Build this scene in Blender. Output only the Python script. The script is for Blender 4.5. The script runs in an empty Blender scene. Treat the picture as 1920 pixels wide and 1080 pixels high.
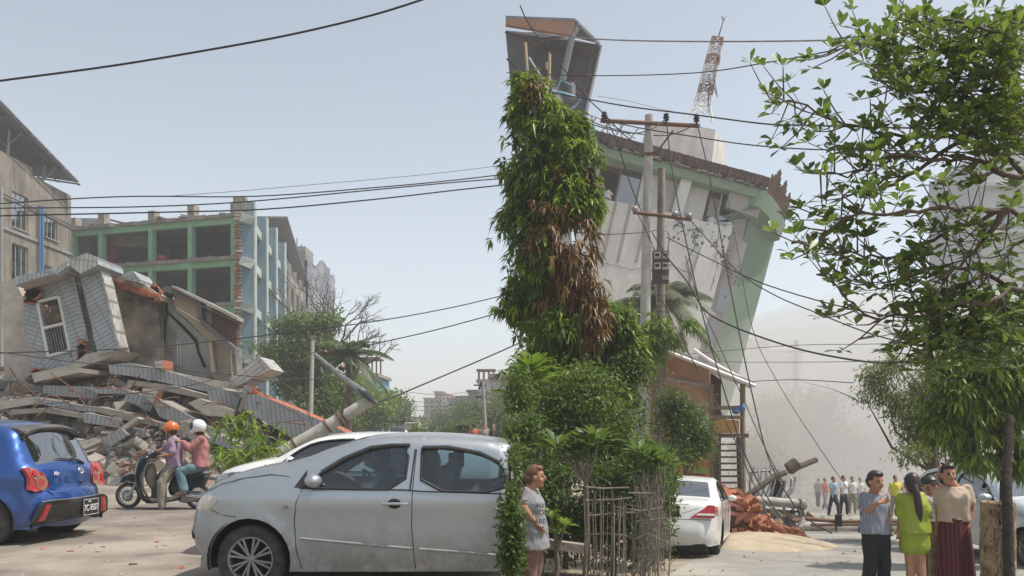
import bpy, bmesh, math, random
import numpy as np
from mathutils import Vector, Matrix, noise
from mathutils.geometry import delaunay_2d_cdt
random.seed(7); rng = np.random.default_rng(7)
sc = bpy.context.scene
# ------------------------------------------------ camera, sky, sun, exposure
F = 1600.0; HOR = 800.0; EYE = 1.46
cam_d = bpy.data.cameras.new('camera'); cam = bpy.data.objects.new('camera', cam_d)
sc.collection.objects.link(cam); sc.camera = cam
cam.location = (0, 0, EYE); cam.rotation_euler = (math.pi/2, 0, 0)
cam_d.sensor_width = 36.0; cam_d.lens = F/1920*36; cam_d.shift_y = (HOR-540)/1920
cam_d.clip_end = 4000; cam_d.clip_start = 0.05
SUN = Vector((0.45, -0.06, 0.89)).normalized()
elev = math.asin(SUN.z); az = math.atan2(SUN.x, SUN.y)
w = bpy.data.worlds.new("World"); sc.world = w; w.use_nodes = True
nt = w.node_tree; nt.nodes.clear()
sky = nt.nodes.new('ShaderNodeTexSky'); sky.sky_type = 'NISHITA'; sky.sun_disc = False
sky.sun_elevation = elev; sky.sun_rotation = az; sky.air_density = 1.0; sky.dust_density = 1.2; sky.ozone_density = 0.6
hs = nt.nodes.new('ShaderNodeHueSaturation'); hs.inputs['Saturation'].default_value = 0.46; hs.inputs['Hue'].default_value = 0.49; hs.inputs['Value'].default_value = 1.05
bg = nt.nodes.new('ShaderNodeBackground'); bg.inputs['Strength'].default_value = 0.138
wo = nt.nodes.new('ShaderNodeOutputWorld')
nt.links.new(sky.outputs[0], hs.inputs['Color']); nt.links.new(hs.outputs[0], bg.inputs[0]); nt.links.new(bg.outputs[0], wo.inputs[0])
sl = bpy.data.lights.new('sun', 'SUN'); sl.energy = 3.9; sl.angle = math.radians(1.5); sl.color = (1, .94, .85)
so = bpy.data.objects.new('sun', sl); sc.collection.objects.link(so)
so.rotation_euler = SUN.to_track_quat('Z', 'Y').to_euler()
sc.view_settings.view_transform = 'Standard'; sc.view_settings.look = 'None'
sc.view_settings.gamma = 1; sc.view_settings.exposure = 0.3
sc.cycles.max_bounces = 8; sc.cycles.volume_bounces = 1; sc.cycles.transparent_max_bounces = 24

# ------------------------------------------------ helpers: pixels <-> place
SLOPE = 93/1600.0
def W(px, py, Y): return Vector(((px-960)/F*Y, Y, EYE+(HOR-py)/F*Y))
def sm(t): t = min(1, max(0, t)); return t*t*(3-2*t)
def gz(x, Y):
    Yp = max(Y, 4.0); p = 960+F*x/Yp
    return -SLOPE*min(max(Y, 0),220)*sm((p-950)/45)
def GL(px, py):                       # point on the flat left street
    d = F*EYE/(py-HOR); return Vector(((px-960)/F*d, d, 0))
def GR(px, py):                       # point on the falling right lane
    d = F*EYE/(py-893); return Vector(((px-960)/F*d, d, -SLOPE*d))
def at_ground(px, Y):
    x = (px-960)/F*Y; return Vector((x, Y, gz(x, Y)))

# ------------------------------------------------ helpers: objects
def tag(o, label=None, cat=None, group=None, kind=None):
    if label: o['label'] = label
    if cat: o['category'] = cat
    if group: o['group'] = group
    if kind: o['kind'] = kind
    return o
def thing(name, label, cat, loc=(0,0,0), rot=(0,0,0), group=None):
    o = bpy.data.objects.new(name, None); sc.collection.objects.link(o)
    o.empty_display_size = .2
    o.location = loc; o.rotation_euler = rot
    return tag(o, label, cat, group)
def wm(o):
    return (wm(o.parent)@o.matrix_parent_inverse if o.parent else Matrix.Identity(4))@o.matrix_basis
class MB:
    def __init__(s): s.v=[]; s.f=[]; s.m=[]; s.s=[]
    def add(s, vs, fs, m=0, smooth=False):
        b=len(s.v); s.v.extend([tuple(v) for v in vs])
        for f in fs: s.f.append(tuple(i+b for i in f)); s.m.append(m); s.s.append(smooth)
        return s
    def box(s, c, d, rot=None, m=0, jit=0):
        R = rot.to_matrix() if rot is not None and not isinstance(rot, Matrix) else rot
        vs=[]
        for z in (-.5,.5):
            for y in (-.5,.5):
                for x in (-.5,.5):
                    p=Vector((x*d[0],y*d[1],z*d[2]))
                    if jit: p+=Vector((random.uniform(-jit,jit),random.uniform(-jit,jit),random.uniform(-jit,jit)))
                    if R is not None: p=R@p
                    vs.append(p+Vector(c))
        return s.add(vs, [(0,2,3,1),(4,5,7,6),(0,1,5,4),(2,6,7,3),(0,4,6,2),(1,3,7,5)], m)
    def prism(s, pts, vec, m=0, mside=None):
        n=len(pts); vec=Vector(vec); p=[Vector(q) for q in pts]; q=[a+vec for a in p]
        from mathutils.geometry import tessellate_polygon
        tr=tessellate_polygon([p]); fs=[tuple(t) for t in tr]+[tuple(i+n for i in reversed(t)) for t in tr]
        s.add(p+q, fs, m)
        return s.add(p+q, [(i,(i+1)%n,n+(i+1)%n,n+i) for i in range(n)], m if mside is None else mside)
    def tube(s, path, r, n=6, m=0, smooth=True, cap=True, flat=1.0):
        P=[Vector(p) for p in path]; k=len(P)
        if k<2: return s
        rs=r if isinstance(r,(list,tuple)) else [r]*k
        vs=[]; up=Vector((0,0,1)); prev=None
        for i in range(k):
            t=(P[min(i+1,k-1)]-P[max(i-1,0)])
            if t.length<1e-9: t=Vector((0,0,1))
            t.normalize()
            if prev is None:
                a=t.cross(up)
                if a.length<1e-3: a=t.cross(Vector((0,1,0)))
            else: a=prev-t*prev.dot(t)
            if a.length<1e-6: a=t.orthogonal()
            a.normalize(); prev=a; b=t.cross(a)
            for j in range(n):
                g=2*math.pi*j/n; vs.append(P[i]+a*math.cos(g)*rs[i]+b*math.sin(g)*rs[i]*flat)
        fs=[]
        for i in range(k-1):
            for j in range(n): fs.append((i*n+j,i*n+(j+1)%n,(i+1)*n+(j+1)%n,(i+1)*n+j))
        s.add(vs,fs,m,smooth)
        if cap: s.add(vs[:n],[tuple(range(n-1,-1,-1))],m); s.add(vs[-n:],[tuple(range(n))],m)
        return s
    def ell(s, c, r, R=None, nu=14, nv=9, m=0, z0=-1, z1=1):
        vs=[]; fs=[]; c=Vector(c)
        for i in range(nv+1):
            ph=math.asin(z0)+(math.asin(z1)-math.asin(z0))*i/nv
            for j in range(nu):
                th=2*math.pi*j/nu
                p=Vector((r[0]*math.cos(ph)*math.cos(th), r[1]*math.cos(ph)*math.sin(th), r[2]*math.sin(ph)))
                vs.append((R@p if R is not None else p)+c)
        for i in range(nv):
            for j in range(nu): fs.append((i*nu+j,i*nu+(j+1)%nu,(i+1)*nu+(j+1)%nu,(i+1)*nu+j))
        s.add(vs,fs,m,True)
        if z0>-1: s.add(vs[:nu],[tuple(range(nu-1,-1,-1))],m)
        if z1<1: s.add(vs[-nu:],[tuple(range(nu))],m)
        return s
    def lathe(s, prof, c, axis='y', n=24, m=0, smooth=True):
        # prof: (radius, height along axis)
        vs=[]; fs=[]; k=len(prof); c=Vector(c)
        for (r,h) in prof:
            for j in range(n):
                g=2*math.pi*j/n; a,b=r*math.cos(g),r*math.sin(g)
                p={'y':(a,h,b),'z':(a,b,h),'x':(h,a,b)}[axis]; vs.append(c+Vector(p))
        for i in range(k-1):
            for j in range(n): fs.append((i*n+j,i*n+(j+1)%n,(i+1)*n+(j+1)%n,(i+1)*n+j))
        return s.add(vs,fs,m,smooth)
    def build(s, name, mats, parent=None, world=True, frame=None, mod=None):
        """verts in world coordinates unless world=False (then local to parent)."""
        me=bpy.data.meshes.new(name)
        V=np.array(s.v,dtype=np.float64).reshape(-1,3)
        M=Matrix.Identity(4)
        if parent is not None and world:
            M=wm(parent).inverted()
        if frame is not None:
            M=frame.inverted()@M if parent is None else frame.inverted()@M
        if M!=Matrix.Identity(4):
            A=np.array(M); V=V@A[:3,:3].T+A[:3,3]
        me.from_pydata(V.tolist(),[],s.f)
        if not isinstance(mats,(list,tuple)): mats=[mats]
        for x in mats: me.materials.append(x)
        me.polygons.foreach_set('material_index',s.m); me.polygons.foreach_set('use_smooth',s.s)
        me.update()
        o=bpy.data.objects.new(name,me); sc.collection.objects.link(o)
        if parent is not None: o.parent=parent
        if frame is not None: o.matrix_local=frame
        return o
def single(name, mb, mats, label, cat, group=None, kind=None, center=True):
    """a top-level thing that is one mesh; its origin is put at its base"""
    fr=None
    if center and mb.v:
        V=np.array(mb.v); fr=Matrix.Translation((float(V[:,0].mean()),float(V[:,1].mean()),float(V[:,2].min())))
    o=mb.build(name,mats,None,frame=fr)
    return tag(o,label,cat,group,kind)

# ------------------------------------------------ materials
def newmat(name):
    m=bpy.data.materials.new(name); m.use_nodes=True; n=m.node_tree; n.nodes.clear(); return m,n
def mat(name, col, rough=.7, col2=None, scale=3.0, col3=None, scale3=.6, thr3=.55, bump=0, bscale=None, metal=0, coat=0, spec=.5,
        streak=0, streak_col=(.04,.038,.035), detail=6, trans=0):
    m,n=newmat(name); N=n.nodes.new; L=n.links.new
    out=N('ShaderNodeOutputMaterial'); b=N('ShaderNodeBsdfPrincipled'); L(b.outputs[0],out.inputs[0])
    b.inputs['Roughness'].default_value=rough; b.inputs['Metallic'].default_value=metal
    b.inputs['Coat Weight'].default_value=coat; b.inputs['Coat Roughness'].default_value=.06
    b.inputs['Specular IOR Level'].default_value=spec
    if trans: b.inputs['Subsurface Weight'].default_value=0
    tc=N('ShaderNodeTexCoord'); co=tc.outputs['Object']
    cur=None
    def rgb(c):
        q=N('ShaderNodeRGB'); q.outputs[0].default_value=(*c,1); return q.outputs[0]
    cur=rgb(col)
    def mixin(a,c,fac):
        q=N('ShaderNodeMix'); q.data_type='RGBA'; L(fac,q.inputs['Factor']); L(a,q.inputs['A']); L(rgb(c),q.inputs['B']); return q.outputs['Result']
    def nz(sc_,det=6,lo=.35,hi=.65,vec=None,ro=.6):
        t=N('ShaderNodeTexNoise'); t.inputs['Scale'].default_value=sc_; t.inputs['Detail'].default_value=det; t.inputs['Roughness'].default_value=ro
        L(vec if vec is not None else co,t.inputs['Vector'])
        r=N('ShaderNodeMapRange'); r.inputs['From Min'].default_value=lo; r.inputs['From Max'].default_value=hi; L(t.outputs['Fac'],r.inputs['Value'])
        return r.outputs[0]
    if col2: cur=mixin(cur,col2,nz(scale,detail))
    if col3: cur=mixin(cur,col3,nz(scale3,8,thr3,thr3+.12))
    if streak:
        mp=N('ShaderNodeMapping'); mp.inputs['Scale'].default_value=(streak,streak,streak*.12); L(co,mp.inputs['Vector'])
        f=nz(1.0,8,.5,.78,mp.outputs[0]); cur=mixin(cur,streak_col,f)
    L(cur,b.inputs['Base Color'])
    if bump:
        t=N('ShaderNodeTexNoise'); t.inputs['Scale'].default_value=bscale or scale*4; t.inputs['Detail'].default_value=6; L(co,t.inputs['Vector'])
        bp=N('ShaderNodeBump'); bp.inputs['Strength'].default_value=bump; bp.inputs['Distance'].default_value=.05
        L(t.outputs['Fac'],bp.inputs['Height']); L(bp.outputs[0],b.inputs['Normal'])
    m['out']=0
    return m
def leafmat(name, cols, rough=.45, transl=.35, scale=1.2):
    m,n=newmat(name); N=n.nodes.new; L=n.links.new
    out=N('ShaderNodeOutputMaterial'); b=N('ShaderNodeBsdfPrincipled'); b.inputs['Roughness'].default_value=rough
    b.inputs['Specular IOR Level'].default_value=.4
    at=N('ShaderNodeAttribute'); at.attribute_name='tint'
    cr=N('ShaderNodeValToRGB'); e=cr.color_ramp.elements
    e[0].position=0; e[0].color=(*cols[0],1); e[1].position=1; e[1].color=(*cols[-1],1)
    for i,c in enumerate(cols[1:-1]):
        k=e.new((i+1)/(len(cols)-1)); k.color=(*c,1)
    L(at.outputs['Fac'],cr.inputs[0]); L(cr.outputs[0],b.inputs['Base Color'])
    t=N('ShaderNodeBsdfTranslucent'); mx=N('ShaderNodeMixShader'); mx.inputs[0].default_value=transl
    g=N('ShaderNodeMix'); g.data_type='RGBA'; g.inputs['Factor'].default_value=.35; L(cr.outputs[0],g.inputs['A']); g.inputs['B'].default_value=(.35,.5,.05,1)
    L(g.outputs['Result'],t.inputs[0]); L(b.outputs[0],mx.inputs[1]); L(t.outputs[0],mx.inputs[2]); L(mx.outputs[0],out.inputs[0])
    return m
def glassmat(name, tint, refl=.12, opac=.6, rough=.03):
    m,n=newmat(name); N=n.nodes.new; L=n.links.new
    out=N('ShaderNodeOutputMaterial'); tr=N('ShaderNodeBsdfTransparent'); tr.inputs[0].default_value=(*tint,1)
    df=N('ShaderNodeBsdfPrincipled'); df.inputs['Base Color'].default_value=(tint[0]*.06,tint[1]*.07,tint[2]*.07,1); df.inputs['Roughness'].default_value=rough
    mx=N('ShaderNodeMixShader'); mx.inputs[0].default_value=opac; L(tr.outputs[0],mx.inputs[1]); L(df.outputs[0],mx.inputs[2])
    gl=N('ShaderNodeBsdfGlossy'); gl.inputs['Roughness'].default_value=rough; lw=N('ShaderNodeLayerWeight'); lw.inputs[0].default_value=.35
    mr=N('ShaderNodeMapRange'); mr.inputs['To Min'].default_value=refl; mr.inputs['To Max'].default_value=.8; L(lw.outputs['Facing'],mr.inputs['Value'])
    m2=N('ShaderNodeMixShader'); L(mr.outputs[0],m2.inputs[0]); L(mx.outputs[0],m2.inputs[1]); L(gl.outputs[0],m2.inputs[2]); L(m2.outputs[0],out.inputs[0])
    return m
def tilemat(name, col, col2, line, sx, sz, lw=.012, vertical=True):
    """small ceramic facing tiles: dark joints across and along the local frame"""
    m,n=newmat(name); N=n.nodes.new; L=n.links.new
    out=N('ShaderNodeOutputMaterial'); b=N('ShaderNodeBsdfPrincipled'); b.inputs['Roughness'].default_value=.5; L(b.outputs[0],out.inputs[0])
    tc=N('ShaderNodeTexCoord'); sp=N('ShaderNodeSeparateXYZ'); L(tc.outputs['Object'],sp.inputs[0])
    ad=N('ShaderNodeMath'); ad.operation='ADD'; L(sp.outputs['X'],ad.inputs[0]); L(sp.outputs['Y'],ad.inputs[1])
    cb=N('ShaderNodeCombineXYZ')
    L(ad.outputs[0],cb.inputs['X']); L(sp.outputs['Z'],cb.inputs['Y'])
    br=N('ShaderNodeTexBrick'); br.offset=0; br.inputs['Scale'].default_value=1; br.inputs['Brick Width'].default_value=sx; br.inputs['Row Height'].default_value=sz
    br.inputs['Mortar Size'].default_value=lw; br.inputs['Color1'].default_value=(*col,1); br.inputs['Color2'].default_value=(*col2,1); br.inputs['Mortar'].default_value=(*line,1)
    L(cb.outputs[0],br.inputs['Vector'])
    t=N('ShaderNodeTexNoise'); t.inputs['Scale'].default_value=1.3; t.inputs['Detail'].default_value=8; L(tc.outputs['Object'],t.inputs['Vector'])
    r=N('ShaderNodeMapRange'); r.inputs['From Min'].default_value=.45; r.inputs['From Max'].default_value=.72; r.inputs['To Max'].default_value=.75; L(t.outputs['Fac'],r.inputs['Value'])
    mx=N('ShaderNodeMix'); mx.data_type='RGBA'; L(r.outputs[0],mx.inputs['Factor']); L(br.outputs['Color'],mx.inputs['A']); mx.inputs['B'].default_value=(.17,.155,.135,1)
    L(mx.outputs['Result'],b.inputs['Base Color'])
    return m
def paint(name, col, dust=(.32,.29,.24), dz0=.15, dz1=.9, amt=.55, metal=.35, topdust=.35, rough=.33):
    """car paint with road dust thickest low down and on surfaces that face up (as seen on the real cars)"""
    m,n=newmat(name); N=n.nodes.new; L=n.links.new
    out=N('ShaderNodeOutputMaterial'); b=N('ShaderNodeBsdfPrincipled'); L(b.outputs[0],out.inputs[0])
    b.inputs['Coat Weight'].default_value=.8; b.inputs['Coat Roughness'].default_value=.05; b.inputs['Metallic'].default_value=metal
    tc=N('ShaderNodeTexCoord'); sp=N('ShaderNodeSeparateXYZ'); L(tc.outputs['Object'],sp.inputs[0])
    r=N('ShaderNodeMapRange'); r.inputs['From Min'].default_value=dz1; r.inputs['From Max'].default_value=dz0; r.inputs['To Max'].default_value=amt; L(sp.outputs['Z'],r.inputs['Value'])
    t=N('ShaderNodeTexNoise'); t.inputs['Scale'].default_value=9; t.inputs['Detail'].default_value=10; t.inputs['Roughness'].default_value=.7; L(tc.outputs['Object'],t.inputs['Vector'])
    t2=N('ShaderNodeMapRange'); t2.inputs['From Min'].default_value=.25; t2.inputs['From Max'].default_value=.75; t2.inputs['To Min'].default_value=.5; t2.inputs['To Max'].default_value=1.35; L(t.outputs['Fac'],t2.inputs['Value'])
    g=N('ShaderNodeNewGeometry'); s2=N('ShaderNodeSeparateXYZ'); L(g.outputs['Normal'],s2.inputs[0])
    r2=N('ShaderNodeMapRange'); r2.inputs['From Min'].default_value=.5; r2.inputs['From Max'].default_value=1; r2.inputs['To Max'].default_value=topdust; L(s2.outputs['Z'],r2.inputs['Value'])
    mx0=N('ShaderNodeMath'); mx0.operation='MAXIMUM'; L(r.outputs[0],mx0.inputs[0]); L(r2.outputs[0],mx0.inputs[1])
    ml=N('ShaderNodeMath'); ml.operation='MULTIPLY'; ml.use_clamp=True; L(mx0.outputs[0],ml.inputs[0]); L(t2.outputs[0],ml.inputs[1])
    mx=N('ShaderNodeMix'); mx.data_type='RGBA'; L(ml.outputs[0],mx.inputs['Factor']); mx.inputs['A'].default_value=(*col,1); mx.inputs['B'].default_value=(*dust,1)
    L(mx.outputs['Result'],b.inputs['Base Color'])
    rr=N('ShaderNodeMapRange'); rr.inputs['To Min'].default_value=rough; rr.inputs['To Max'].default_value=.75; L(ml.outputs[0],rr.inputs['Value']); L(rr.outputs[0],b.inputs['Roughness'])
    c2=N('ShaderNodeMapRange'); c2.inputs['To Min'].default_value=.9; c2.inputs['To Max'].default_value=.1; L(ml.outputs[0],c2.inputs['Value']); L(c2.outputs[0],b.inputs['Coat Weight'])
    return m
M={}
M['black']=mat('black_plastic',(.018,.018,.018),.5)
M['dark']=mat('dark_matter',(.012,.012,.012),.9)
M['rubber']=mat('tyre_rubber',(.02,.019,.018),.85,(.06,.055,.05),12)
M['steel']=mat('grey_steel',(.3,.3,.3),.45,(.2,.19,.18),6,metal=.6)
M['chrome']=mat('chrome',(.75,.75,.75),.15,metal=1)
M['white_paint']=mat('white_paint',(.75,.75,.72),.5,(.62,.6,.56),4)
M['concrete']=mat('concrete',(.34,.305,.26),.9,(.235,.21,.18),2.5,(.14,.13,.12),.8,.56,bump=.4,bscale=14)
M['concrete_pale']=mat('pale_concrete',(.45,.41,.355),.9,(.34,.305,.26),3,(.22,.21,.19),1.2,.6,bump=.3,bscale=14)
M['concrete_dark']=mat('dark_concrete',(.17,.16,.15),.9,(.1,.094,.088),2.5,(.28,.26,.23),.8,.56,bump=.4,bscale=14)
M['brick']=mat('red_brick',(.42,.14,.07),.9,(.3,.1,.055),4,(.36,.3,.25),2.2,.62,bump=.3,bscale=20)
M['rust']=mat('rusty_metal',(.17,.075,.04),.8,(.1,.06,.045),3,(.24,.2,.17),1.5,.6)
M['wire']=mat('black_cable',(.02,.02,.022),.6)
M['wood']=mat('old_wood',(.3,.22,.14),.85,(.2,.15,.1),4,streak=5)
M['bark']=mat('bark',(.14,.105,.075),.95,(.075,.058,.045),6,bump=.6,bscale=18)
M['pole']=mat('pole_concrete',(.46,.44,.4),.9,(.36,.34,.3),5,(.25,.24,.22),1.5,.6,streak=3,streak_col=(.2,.19,.17))
M['skin']=mat('skin',(.42,.22,.13),.55,(.36,.18,.1),8)
M['hair']=mat('black_hair',(.02,.014,.012),.45,(.035,.022,.018),14)

# ------------------------------------------------ ground: one sheet, level on the left, the lane falling away on the right
def ground_sheet():
    Ys=[-25,-12,-4,0,2,4]+list(np.geomspace(5,700,70))
    ks=sorted(set([-6,-3,-2,-1.4,-1,-.8]+list(np.linspace(-.65,-.02,26))+list(np.linspace(-.008,.03,18))+list(np.linspace(.05,.7,30))+[.8,1,1.5,2.2,4,7]))
    vs=[];fs=[]
    for Y in Ys:
        for k in ks:
            x=k*max(Y,4.0); z=gz(x,Y); d=math.hypot(x,Y)
            z+=.03*noise.noise(Vector((x*.25,Y*.25,0)))*min(1,d/30)
            vs.append((x,Y,z))
    n=len(ks)
    for i in range(len(Ys)-1):
        for j in range(n-1): fs.append((i*n+j,i*n+j+1,(i+1)*n+j+1,(i+1)*n+j))
    mb=MB(); mb.add(vs,fs,0,True)
    return mb
M['ground']=mat('dusty_earth',(.34,.29,.22),.95,(.22,.18,.13),1.2,(.42,.37,.3),.25,.5,bump=.5,bscale=9)
tag(ground_sheet().build('ground',M['ground']),kind='structure')
def sheet(name, fn, dz, m, n=24):
    """fn(s,t) -> (x,y) ; drape over the ground"""
    vs=[];fs=[]
    for i in range(n+1):
        for j in range(n+1):
            x,y=fn(i/n,j/n); vs.append((x,y,gz(x,y)+dz+.03*noise.noise(Vector((x*.25,y*.25,0)))*min(1,math.hypot(x,y)/30)))
    for i in range(n):
        for j in range(n): fs.append((i*(n+1)+j,(i+1)*(n+1)+j,(i+1)*(n+1)+j+1,i*(n+1)+j+1))
    mb=MB(); mb.add(vs,fs,0,True); return tag(mb.build(name,m),kind='structure')
M['asphalt_l']=mat('worn_asphalt',(.26,.22,.18),.92,(.17,.145,.12),1.3,(.36,.31,.25),.35,.5,bump=.5,bscale=60,detail=10)
M['asphalt_r']=mat('pale_road',(.3,.285,.255),.92,(.24,.225,.2),2.0,(.38,.35,.3),.4,.52,bump=.3,bscale=50,detail=10)
def left_street(s,t):
    Y=4+(t**2.2)*330; c=-2-.055*Y; hw_=15-5*min(1,Y/60); return (c+(s-.5)*2*hw_ if Y>20 else -17+s*17.2*1.0, Y)
sheet('street',lambda s,t:((-16+s*(15.6+0.0*t))*1.0+ (-.11*(4+t*t*320)*.9) , 4+t*t*320) ,.006,M['asphalt_l'],60)
def lane(s,t):
    Y=6+t*t*200; l=(1230-960)/F*Y if Y<12 else None
    x0=np.interp(Y,[6,12,16,20,24,40,200],[.95,2.1,3.6,5.6,7.5,12.5,70]); x1=np.interp(Y,[6,16,24,40,200],[6.5,11,14,21,88]); return (float(x0+(x1-x0)*s),Y)
sheet('lane',lane,.008,M['asphalt_r'],50)
# ------------------------------------------------ vehicles
def place(root,lp,wp,deg,pitch=0):
    R=Matrix.Rotation(math.radians(deg),4,'Z')@Matrix.Rotation(pitch,4,'Y'); q=R@Vector(lp); R.translation=Vector(wp)-q; root.matrix_world=R
def smoothline(P, step=.06, it=2):
    P=[Vector(p).to_2d() if len(p)>2 else Vector(p) for p in P]
    for _ in range(it):
        Q=[P[0]]
        for a,b in zip(P[:-1],P[1:]): Q+= [a*.75+b*.25, a*.25+b*.75]
        Q.append(P[-1]); P=Q
    out=[P[0]]
    for a,b in zip(P[:-1],P[1:]):
        n=max(1,int((b-a).length/step))
        for i in range(1,n+1): out.append(a.lerp(b,i/n))
    R=[out[0]]
    for p in out[1:]:
        if (p-R[-1]).length>.012: R.append(p)
    return R
def inpoly(p, poly):
    x,y=p; c=False; n=len(poly)
    for i in range(n):
        a=poly[i]; b=poly[i-1]
        if (a[1]>y)!=(b[1]>y) and x<(b[0]-a[0])*(y-a[1])/(b[1]-a[1])+a[0]: c=not c
    return c
def fill2d(outer, holes, g):
    """triangulate a 2D region with inner grid points -> verts, tris"""
    vs=[Vector(p) for p in outer]; ed=[(i,(i+1)%len(outer)) for i in range(len(outer))]
    for h in holes:
        b=len(vs); vs+=[Vector(p) for p in h]; ed+=[(b+i,b+(i+1)%len(h)) for i in range(len(h))]
    xs=[p[0] for p in outer]; zs=[p[1] for p in outer]
    bd=[np.array(outer)]+[np.array(h) for h in holes]; B=np.vstack(bd)
    x=min(xs)+g/2
    while x<max(xs):
        z=min(zs)+g/2
        while z<max(zs):
            if inpoly((x,z),outer) and not any(inpoly((x,z),h) for h in holes) and np.min((B[:,0]-x)**2+(B[:,1]-z)**2)>(g*.45)**2: vs.append(Vector((x,z)))
            z+=g
        x+=g
    v,e,f,_,_,_=delaunay_2d_cdt(vs,ed,[],0,1e-5)
    T=[]
    for t in f:
        c=sum((v[i] for i in t),Vector((0,0)))/len(t)
        if inpoly(c,outer) and not any(inpoly(c,h) for h in holes): T.append(tuple(t))
    return v,T
class Car:
    """u runs back from the front bumper, z up; local +X is forward, +Y the car's left side"""
    def __init__(s, top, sill, wheels, Wd, belt, arch=.36, tumble=.38, nose=.24, tail=.2, crown=.035, cut=None, wz=.31, planf=.2, planr=.14, blunt_rear=False):
        s.top=smoothline(top); s.Wd=Wd; s.belt=belt; s.tumble=tumble; s.cut=cut; s.L=max(p[0] for p in s.top); s.wheels=wheels; s.wz=wz; s.arch=arch
        s.nose=nose; s.tail=tail; s.crown=crown; s.pf=planf; s.pr=planr; s.sill=sill
        s.T=np.array([tuple(p) for p in s.top]); s.A=s.T[:-1]; s.B=s.T[1:]
        u0,u1=s.top[0][0],s.top[-1][0]; bot=[]
        pts=[]
        for wu in sorted(wheels,reverse=True):
            if cut is not None and wu>cut-.1: continue
            dz=math.sqrt(max(0,arch**2-(sill-wz)**2)); a0=math.atan2(sill-wz,dz); a1=math.pi-a0
            for i in range(17):
                a=a0+(a1-a0)*i/16; pts.append((wu+arch*math.cos(a),wz+arch*math.sin(a)))
        s.outline=[tuple(p) for p in s.top]+[(u1-.03,sill)]+pts+[(u0+.03,sill)]
        if s.top[-1][1]<sill+.02: s.outline=[tuple(p) for p in s.top]+pts
    def dist(s,u,z):
        P=np.array((u,z)); d=s.B-s.A; t=np.clip(((P-s.A)*d).sum(1)/(d**2).sum(1),0,1); q=s.A+d*t[:,None]
        r=np.sqrt(((q-P)**2).sum(1)); i=int(np.argmin(r)); return float(r[i]), float(q[i][0])
    def hw(s,u,z):
        h=s.Wd/2
        if u<1.0: h-=s.pf*((1.0-u)/1.0)**2.6
        e=s.L-u
        if e<1.0: h-=s.pr*((1.0-e)/1.0)**2.6
        if z>s.belt: h-=(z-s.belt)*s.tumble
        else: h-=.018*(1-math.exp(-((s.belt-z)/.12)**2))*0 + .03*max(0,(.45-z)/.3)**2
        h+=.012*math.exp(-((z-(s.belt-.1))/.07)**2)
        for wu in s.wheels:      # flared arches
            r=math.hypot(u-wu,z-s.wz); h+=.018*math.exp(-((r-s.arch-.02)/.05)**2)
        d,_=s.dist(u,z); r=.07+(s.nose-.07)*max(0,1-u/.5)+(s.tail-.07)*max(0,1-e/.4)
        if d<r: k=1-d/r; h-=r*.8*(1-math.sqrt(max(0,1-k*k)))
        return h
    def S(s,u,z,off=0,side=1): return (-u, side*(s.hw(u,z)+off), z)
    def body(s, root, M_, holes=(), glass=(), g=.07, name='body', tt=None):
        mb=MB(); out=s.outline
        if s.cut is not None: out=clip_u(out,s.cut)
        hs=[[tuple(p) for p in smoothline(list(h)+[h[0]],.08,1)][:-1] for h in holes]
        v,T=fill2d(out,hs,g)
        for side in (1,-1):
            mb.add([s.S(p[0],p[1],0,side) for p in v],T if side==1 else [tuple(reversed(t)) for t in T],0,True)
        # the skin across the car: bumper, bonnet, roof, boot
        K=14; prof=[p for p in s.top if s.cut is None or p[0]<=s.cut]
        rows=[]
        for i,p in enumerate(prof):
            a=prof[max(i-1,0)]; b=prof[min(i+1,len(prof)-1)]; t=Vector((b[0]-a[0],b[1]-a[1])).normalized(); nrm=Vector((-t[1],t[0]))
            h=s.hw(p[0],p[1]); row=[]
            for j in range(K+1):
                q=-1+2*j/K; q=math.copysign(abs(q)**.85,q); c=s.crown*(1-q*q)*(1.6 if abs(nrm[0])>.7 else 1)
                row.append((-(p[0]+nrm[0]*c),h*q,p[1]+nrm[1]*c))
            rows.append(row)
        gl={k:MB() for k,_,_,_ in glass}
        for i in range(len(rows)-1):
            um=(prof[i][0]+prof[i+1][0])/2; zm=(prof[i][1]+prof[i+1][1])/2
            for j in range(K):
                q=abs(-1+2*(j+.5)/K); tgt=mb
                for (nm,a,b,qq) in glass:
                    if a[0]<um<b[0] and min(a[1],b[1])<zm<max(a[1],b[1]) and q<qq: tgt=gl[nm]
                tgt.add([rows[i][j],rows[i+1][j],rows[i+1][j+1],rows[i][j+1]],[(0,1,2,3)],0,True)
        if s.cut is not None:
            # closed end behind the rear doors
            zt=[p for p in out if abs(p[0]-s.cut)<1e-4]; z0=min(p[1] for p in zt); z1=max(p[1] for p in zt)
            ring=[]
            for i in range(13):
                z=z0+(z1-z0)*i/12; ring.append((-s.cut,s.hw(s.cut,z),z))
            ring2=[(x,-y,z) for x,y,z in reversed(ring)]; mb.add(ring+ring2,[tuple(range(len(ring)*2))],0)
        # weld
        o=mb.build(name,M_,root,world=False); bm=bmesh.new(); bm.from_mesh(o.data); bmesh.ops.remove_doubles(bm,verts=bm.verts,dist=.003); bmesh.ops.recalc_face_normals(bm,faces=bm.faces)
        bm.to_mesh(o.data); bm.free()
        for nm,a,b,qq in glass:
            o=gl[nm].build(nm,s.glass,root,world=False); bm=bmesh.new(); bm.from_mesh(o.data); bmesh.ops.remove_doubles(bm,verts=bm.verts,dist=.003); bmesh.ops.recalc_face_normals(bm,faces=bm.faces); bm.to_mesh(o.data); bm.free()
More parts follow.
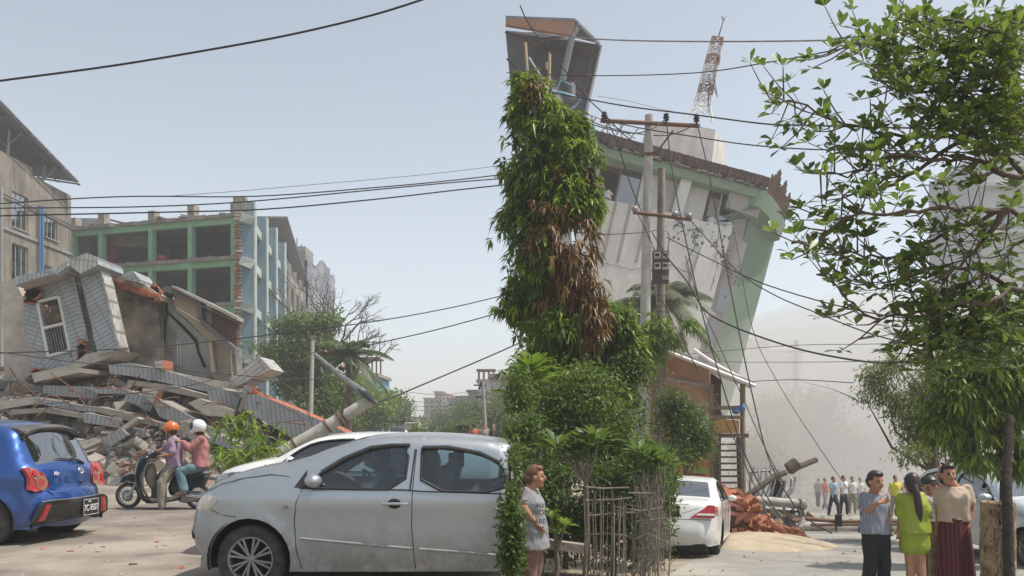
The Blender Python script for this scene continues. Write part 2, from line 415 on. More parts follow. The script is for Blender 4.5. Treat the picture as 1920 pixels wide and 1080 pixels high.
        # side glass with its dark rubber frame
        for h in hs:
            v,T=fill2d(h,[],.2)
            for side in (1,-1):
                m2=MB(); m2.add([s.S(p[0],p[1],-.012,side) for p in v],T,0,True); w_=m2.build('side_window',s.glass,root,world=False)
                m3=MB(); m3.tube([s.S(p[0],p[1],-.002,side) for p in h+[h[0],h[1]]],.014,5,cap=False); m3.build('window_frame',M['black'],w_,world=False)
        # floor tub and wheel housings
        mb=MB(); L=s.cut if s.cut else s.L-.15; mb.box((-(L+.15)/2,0,s.sill+.06),(L-.15,s.Wd-.34,.1)); 
        mb.build('underbody',M['dark'],root,world=False)
    def wheel(s, root, wu, r=.31, side=1, spokes=7, rimm=None, w_=.19):
        y=side*(s.Wd/2-w_/2-.035); mb=MB()
        pr=[(r*.66,-w_/2),(r*.9,-w_/2),(r*.985,-w_/2+.03),(r,-w_/4),(r,w_/4),(r*.985,w_/2-.03),(r*.9,w_/2),(r*.66,w_/2)]
        mb.lathe(pr,(-wu,y,s.wz),'y',36); wh=mb.build('wheel',M['rubber'],root,world=False)
        mb=MB(); f=side*w_/2
        mb.lathe([(r*.68,f*.9),(r*.64,f*1.0),(r*.6,f*.8),(r*.58,-f*.6)],(-wu,y,s.wz),'y',32)
        mb.lathe([(r*.6,-f*.2),(.001,-f*.2)],(-wu,y,s.wz),'y',32,m=1)
        mb.lathe([(.001,f*.95),(r*.14,f*.9),(r*.16,f*.5)],(-wu,y,s.wz),'y',16)
        for k in range(spokes):
            a=2*math.pi*k/spokes+.3
            for da in (-.13,.13):
                p0=Vector((-wu+math.cos(a)*r*.1,y+f*.82,s.wz+math.sin(a)*r*.1)); p1=Vector((-wu+math.cos(a+da)*r*.63,y+f*.86,s.wz+math.sin(a+da)*r*.63))
                mb.tube([p0,p1],.013,5)
        mb.build('rim',[rimm or M['steel'],M['dark']],wh,world=False); return wh
    def arch_liner(s, root, wu, side=1):
        mb=MB(); y=side*(s.Wd/2-.16); vs=[];n=20
        for i in range(n+1):
            a=-.25+(math.pi+.5)*i/n
            for yy in (y-.16,y+.13): vs.append((-wu+(s.arch+.015)*math.cos(a),yy if side>0 else yy,s.wz+(s.arch+.015)*math.sin(a)))
        mb.add(vs,[(2*i,2*i+1,2*i+3,2*i+2) for i in range(n)]); 
        mb.lathe([(s.arch+.015,0),(.01,0)],(-wu,y-side*.15,s.wz),'y',24)
        mb.build('wheel_arch',M['dark'],root,world=False)
    def line(s, root, pts, r=.005, side=1, name='door_seam', m=None, off=0, flat=1):
        P=[]; pts=[Vector(p) for p in pts]
        for a,b in zip(pts[:-1],pts[1:]):
            n=max(1,int((b-a).length/.06))
            for i in range(n): q=a.lerp(b,i/n); P.append(s.S(q[0],q[1],off,side))
        P.append(s.S(pts[-1][0],pts[-1][1],off,side))
        mb=MB(); mb.tube(P,r,6); return mb.build(name,m or M['dark'],root,world=False)
    def patch(s, root, name, poly, m, side=1, off=.006, g=.05, sm_=1, thick=True, mats=None):
        h=[tuple(p) for p in smoothline(list(poly)+[poly[0]],.06,sm_)][:-1] if sm_ else [tuple(p) for p in poly]
        v,T=fill2d(h,[],g); mb=MB(); mb.add([s.S(p[0],p[1],off,side) for p in v],T,0,True)
        if thick:
            n=len(h); mb.add([s.S(p[0],p[1],off,side) for p in h]+[s.S(p[0],p[1],-.02,side) for p in h],[(i,(i+1)%n,n+(i+1)%n,n+i) for i in range(n)])
        return mb.build(name,m,root,world=False)
def clip_u(poly,c):
    out=[]
    for i in range(len(poly)):
        a=poly[i-1]; b=poly[i]
        ia=a[0]<=c; ib=b[0]<=c
        if ia!=ib:
            t=(c-a[0])/(b[0]-a[0]); out.append((c,a[1]+t*(b[1]-a[1])))
        if ib: out.append(b)
    return out
M['silver']=paint('silver_paint',(.37,.41,.44),amt=.8,dz1=.82,dz0=.25,metal=.6,topdust=.55,rough=.33,dust=(.185,.172,.15))
M['white_car']=paint('white_car_paint',(.74,.74,.72),amt=.35,metal=0,topdust=.25,rough=.35)
M['blue']=paint('blue_paint',(.012,.07,.27),amt=.3,dz1=.5,metal=.5,topdust=.12,rough=.3,dust=(.2,.19,.17))
M['pale_car']=paint('pale_blue_paint',(.48,.54,.6),amt=.3,metal=.4)
M['glass']=glassmat('tinted_glass',(.55,.7,.75),.05,.25)
M['glass_clear']=glassmat('light_glass',(.72,.85,.85),.1,.18)
M['glass_dark']=glassmat('dark_glass',(.12,.15,.17),.08,.85)
M['lamp']=mat('headlamp_lens',(.62,.55,.38),.12,(.4,.4,.38),14,coat=1)
M['lamp_dark']=mat('clear_lamp',(.35,.36,.38),.1,(.06,.06,.07),18,coat=1)
M['redlamp']=mat('red_lens',(.42,.012,.012),.12,(.3,.01,.012),9,coat=1)
M['amberlamp']=mat('amber_lens',(.32,.13,.06),.15,(.2,.12,.08),14,coat=1)
M['cloth_grey']=mat('seat_cloth',(.12,.12,.13),.9)

# silver sedan: traced in the plane of its near doors, 215 px per metre at 7.44 m
def silver_car():
    Yn=7.44; s_=F/Yn; u=lambda px:(px-333)/s_; z=lambda py:EYE-(py-HOR)/s_
    t=lambda l:[(u(a),z(b)) for a,b in l]
    top=t([(356,1047),(338,1030),(332,1000),(336,975),(347,948),(362,928),(392,905),(440,888),(500,876),(545,868)])+t([(600,846),(660,826),(700,820),(760,817),(820,818),(886,822),(960,833)])+[(3.35,1.18),(3.8,.98),(4.3,.93),(4.45,.8),(4.47,.4),(4.42,.26)]
    L=4.47
    root=thing('silver_sedan','dusty silver sedan nearest the camera, its driver in a pale blue shirt at the wheel','car',(u(333)*0+(333-960)/F*Yn,Yn+.84,-.005),(0,0,math.pi))
    c=Car(top,.2,[u(467)],1.69,z(921),arch=.365,cut=u(958),wz=.30,nose=.2)
    c.glass=M['glass']
    fw=t([(566,914),(590,893),(640,864),(690,842),(730,836),(765,836),(757,917),(640,916)])
    rw=t([(789,840),(837,840),(900,851),(935,868),(949,884),(949,923),(789,919)])
    c.body(root,M['silver'],[fw,rw],[('windshield',(u(548),z(872)),(u(672),z(822)),.84)],g=.06)
    for side in (1,-1):
        w1=c.wheel(root,u(467),.303,side,8,M['steel']); c.arch_liner(root,u(467),side)
    for side in (1,-1):
        c.patch(root,'headlight',t([(351,952),(362,936),(373,927),(402,932),(405,938),(384,957),(352,957)]),M['lamp'],side,.004)
        c.patch(root,'fog_lamp_recess',t([(337,1000),(351,1007),(347,1017),(338,1012)]),M['dark'],side,.004)
        c.patch(root,'side_marker',t([(531,946),(544,946),(544,954),(531,954)]),M['lamp_dark'],side,.006)
    s1=c.line(root,t([(566,918),(556,940),(552,975),(556,1030),(562,1052),(566,1066)]),.004)
    c.line(root,t([(778,842),(773,923),(772,985),(776,1040),(779,1066)]),.004)
    c.line(root,t([(390,956),(410,966),(440,968)]),.0035,name='bumper_seam')
    c.line(root,t([(376,924),(410,907),(450,897),(505,889),(540,893)]),.003,name='bonnet_seam')
    c.line(root,t([(561,914),(590,915.5),(757,917.5),(789,920),(950,925)]),.007,name='belt_moulding',m=M['black'])
    mb=MB(); mb.tube([c.S(u(563),z(1008),.006),c.S(u(660),z(1017),.008),c.S(u(772),z(1027),.008)],.013,6); mb.build('door_moulding',M['silver'],root,world=False)
    mb=MB(); mb.tube([c.S(u(787),z(1028),.008),c.S(u(870),z(1034),.008),c.S(u(944),z(1041),.006)],.013,6); mb.build('door_moulding',M['silver'],root,world=False)
    c.patch(root,'door_pillar_trim',t([(774,842),(777,842),(770,919),(767,919)]),M['black'],1,.003,sm_=0)
    for a,b,y in ((718,766,943),(930,957,952)):
        mb=MB(); mb.ell(c.S(u((a+b)/2-2 if a<900 else 943),z(y),.0),(.06,.012,.045),m=1); mb.tube([c.S(u(a),z(y),.02),c.S(u((a+b)/2),z(y-.5),.04),c.S(u(b),z(y),.022)],.013,8); mb.build('door_handle',[M['silver'],M['dark']],root,world=False)
    # wing mirror
    mb=MB(); p=Vector(c.S(u(592),z(899),.13)); mb.ell(p,(.075,.09,.058),nu=16,nv=10); o=mb.build('wing_mirror',M['silver'],root,world=False)
    mb=MB(); mb.tube([c.S(u(575),z(908),-.03),p+Vector((.03,-.03,-.04))],.028,7); mb.build('mirror_arm',M['black'],o,world=False)
    mb=MB(); p=Vector(c.S(u(545),z(875),.1,-1)); mb.ell(p,(.045,.07,.055)); mb.build('wing_mirror',M['silver'],root,world=False)
    # quarter triangle at the front of the door, wiper trough, wiper
    c.patch(root,'mirror_gusset',t([(551,913),(573,880),(573,913)]),M['black'],1,.004,sm_=0)
    mb=MB(); mb.tube([(-u(520),.45,z(873)+.03),(-u(528),.1,z(872)+.05),(-u(528),-.35,z(872)+.05)],.012,5); mb.build('wiper',M['black'],root,world=False)
    # visor strip over windows
    mb=MB(); P=[(600,884),(640,859),(690,838),(730,833.5),(766,833.5)]; mb.tube([c.S(u(a),z(b),.014) for a,b in P],.016,6); mb.build('rain_visor',M['glass_dark'],root,world=False)
    mb=MB(); P=[(790,838),(837,837),(900,848),(938,866)]; mb.tube([c.S(u(a),z(b),.014) for a,b in P],.016,6); mb.build('rain_visor',M['glass_dark'],root,world=False)
    # inside: dashboard, seats, wheel
    mb=MB(); mb.box((-u(600),0,.78),(.35,1.3,.22)); mb.build('dashboard',M['dark'],root,world=False)
    for y in (.36,-.36):
        mb=MB(); mb.box((-2.0,y,.55),(.5,.48,.18)); mb.box((-2.28,y,.82),(.14,.46,.55),Matrix.Rotation(-.2,3,'Y')); mb.box((-2.38,y,1.14),(.09,.24,.16)); mb.build('front_seat',M['cloth_grey'],root,world=False)
    mb=MB(); mb.box((-2.86,0,.75),(.14,1.3,.5)); mb.build('rear_seat',M['cloth_grey'],root,world=False)
    mb=MB()
    R=Matrix.Rotation(.5,3,'Y'); P=[Vector((-1.5,-.36,.87))+R@Vector((0,.18*math.cos(a),.18*math.sin(a))) for a in np.linspace(0,2*math.pi,21)]
    mb.tube(P,.014,6,cap=False); mb.build('steering_wheel',M['black'],root,world=False)
    return root,c
silver,sc_car=silver_car()

# white sedan beyond it
def white_car2():
    Yn=9.55; s_=F/Yn; u=lambda px:(px-380)/s_; z=lambda py:EYE-(py-HOR)/s_
    t=lambda l:[(u(a),z(b)) for a,b in l]
    top=[(.12,.2),(.02,.3),(0,.5),(.05,.7)]+t([(392,899),(400,889),(415,882),(450,873),(485,866),(512,862)])+t([(545,842),(582,824),(610,819),(660,815.5),(720,816),(790,819),(850,826)])+[(3.55,1.12),(3.8,1.02),(4.25,.98),(4.4,.8),(4.42,.35),(4.35,.24)]
    root=thing('white_sedan','white sedan with dark tinted windows standing just beyond the silver one','car',((380-960)/F*Yn,Yn+.85,0),(0,0,math.pi))
    c=Car(top,.2,[.85,3.5],1.7,z(886),wz=.31,nose=.2,cut=u(940)); c.glass=M['glass_dark']
    c.body(root,M['white_car'],[t([(512,881),(528,868),(555,846),(585,831),(625,825),(672,824),(672,884)]),t([(684,824),(760,826),(810,838),(826,860),(822,888),(684,885)])],[('windshield',(u(510),z(863)),(u(600),z(818)),.84)],g=.09)
    for wu in (.85,):
        for side in (1,-1): c.wheel(root,wu,.3,side,5)
        c.arch_liner(root,wu,1)
    for side in (1,-1): c.patch(root,'headlight',t([(386,905),(394,893),(420,887),(457,884),(440,894),(405,903)]),M['lamp_dark'],side,.005)
    mb=MB(); p=Vector(c.S(u(547),z(867),.1)); mb.ell(p+Vector((0,0,.0)),(.055,.07,.07)); o=mb.build('wing_mirror',M['white_car'],root,world=False)
    mb=MB(); mb.tube([c.S(u(538),z(882),-.02),p+Vector((.02,0,-.04))],.025,6); mb.build('mirror_arm',M['black'],o,world=False)
    c.line(root,t([(495,872),(512,881),(600,883),(672,884.5),(820,888)]),.007,name='belt_moulding',m=M['black'])
    mb=MB(); mb.tube([(-u(505),.5,z(858)),(-u(500),-.3,z(856)+.02)],.012,5); mb.build('wiper',M['black'],root,world=False)
white_car2()

# blue hatchback seen from behind
def blue_car():
    # u from front; the rear end carries the detail
    root=thing('blue_hatchback','bright blue hatchback at the left edge, seen from behind with plate 7C-9507','car',(0,0,0))
    top=[(.1,.2),(.02,.3),(0,.5),(.05,.72),(.3,.85),(.9,1.0),(1.3,1.25),(1.7,1.45),(2.2,1.52),(2.8,1.51),(3.2,1.47),(3.33,1.41),(3.42,1.26),(3.52,1.05),(3.58,.96),(3.64,.9),(3.66,.8),(3.665,.68),(3.74,.62),(3.77,.52),(3.77,.42),(3.73,.3),(3.68,.23)]
    c=Car(top,.2,[.72,3.12],1.69,.92,arch=.35,tumble=.36,nose=.25,tail=.3,crown=.05,wz=.3,planr=.2,pf_=None) if False else Car(top,.2,[.72,3.12],1.69,.92,arch=.35,tumble=.36,nose=.25,tail=.26,crown=.05,wz=.3,planr=.17)
    c.glass=M['glass_hatch']
    hole=[(1.05,1.0),(1.35,1.24),(1.65,1.38),(2.05,1.42),(2.05,.98)]; hole2=[(2.13,.98),(2.13,1.42),(2.7,1.4),(2.9,1.3),(2.86,1.02)]
    c.body(root,M['blue'],[hole,hole2],[('windshield',(.95,1.02),(1.6,1.43),.85),('rear_window',(3.34,1.4),(3.60,.965),.80)],g=.08)
    for wu in (.72,3.12):
        for side in (1,-1): c.wheel(root,wu,.3,side,5); c.arch_liner(root,wu,side)
    def R(y,z_,off=0):        # point on the rear face
        zs=np.array([p[1] for p in c.top]); us=np.array([p[0] for p in c.top]); k=us>3.2
        o=np.argsort(zs[k]); uu=float(np.interp(z_,zs[k][o],us[k][o])); h=c.hw(uu,z_); q=min(1,abs(y)/h)
        return Vector((-(uu+.05*1.6*(1-q*q)+off),y,z_))
    def patch(name,poly,m,off=.012,parent=root,g=.05,sm_=1,side_wrap=None):
        h=[tuple(p) for p in smoothline(list(poly)+[poly[0]],.05,sm_)][:-1] if sm_ else list(poly)
        v,T=fill2d(h,[],g); mb=MB(); n=len(h); mb.add([R(p[0],p[1],off) for p in v],T,0,True)
        mb.add([R(p[0],p[1],off) for p in h]+[R(p[0],p[1],-.03) for p in h],[(i,(i+1)%n,n+(i+1)%n,n+i) for i in range(n)])
        return mb.build(name,m,parent,world=False)
    # local +Y is the car's left = left in the picture seen from behind
    for sd in (1,-1):
        tl=patch('tail_light',[(sd*.79,.96),(sd*.66,.97),(sd*.54,.9),(sd*.47,.8),(sd*.46,.68),(sd*.8,.66),(sd*.76,.8)],M['redlamp'],.02)
        for (yy,zz,rr) in ((.66,.885,.075),(.575,.765,.095)):
            mb=MB(); 
            for k,(ra,mm) in enumerate(((rr,0),(rr*.55,1))):
                P=[R(sd*yy+ra*math.cos(a),zz+ra*math.sin(a),.026+k*.006) for a in np.linspace(0,2*math.pi,20)][:-1]
                mb.add(P,[tuple(range(19))],mm,True)
            mb.build('lamp_ring',[M['amberlamp'],M['redlamp']],tl,world=False)
        patch('rear_reflector',[(sd*.62,.5),(sd*.53,.49),(sd*.6,.3),(sd*.72,.3)],M['redlamp'],.022,sm_=0)
    patch('bumper_insert',[(.62,.535),(-.62,.535),(-.7,.5),(-.78,.3),(-.7,.25),(.7,.25),(.78,.3),(.7,.5)],M['black'],.012,sm_=0)
    patch('hatch_shut_line',[(.5,.66),(.46,.62),(-.46,.62),(-.5,.66),(-.46,.635),(.46,.635)],M['blue'],.02,sm_=0)
    mb=MB(); mb.tube([R(y,.542,.014) for y in np.linspace(-.66,.66,12)],.008,5); mb.build('bumper_trim',M['chrome'],root,world=False)
    mb=MB(); mb.tube([R(.47,.97,.004),R(.45,.8,.004),R(.44,.7,.004),R(.4,.665,.004),R(0,.655,.004),R(-.4,.665,.004),R(-.44,.7,.004),R(-.45,.8,.004),R(-.47,.97,.004)],.005,5); mb.build('hatch_seam',M['dark'],root,world=False)
    # spoiler
    mb=MB(); n=13; vs=[]
    for i in range(n):
        y=-.56+1.12*i/(n-1); q=abs(y)/.56; e=.03*q**4
        vs+=[(-3.1,y,1.49-.02*q*q),(-3.36,y,1.495-.03*q*q-e),(-3.47,y,1.455-.045*q*q-e),(-3.45,y,1.425-.05*q*q-e*2.2),(-3.3,y,1.40-.04*q*q-e)]
    fs=[]
    for i in range(n-1):
        for j in range(5): fs.append((i*5+j,i*5+(j+1)%5,(i+1)*5+(j+1)%5,(i+1)*5+j))
    fs+=[(0,1,2,3,4),tuple((n-1)*5+j for j in (4,3,2,1,0))]
    mb.add(vs,fs); mb.build('roof_spoiler',M['spoiler'],root,world=False)
    for sd in (1,-1):
        mb=MB(); mb.ell((-3.42,sd*.53,1.36),(.07,.035,.05)); mb.build('spoiler_fin',M['black'],root,world=False)
    # wiper
    mb=MB(); mb.tube([R(-.34,.965,.02),R(-.26,1.0,.045),R(-.15,1.03,.05),R(.2,1.055,.035)],[.02,.018,.014,.006],6); mb.build('rear_wiper',M['black'],root,world=False)
    # emblem: three rings
    mb=MB()
    for (a,b,dz) in ((.058,.042,0),(.02,.04,0),(.04,.017,.018)):
        mb.tube([R(-.17+a*math.cos(t),.885+dz+b*math.sin(t),.02) for t in np.linspace(0,2*math.pi,19)],.006,5,cap=False)
    mb.build('emblem',M['chrome'],root,world=False)
    mb=MB(); mb.lathe([(.001,.035),(.022,.03),(.024,0)],(0,0,0),'x',14)
    kk=R(-.14,.735,0); mb.v=[(v[0]*-1+kk.x,v[1]+kk.y,v[2]+kk.z) for v in mb.v]; mb.build('lock',M['black'],root,world=False)
    # exhaust
    mb=MB(); e=Vector((-3.72,-.42,.265)); mb.lathe([(.035,-.12),(.035,.12),(.027,.12),(.027,-.1)],e-Vector((.02,0,0)),'x',18); 
    mb.v=[(v[0],v[1],v[2]) for v in mb.v]; mb.build('exhaust',M['chrome'],root,world=False)
    # plate
    pz=.405; 
    mb=MB(); pc=R(-.16,pz,.035); mb.box(pc,(.02,.34,.215)); pl=mb.build('number_plate',M['platebk'],root,world=False)
    mb=MB(); f=pc+Vector((-.012,0,0))
    for (y0,z0,y1,z1) in ((-.16,-.1,.16,-.1),(-.16,.1,.16,.1),(-.16,-.1,-.16,.1),(.16,-.1,.16,.1)): mb.tube([f+Vector((0,y0,z0)),f+Vector((0,y1,z1))],.003,4)
    mb.build('plate_border',M['letter'],pl,world=False)
    RT=Matrix(((0,0,-1),(-1,0,0),(0,1,0)))   # text facing backwards (-X), reading left to right seen from behind
    text('plate_number','7C-9507',.118,f+Vector((-.002,0,-.047)),RT,M['letter'],pl,sx=.74)
    text('plate_region','MDY',.032,f+Vector((-.002,.03,.062)),RT,M['letter'],pl)
    b=R(.33,.845,.014); text('model_script','Vitz',.075,b,RT,M['letter'],root,shear=.4)
    yaw=math.atan2(.10,-.995)
    root.rotation_euler=(0,0,yaw); B=Vector((-5.83,10.35,0))   # rear left corner near the camera
    corner=Matrix.Rotation(yaw,3,'Z')@Vector((-3.7,.78,0)); root.location=(B.x-corner.x,B.y-corner.y,0)
    return root
def text(name, s, size, loc, R3, m, parent, sx=1.0, shear=0, world=False, ext=.002):
    cu=bpy.data.curves.new(name,'FONT'); cu.body=s; cu.size=size; cu.align_x='CENTER'; cu.extrude=ext; cu.shear=shear
    tmp=bpy.data.objects.new(name,cu); me=bpy.data.meshes.new_from_object(tmp); bpy.data.objects.remove(tmp)
    me.materials.clear(); me.materials.append(m)
    A=R3.to_4x4()@Matrix.Diagonal((sx,1,1,1)); A.translation=Vector(loc)
    if world and parent is not None: A=wm(parent).inverted()@A
    me.transform(A); o=bpy.data.objects.new(name,me); sc.collection.objects.link(o); o.parent=parent; return o
M['glass_hatch']=glassmat('rear_glass',(.35,.42,.42),.22,.75)
M['spoiler']=mat('spoiler_grey',(.05,.05,.052),.45,(.12,.11,.1),5)
M['platebk']=mat('plate_black',(.02,.02,.02),.4); M['letter']=mat('plate_letters',(.75,.75,.72),.5)
blue=blue_car()

# white saloon parked in the lane, seen from its right rear quarter
def lane_sedan():
    top=[(.1,.22),(.02,.3),(0,.5),(.05,.7),(.3,.8),(1.2,.95),(1.45,1.05),(2.0,1.36),(2.4,1.43),(3.0,1.43),(3.5,1.33),(3.95,1.08),(4.1,1.03),(4.45,1.0),(4.56,.95),(4.6,.85),(4.66,.62),(4.7,.5),(4.69,.35),(4.62,.25)]
    loc=at_ground(1318,15.6); yaw=math.radians(90-33)
    root=thing('white_saloon','old white saloon with red wedge tail lights parked by the bushes in the lane','car',loc,(0,0,0))
    c=Car(top,.22,[.85,3.6],1.72,.98,arch=.37,wz=.32,planr=.12,tail=.2); c.glass=M['glass_dark']
    c.body(root,M['white_car'],[[(1.6,1.0),(1.95,1.26),(2.4,1.36),(2.62,1.36),(2.62,1.0)],[(2.7,1.0),(2.7,1.36),(3.1,1.35),(3.55,1.22),(3.75,1.04),(3.6,1.0)]],[('windshield',(1.45,1.04),(2.0,1.38),.84),('rear_window',(3.42,1.36),(4.0,1.065),.84)],g=.1)
    for wu in (.85,3.6):
        for side in (1,-1): c.wheel(root,wu,.31,side,5); c.arch_liner(root,wu,side)
    def R(y,z_,off=0):
        zs=np.array([p[1] for p in c.top]); us=np.array([p[0] for p in c.top]); k=us>4.5; o=np.argsort(zs[k])
        uu=float(np.interp(z_,zs[k][o],us[k][o])); h=c.hw(uu,z_); q=min(1,abs(y)/h); return Vector((-(uu+.055*(1-q*q)+off),y,z_))
    for sd in (1,-1):
        mb=MB(); P=[R(sd*.38,.72,.012),R(sd*.8,.72,.012),R(sd*.8,.94,.012),R(sd*.68,.95,.012)]; Q=[p+Vector((.05,0,0)) for p in P]
        mb.add(P+Q,[(0,1,2,3),(0,4,5,1),(1,5,6,2),(2,6,7,3),(3,7,4,0)]); tl=mb.build('tail_light',M['redlamp'],root,world=False)
        mb=MB(); P=[R(sd*.48,.765,.02),R(sd*.8,.765,.02),R(sd*.8,.8,.02),R(sd*.52,.8,.02)]; mb.add(P+[p+Vector((.02,0,0)) for p in P],[(0,1,2,3),(0,4,5,1),(2,6,7,3)]); mb.build('reverse_lens',M['white_paint'],tl,world=False)
        c.patch(root,'tail_light_side',[(4.25,.74),(4.55,.74),(4.5,.9),(4.36,.93)],M['redlamp'],sd,.006,sm_=0)
        mb=MB(); mb.ell(c.S(1.75,1.02,.1,sd),(.06,.1,.06)); mb.build('wing_mirror',M['white_car'],root,world=False)
        for uu in (2.5,3.3): mb=MB(); mb.tube([c.S(uu,.88,.02,sd),c.S(uu+.16,.885,.02,sd)],.012,5); mb.build('door_handle',M['white_car'],root,world=False)
        for uu in (1.6,2.66,3.7): c.line(root,[(uu,.98),(uu,.6),(uu,.3)],.004,sd)
    mb=MB(); mb.box(R(0,.83,.02),(.02,.4,.2)); pl=mb.build('number_plate',M['platebk'],root,world=False)
    RT=Matrix(((0,0,-1),(-1,0,0),(0,1,0))); text('plate_number','2F',.12,R(0,.83,.034)+Vector((0,-.1,-.04)),RT,M['letter'],pl)
    mb=MB(); mb.tube([R(y,.95,.01) for y in (-.35,-.1,.1,.35)],.012,5); mb.build('boot_trim',M['chrome'],root,world=False)
    mb=MB(); mb.tube([R(y,.69,.002) for y in np.linspace(-.75,.75,9)],.005,5); mb.build('boot_seam',M['dark'],root,world=False)
    mb=MB(); mb.box((-4.5,0,.2),(.3,1.3,.12)); mb.build('exhaust_box',M['dark'],root,world=False)
    place(root,(-4.55,-.78,0),at_ground(1338,15.0),90-17.5,math.atan(SLOPE))
    return root
lane_sedan()

# silver-blue car at the right edge
def right_car():
    top=[(.1,.25),(.02,.35),(0,.55),(.08,.75),(.4,.9),(1.2,1.05),(1.4,1.12),(2.0,1.46),(2.4,1.54),(3.2,1.55),(3.9,1.48),(4.15,1.3),(4.35,1.02),(4.45,.9),(4.48,.5),(4.42,.3)]
    Y=15.4; loc=at_ground(1907,Y+.85)
    root=thing('pale_blue_car','pale blue car with dark windows standing behind the man in the beige shirt','car',loc)
    c=Car(top,.24,[.85,3.6],1.7,1.02,arch=.37,wz=.33); c.glass=M['glass_dark']
    c.body(root,M['pale_car'],[[(1.62,1.06),(2.0,1.36),(2.4,1.47),(2.75,1.48),(2.75,1.06)],[(2.83,1.06),(2.83,1.48),(3.4,1.47),(3.85,1.36),(4.0,1.1),(3.9,1.06)]],[('windshield',(1.4,1.12),(2.1,1.49),.84)],g=.1)
    for wu in (.85,3.6):
        for side in (1,-1): c.wheel(root,wu,.32,side,5); c.arch_liner(root,wu,side)
    for sd in (1,-1):
        mb=MB(); mb.ell(c.S(1.72,1.1,.12,sd),(.11,.12,.075)); mb.build('wing_mirror',M['pale_car'],root,world=False)
        for uu in (1.6,2.79,3.8): c.line(root,[(uu,1.04),(uu,.6),(uu,.32)],.004,sd)
        for uu in (2.55,3.5): mb=MB(); mb.tube([c.S(uu,.95,.02,sd),c.S(uu+.17,.955,.02,sd)],.012,5); mb.build('door_handle',M['pale_car'],root,world=False)
        c.patch(root,'headlight',[(.05,.68),(.5,.84),(.6,.8),(.2,.66)],M['lamp_dark'],sd,.006,sm_=0)
    place(root,(-1.75,-.9,0),at_ground(1848,14.6),-84,0)
right_car()
# ------------------------------------------------ left street: buildings
class Plane:
    def __init__(s,o,e): s.o=Vector(o); s.e=Vector((e[0],e[1],0)).normalized(); s.n=Vector((s.e.y,-s.e.x,0))   # n faces the camera side when e runs right
    def P(s,a,z,off=0): return s.o+s.e*a+Vector((0,0,z))+s.n*off
    def box(s,mb,a0,a1,z0,z1,o0,o1,m=0):
        v=[s.P(a,z,o) for o in (o0,o1) for z in (z0,z1) for a in (a0,a1)]
        mb.add(v,[(0,2,3,1),(4,5,7,6),(0,1,5,4),(2,6,7,3),(0,4,6,2),(1,3,7,5)],m)
    def wall(s,mb,a0,a1,z0,z1,th,holes,m=0):
        """wall between a0..a1, z0..z1 with real rectangular openings"""
        xs=sorted({a0,a1,*[h[0] for h in holes],*[h[1] for h in holes]}); zs=sorted({z0,z1,*[h[2] for h in holes],*[h[3] for h in holes]})
        for i in range(len(xs)-1):
            j=0
            while j<len(zs)-1:
                cx=(xs[i]+xs[i+1])/2
                def solid(k): cz=(zs[k]+zs[k+1])/2; return not any(h[0]<cx<h[1] and h[2]<cz<h[3] for h in holes)
                if solid(j):
                    k=j
                    while k+1<len(zs)-1 and solid(k+1): k+=1
                    s.box(mb,xs[i],xs[i+1],zs[j],zs[k+1],-th,0,m); j=k+1
                else: j+=1
def window(pl,parent,a0,a1,z0,z1,fm,gm,depth=.12,mull=1,bars=0,name='window',sill=None):
    mb=MB(); f=.05*max(1,(a1-a0)/1.6)
    for (x0,x1,y0,y1) in ((a0,a1,z0,z0+f),(a0,a1,z1-f,z1),(a0,a0+f,z0+f,z1-f),(a1-f,a1,z0+f,z1-f)): pl.box(mb,x0,x1,y0,y1,-depth-.05,-depth)
    for k in range(mull): c=a0+(a1-a0)*(k+1)/(mull+1); pl.box(mb,c-f/2,c+f/2,z0+f,z1-f,-depth-.045,-depth+.005)
    for k in range(bars): c=z0+(z1-z0)*(k+1)/(bars+1); pl.box(mb,a0+f,a1-f,c-f/2,c+f/2,-depth-.04,-depth+.008)
    w_=mb.build(name,fm,parent); mb=MB(); pl.box(mb,a0+f,a1-f,z0+f,z1-f,-depth-.04,-depth-.025); mb.build('pane',gm,w_)
    if sill: mb=MB(); pl.box(mb,a0-.08,a1+.08,z0-.09,z0-.003,-.02,.09); mb.build('sill',sill,w_)
    return w_
M['plaster_tan']=mat('stained_plaster',(.25,.22,.18),.95,(.18,.16,.135),.55,(.31,.27,.215),.35,.5,bump=.3,bscale=8,streak=1.6)
M['plaster_grey']=mat('grey_plaster',(.3,.3,.29),.95,(.22,.22,.21),.6,streak=1.2)
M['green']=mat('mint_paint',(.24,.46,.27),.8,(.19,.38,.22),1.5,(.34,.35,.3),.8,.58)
M['green_dk']=mat('shaded_green_plaster',(.055,.085,.068),.9,(.035,.052,.044),.8,(.1,.13,.1),.5,.55)  # green darkened so the open rooms look shaded inside
M['bluewall']=mat('pale_blue_paint',(.17,.26,.32),.85,(.13,.2,.25),.8,(.24,.27,.26),.5,.56)
M['tealwall']=mat('teal_paint',(.22,.35,.35),.85,(.17,.28,.29),.6)
M['fin']=mat('pale_fin_paint',(.46,.52,.48),.8,(.38,.42,.38),1)
M['slab']=mat('broken_slab',(.3,.27,.23),.95,(.2,.18,.155),1.2,(.38,.24,.18),1.6,.64,bump=.6,bscale=6)
M['redcloth']=mat('red_curtain',(.22,.015,.03),.9); M['cloth_mix']=mat('mixed_cloth',(.3,.26,.22),.9,(.12,.1,.12),3,(.35,.05,.05),1.5,.55)
M['solar']=mat('sheet_roof_under',(.14,.15,.17),.5,(.2,.21,.22),2)
M['pipeblue']=mat('blue_pipe',(.05,.16,.33),.5); M['pane']=glassmat('window_glass',(.2,.26,.28),.25,.8)
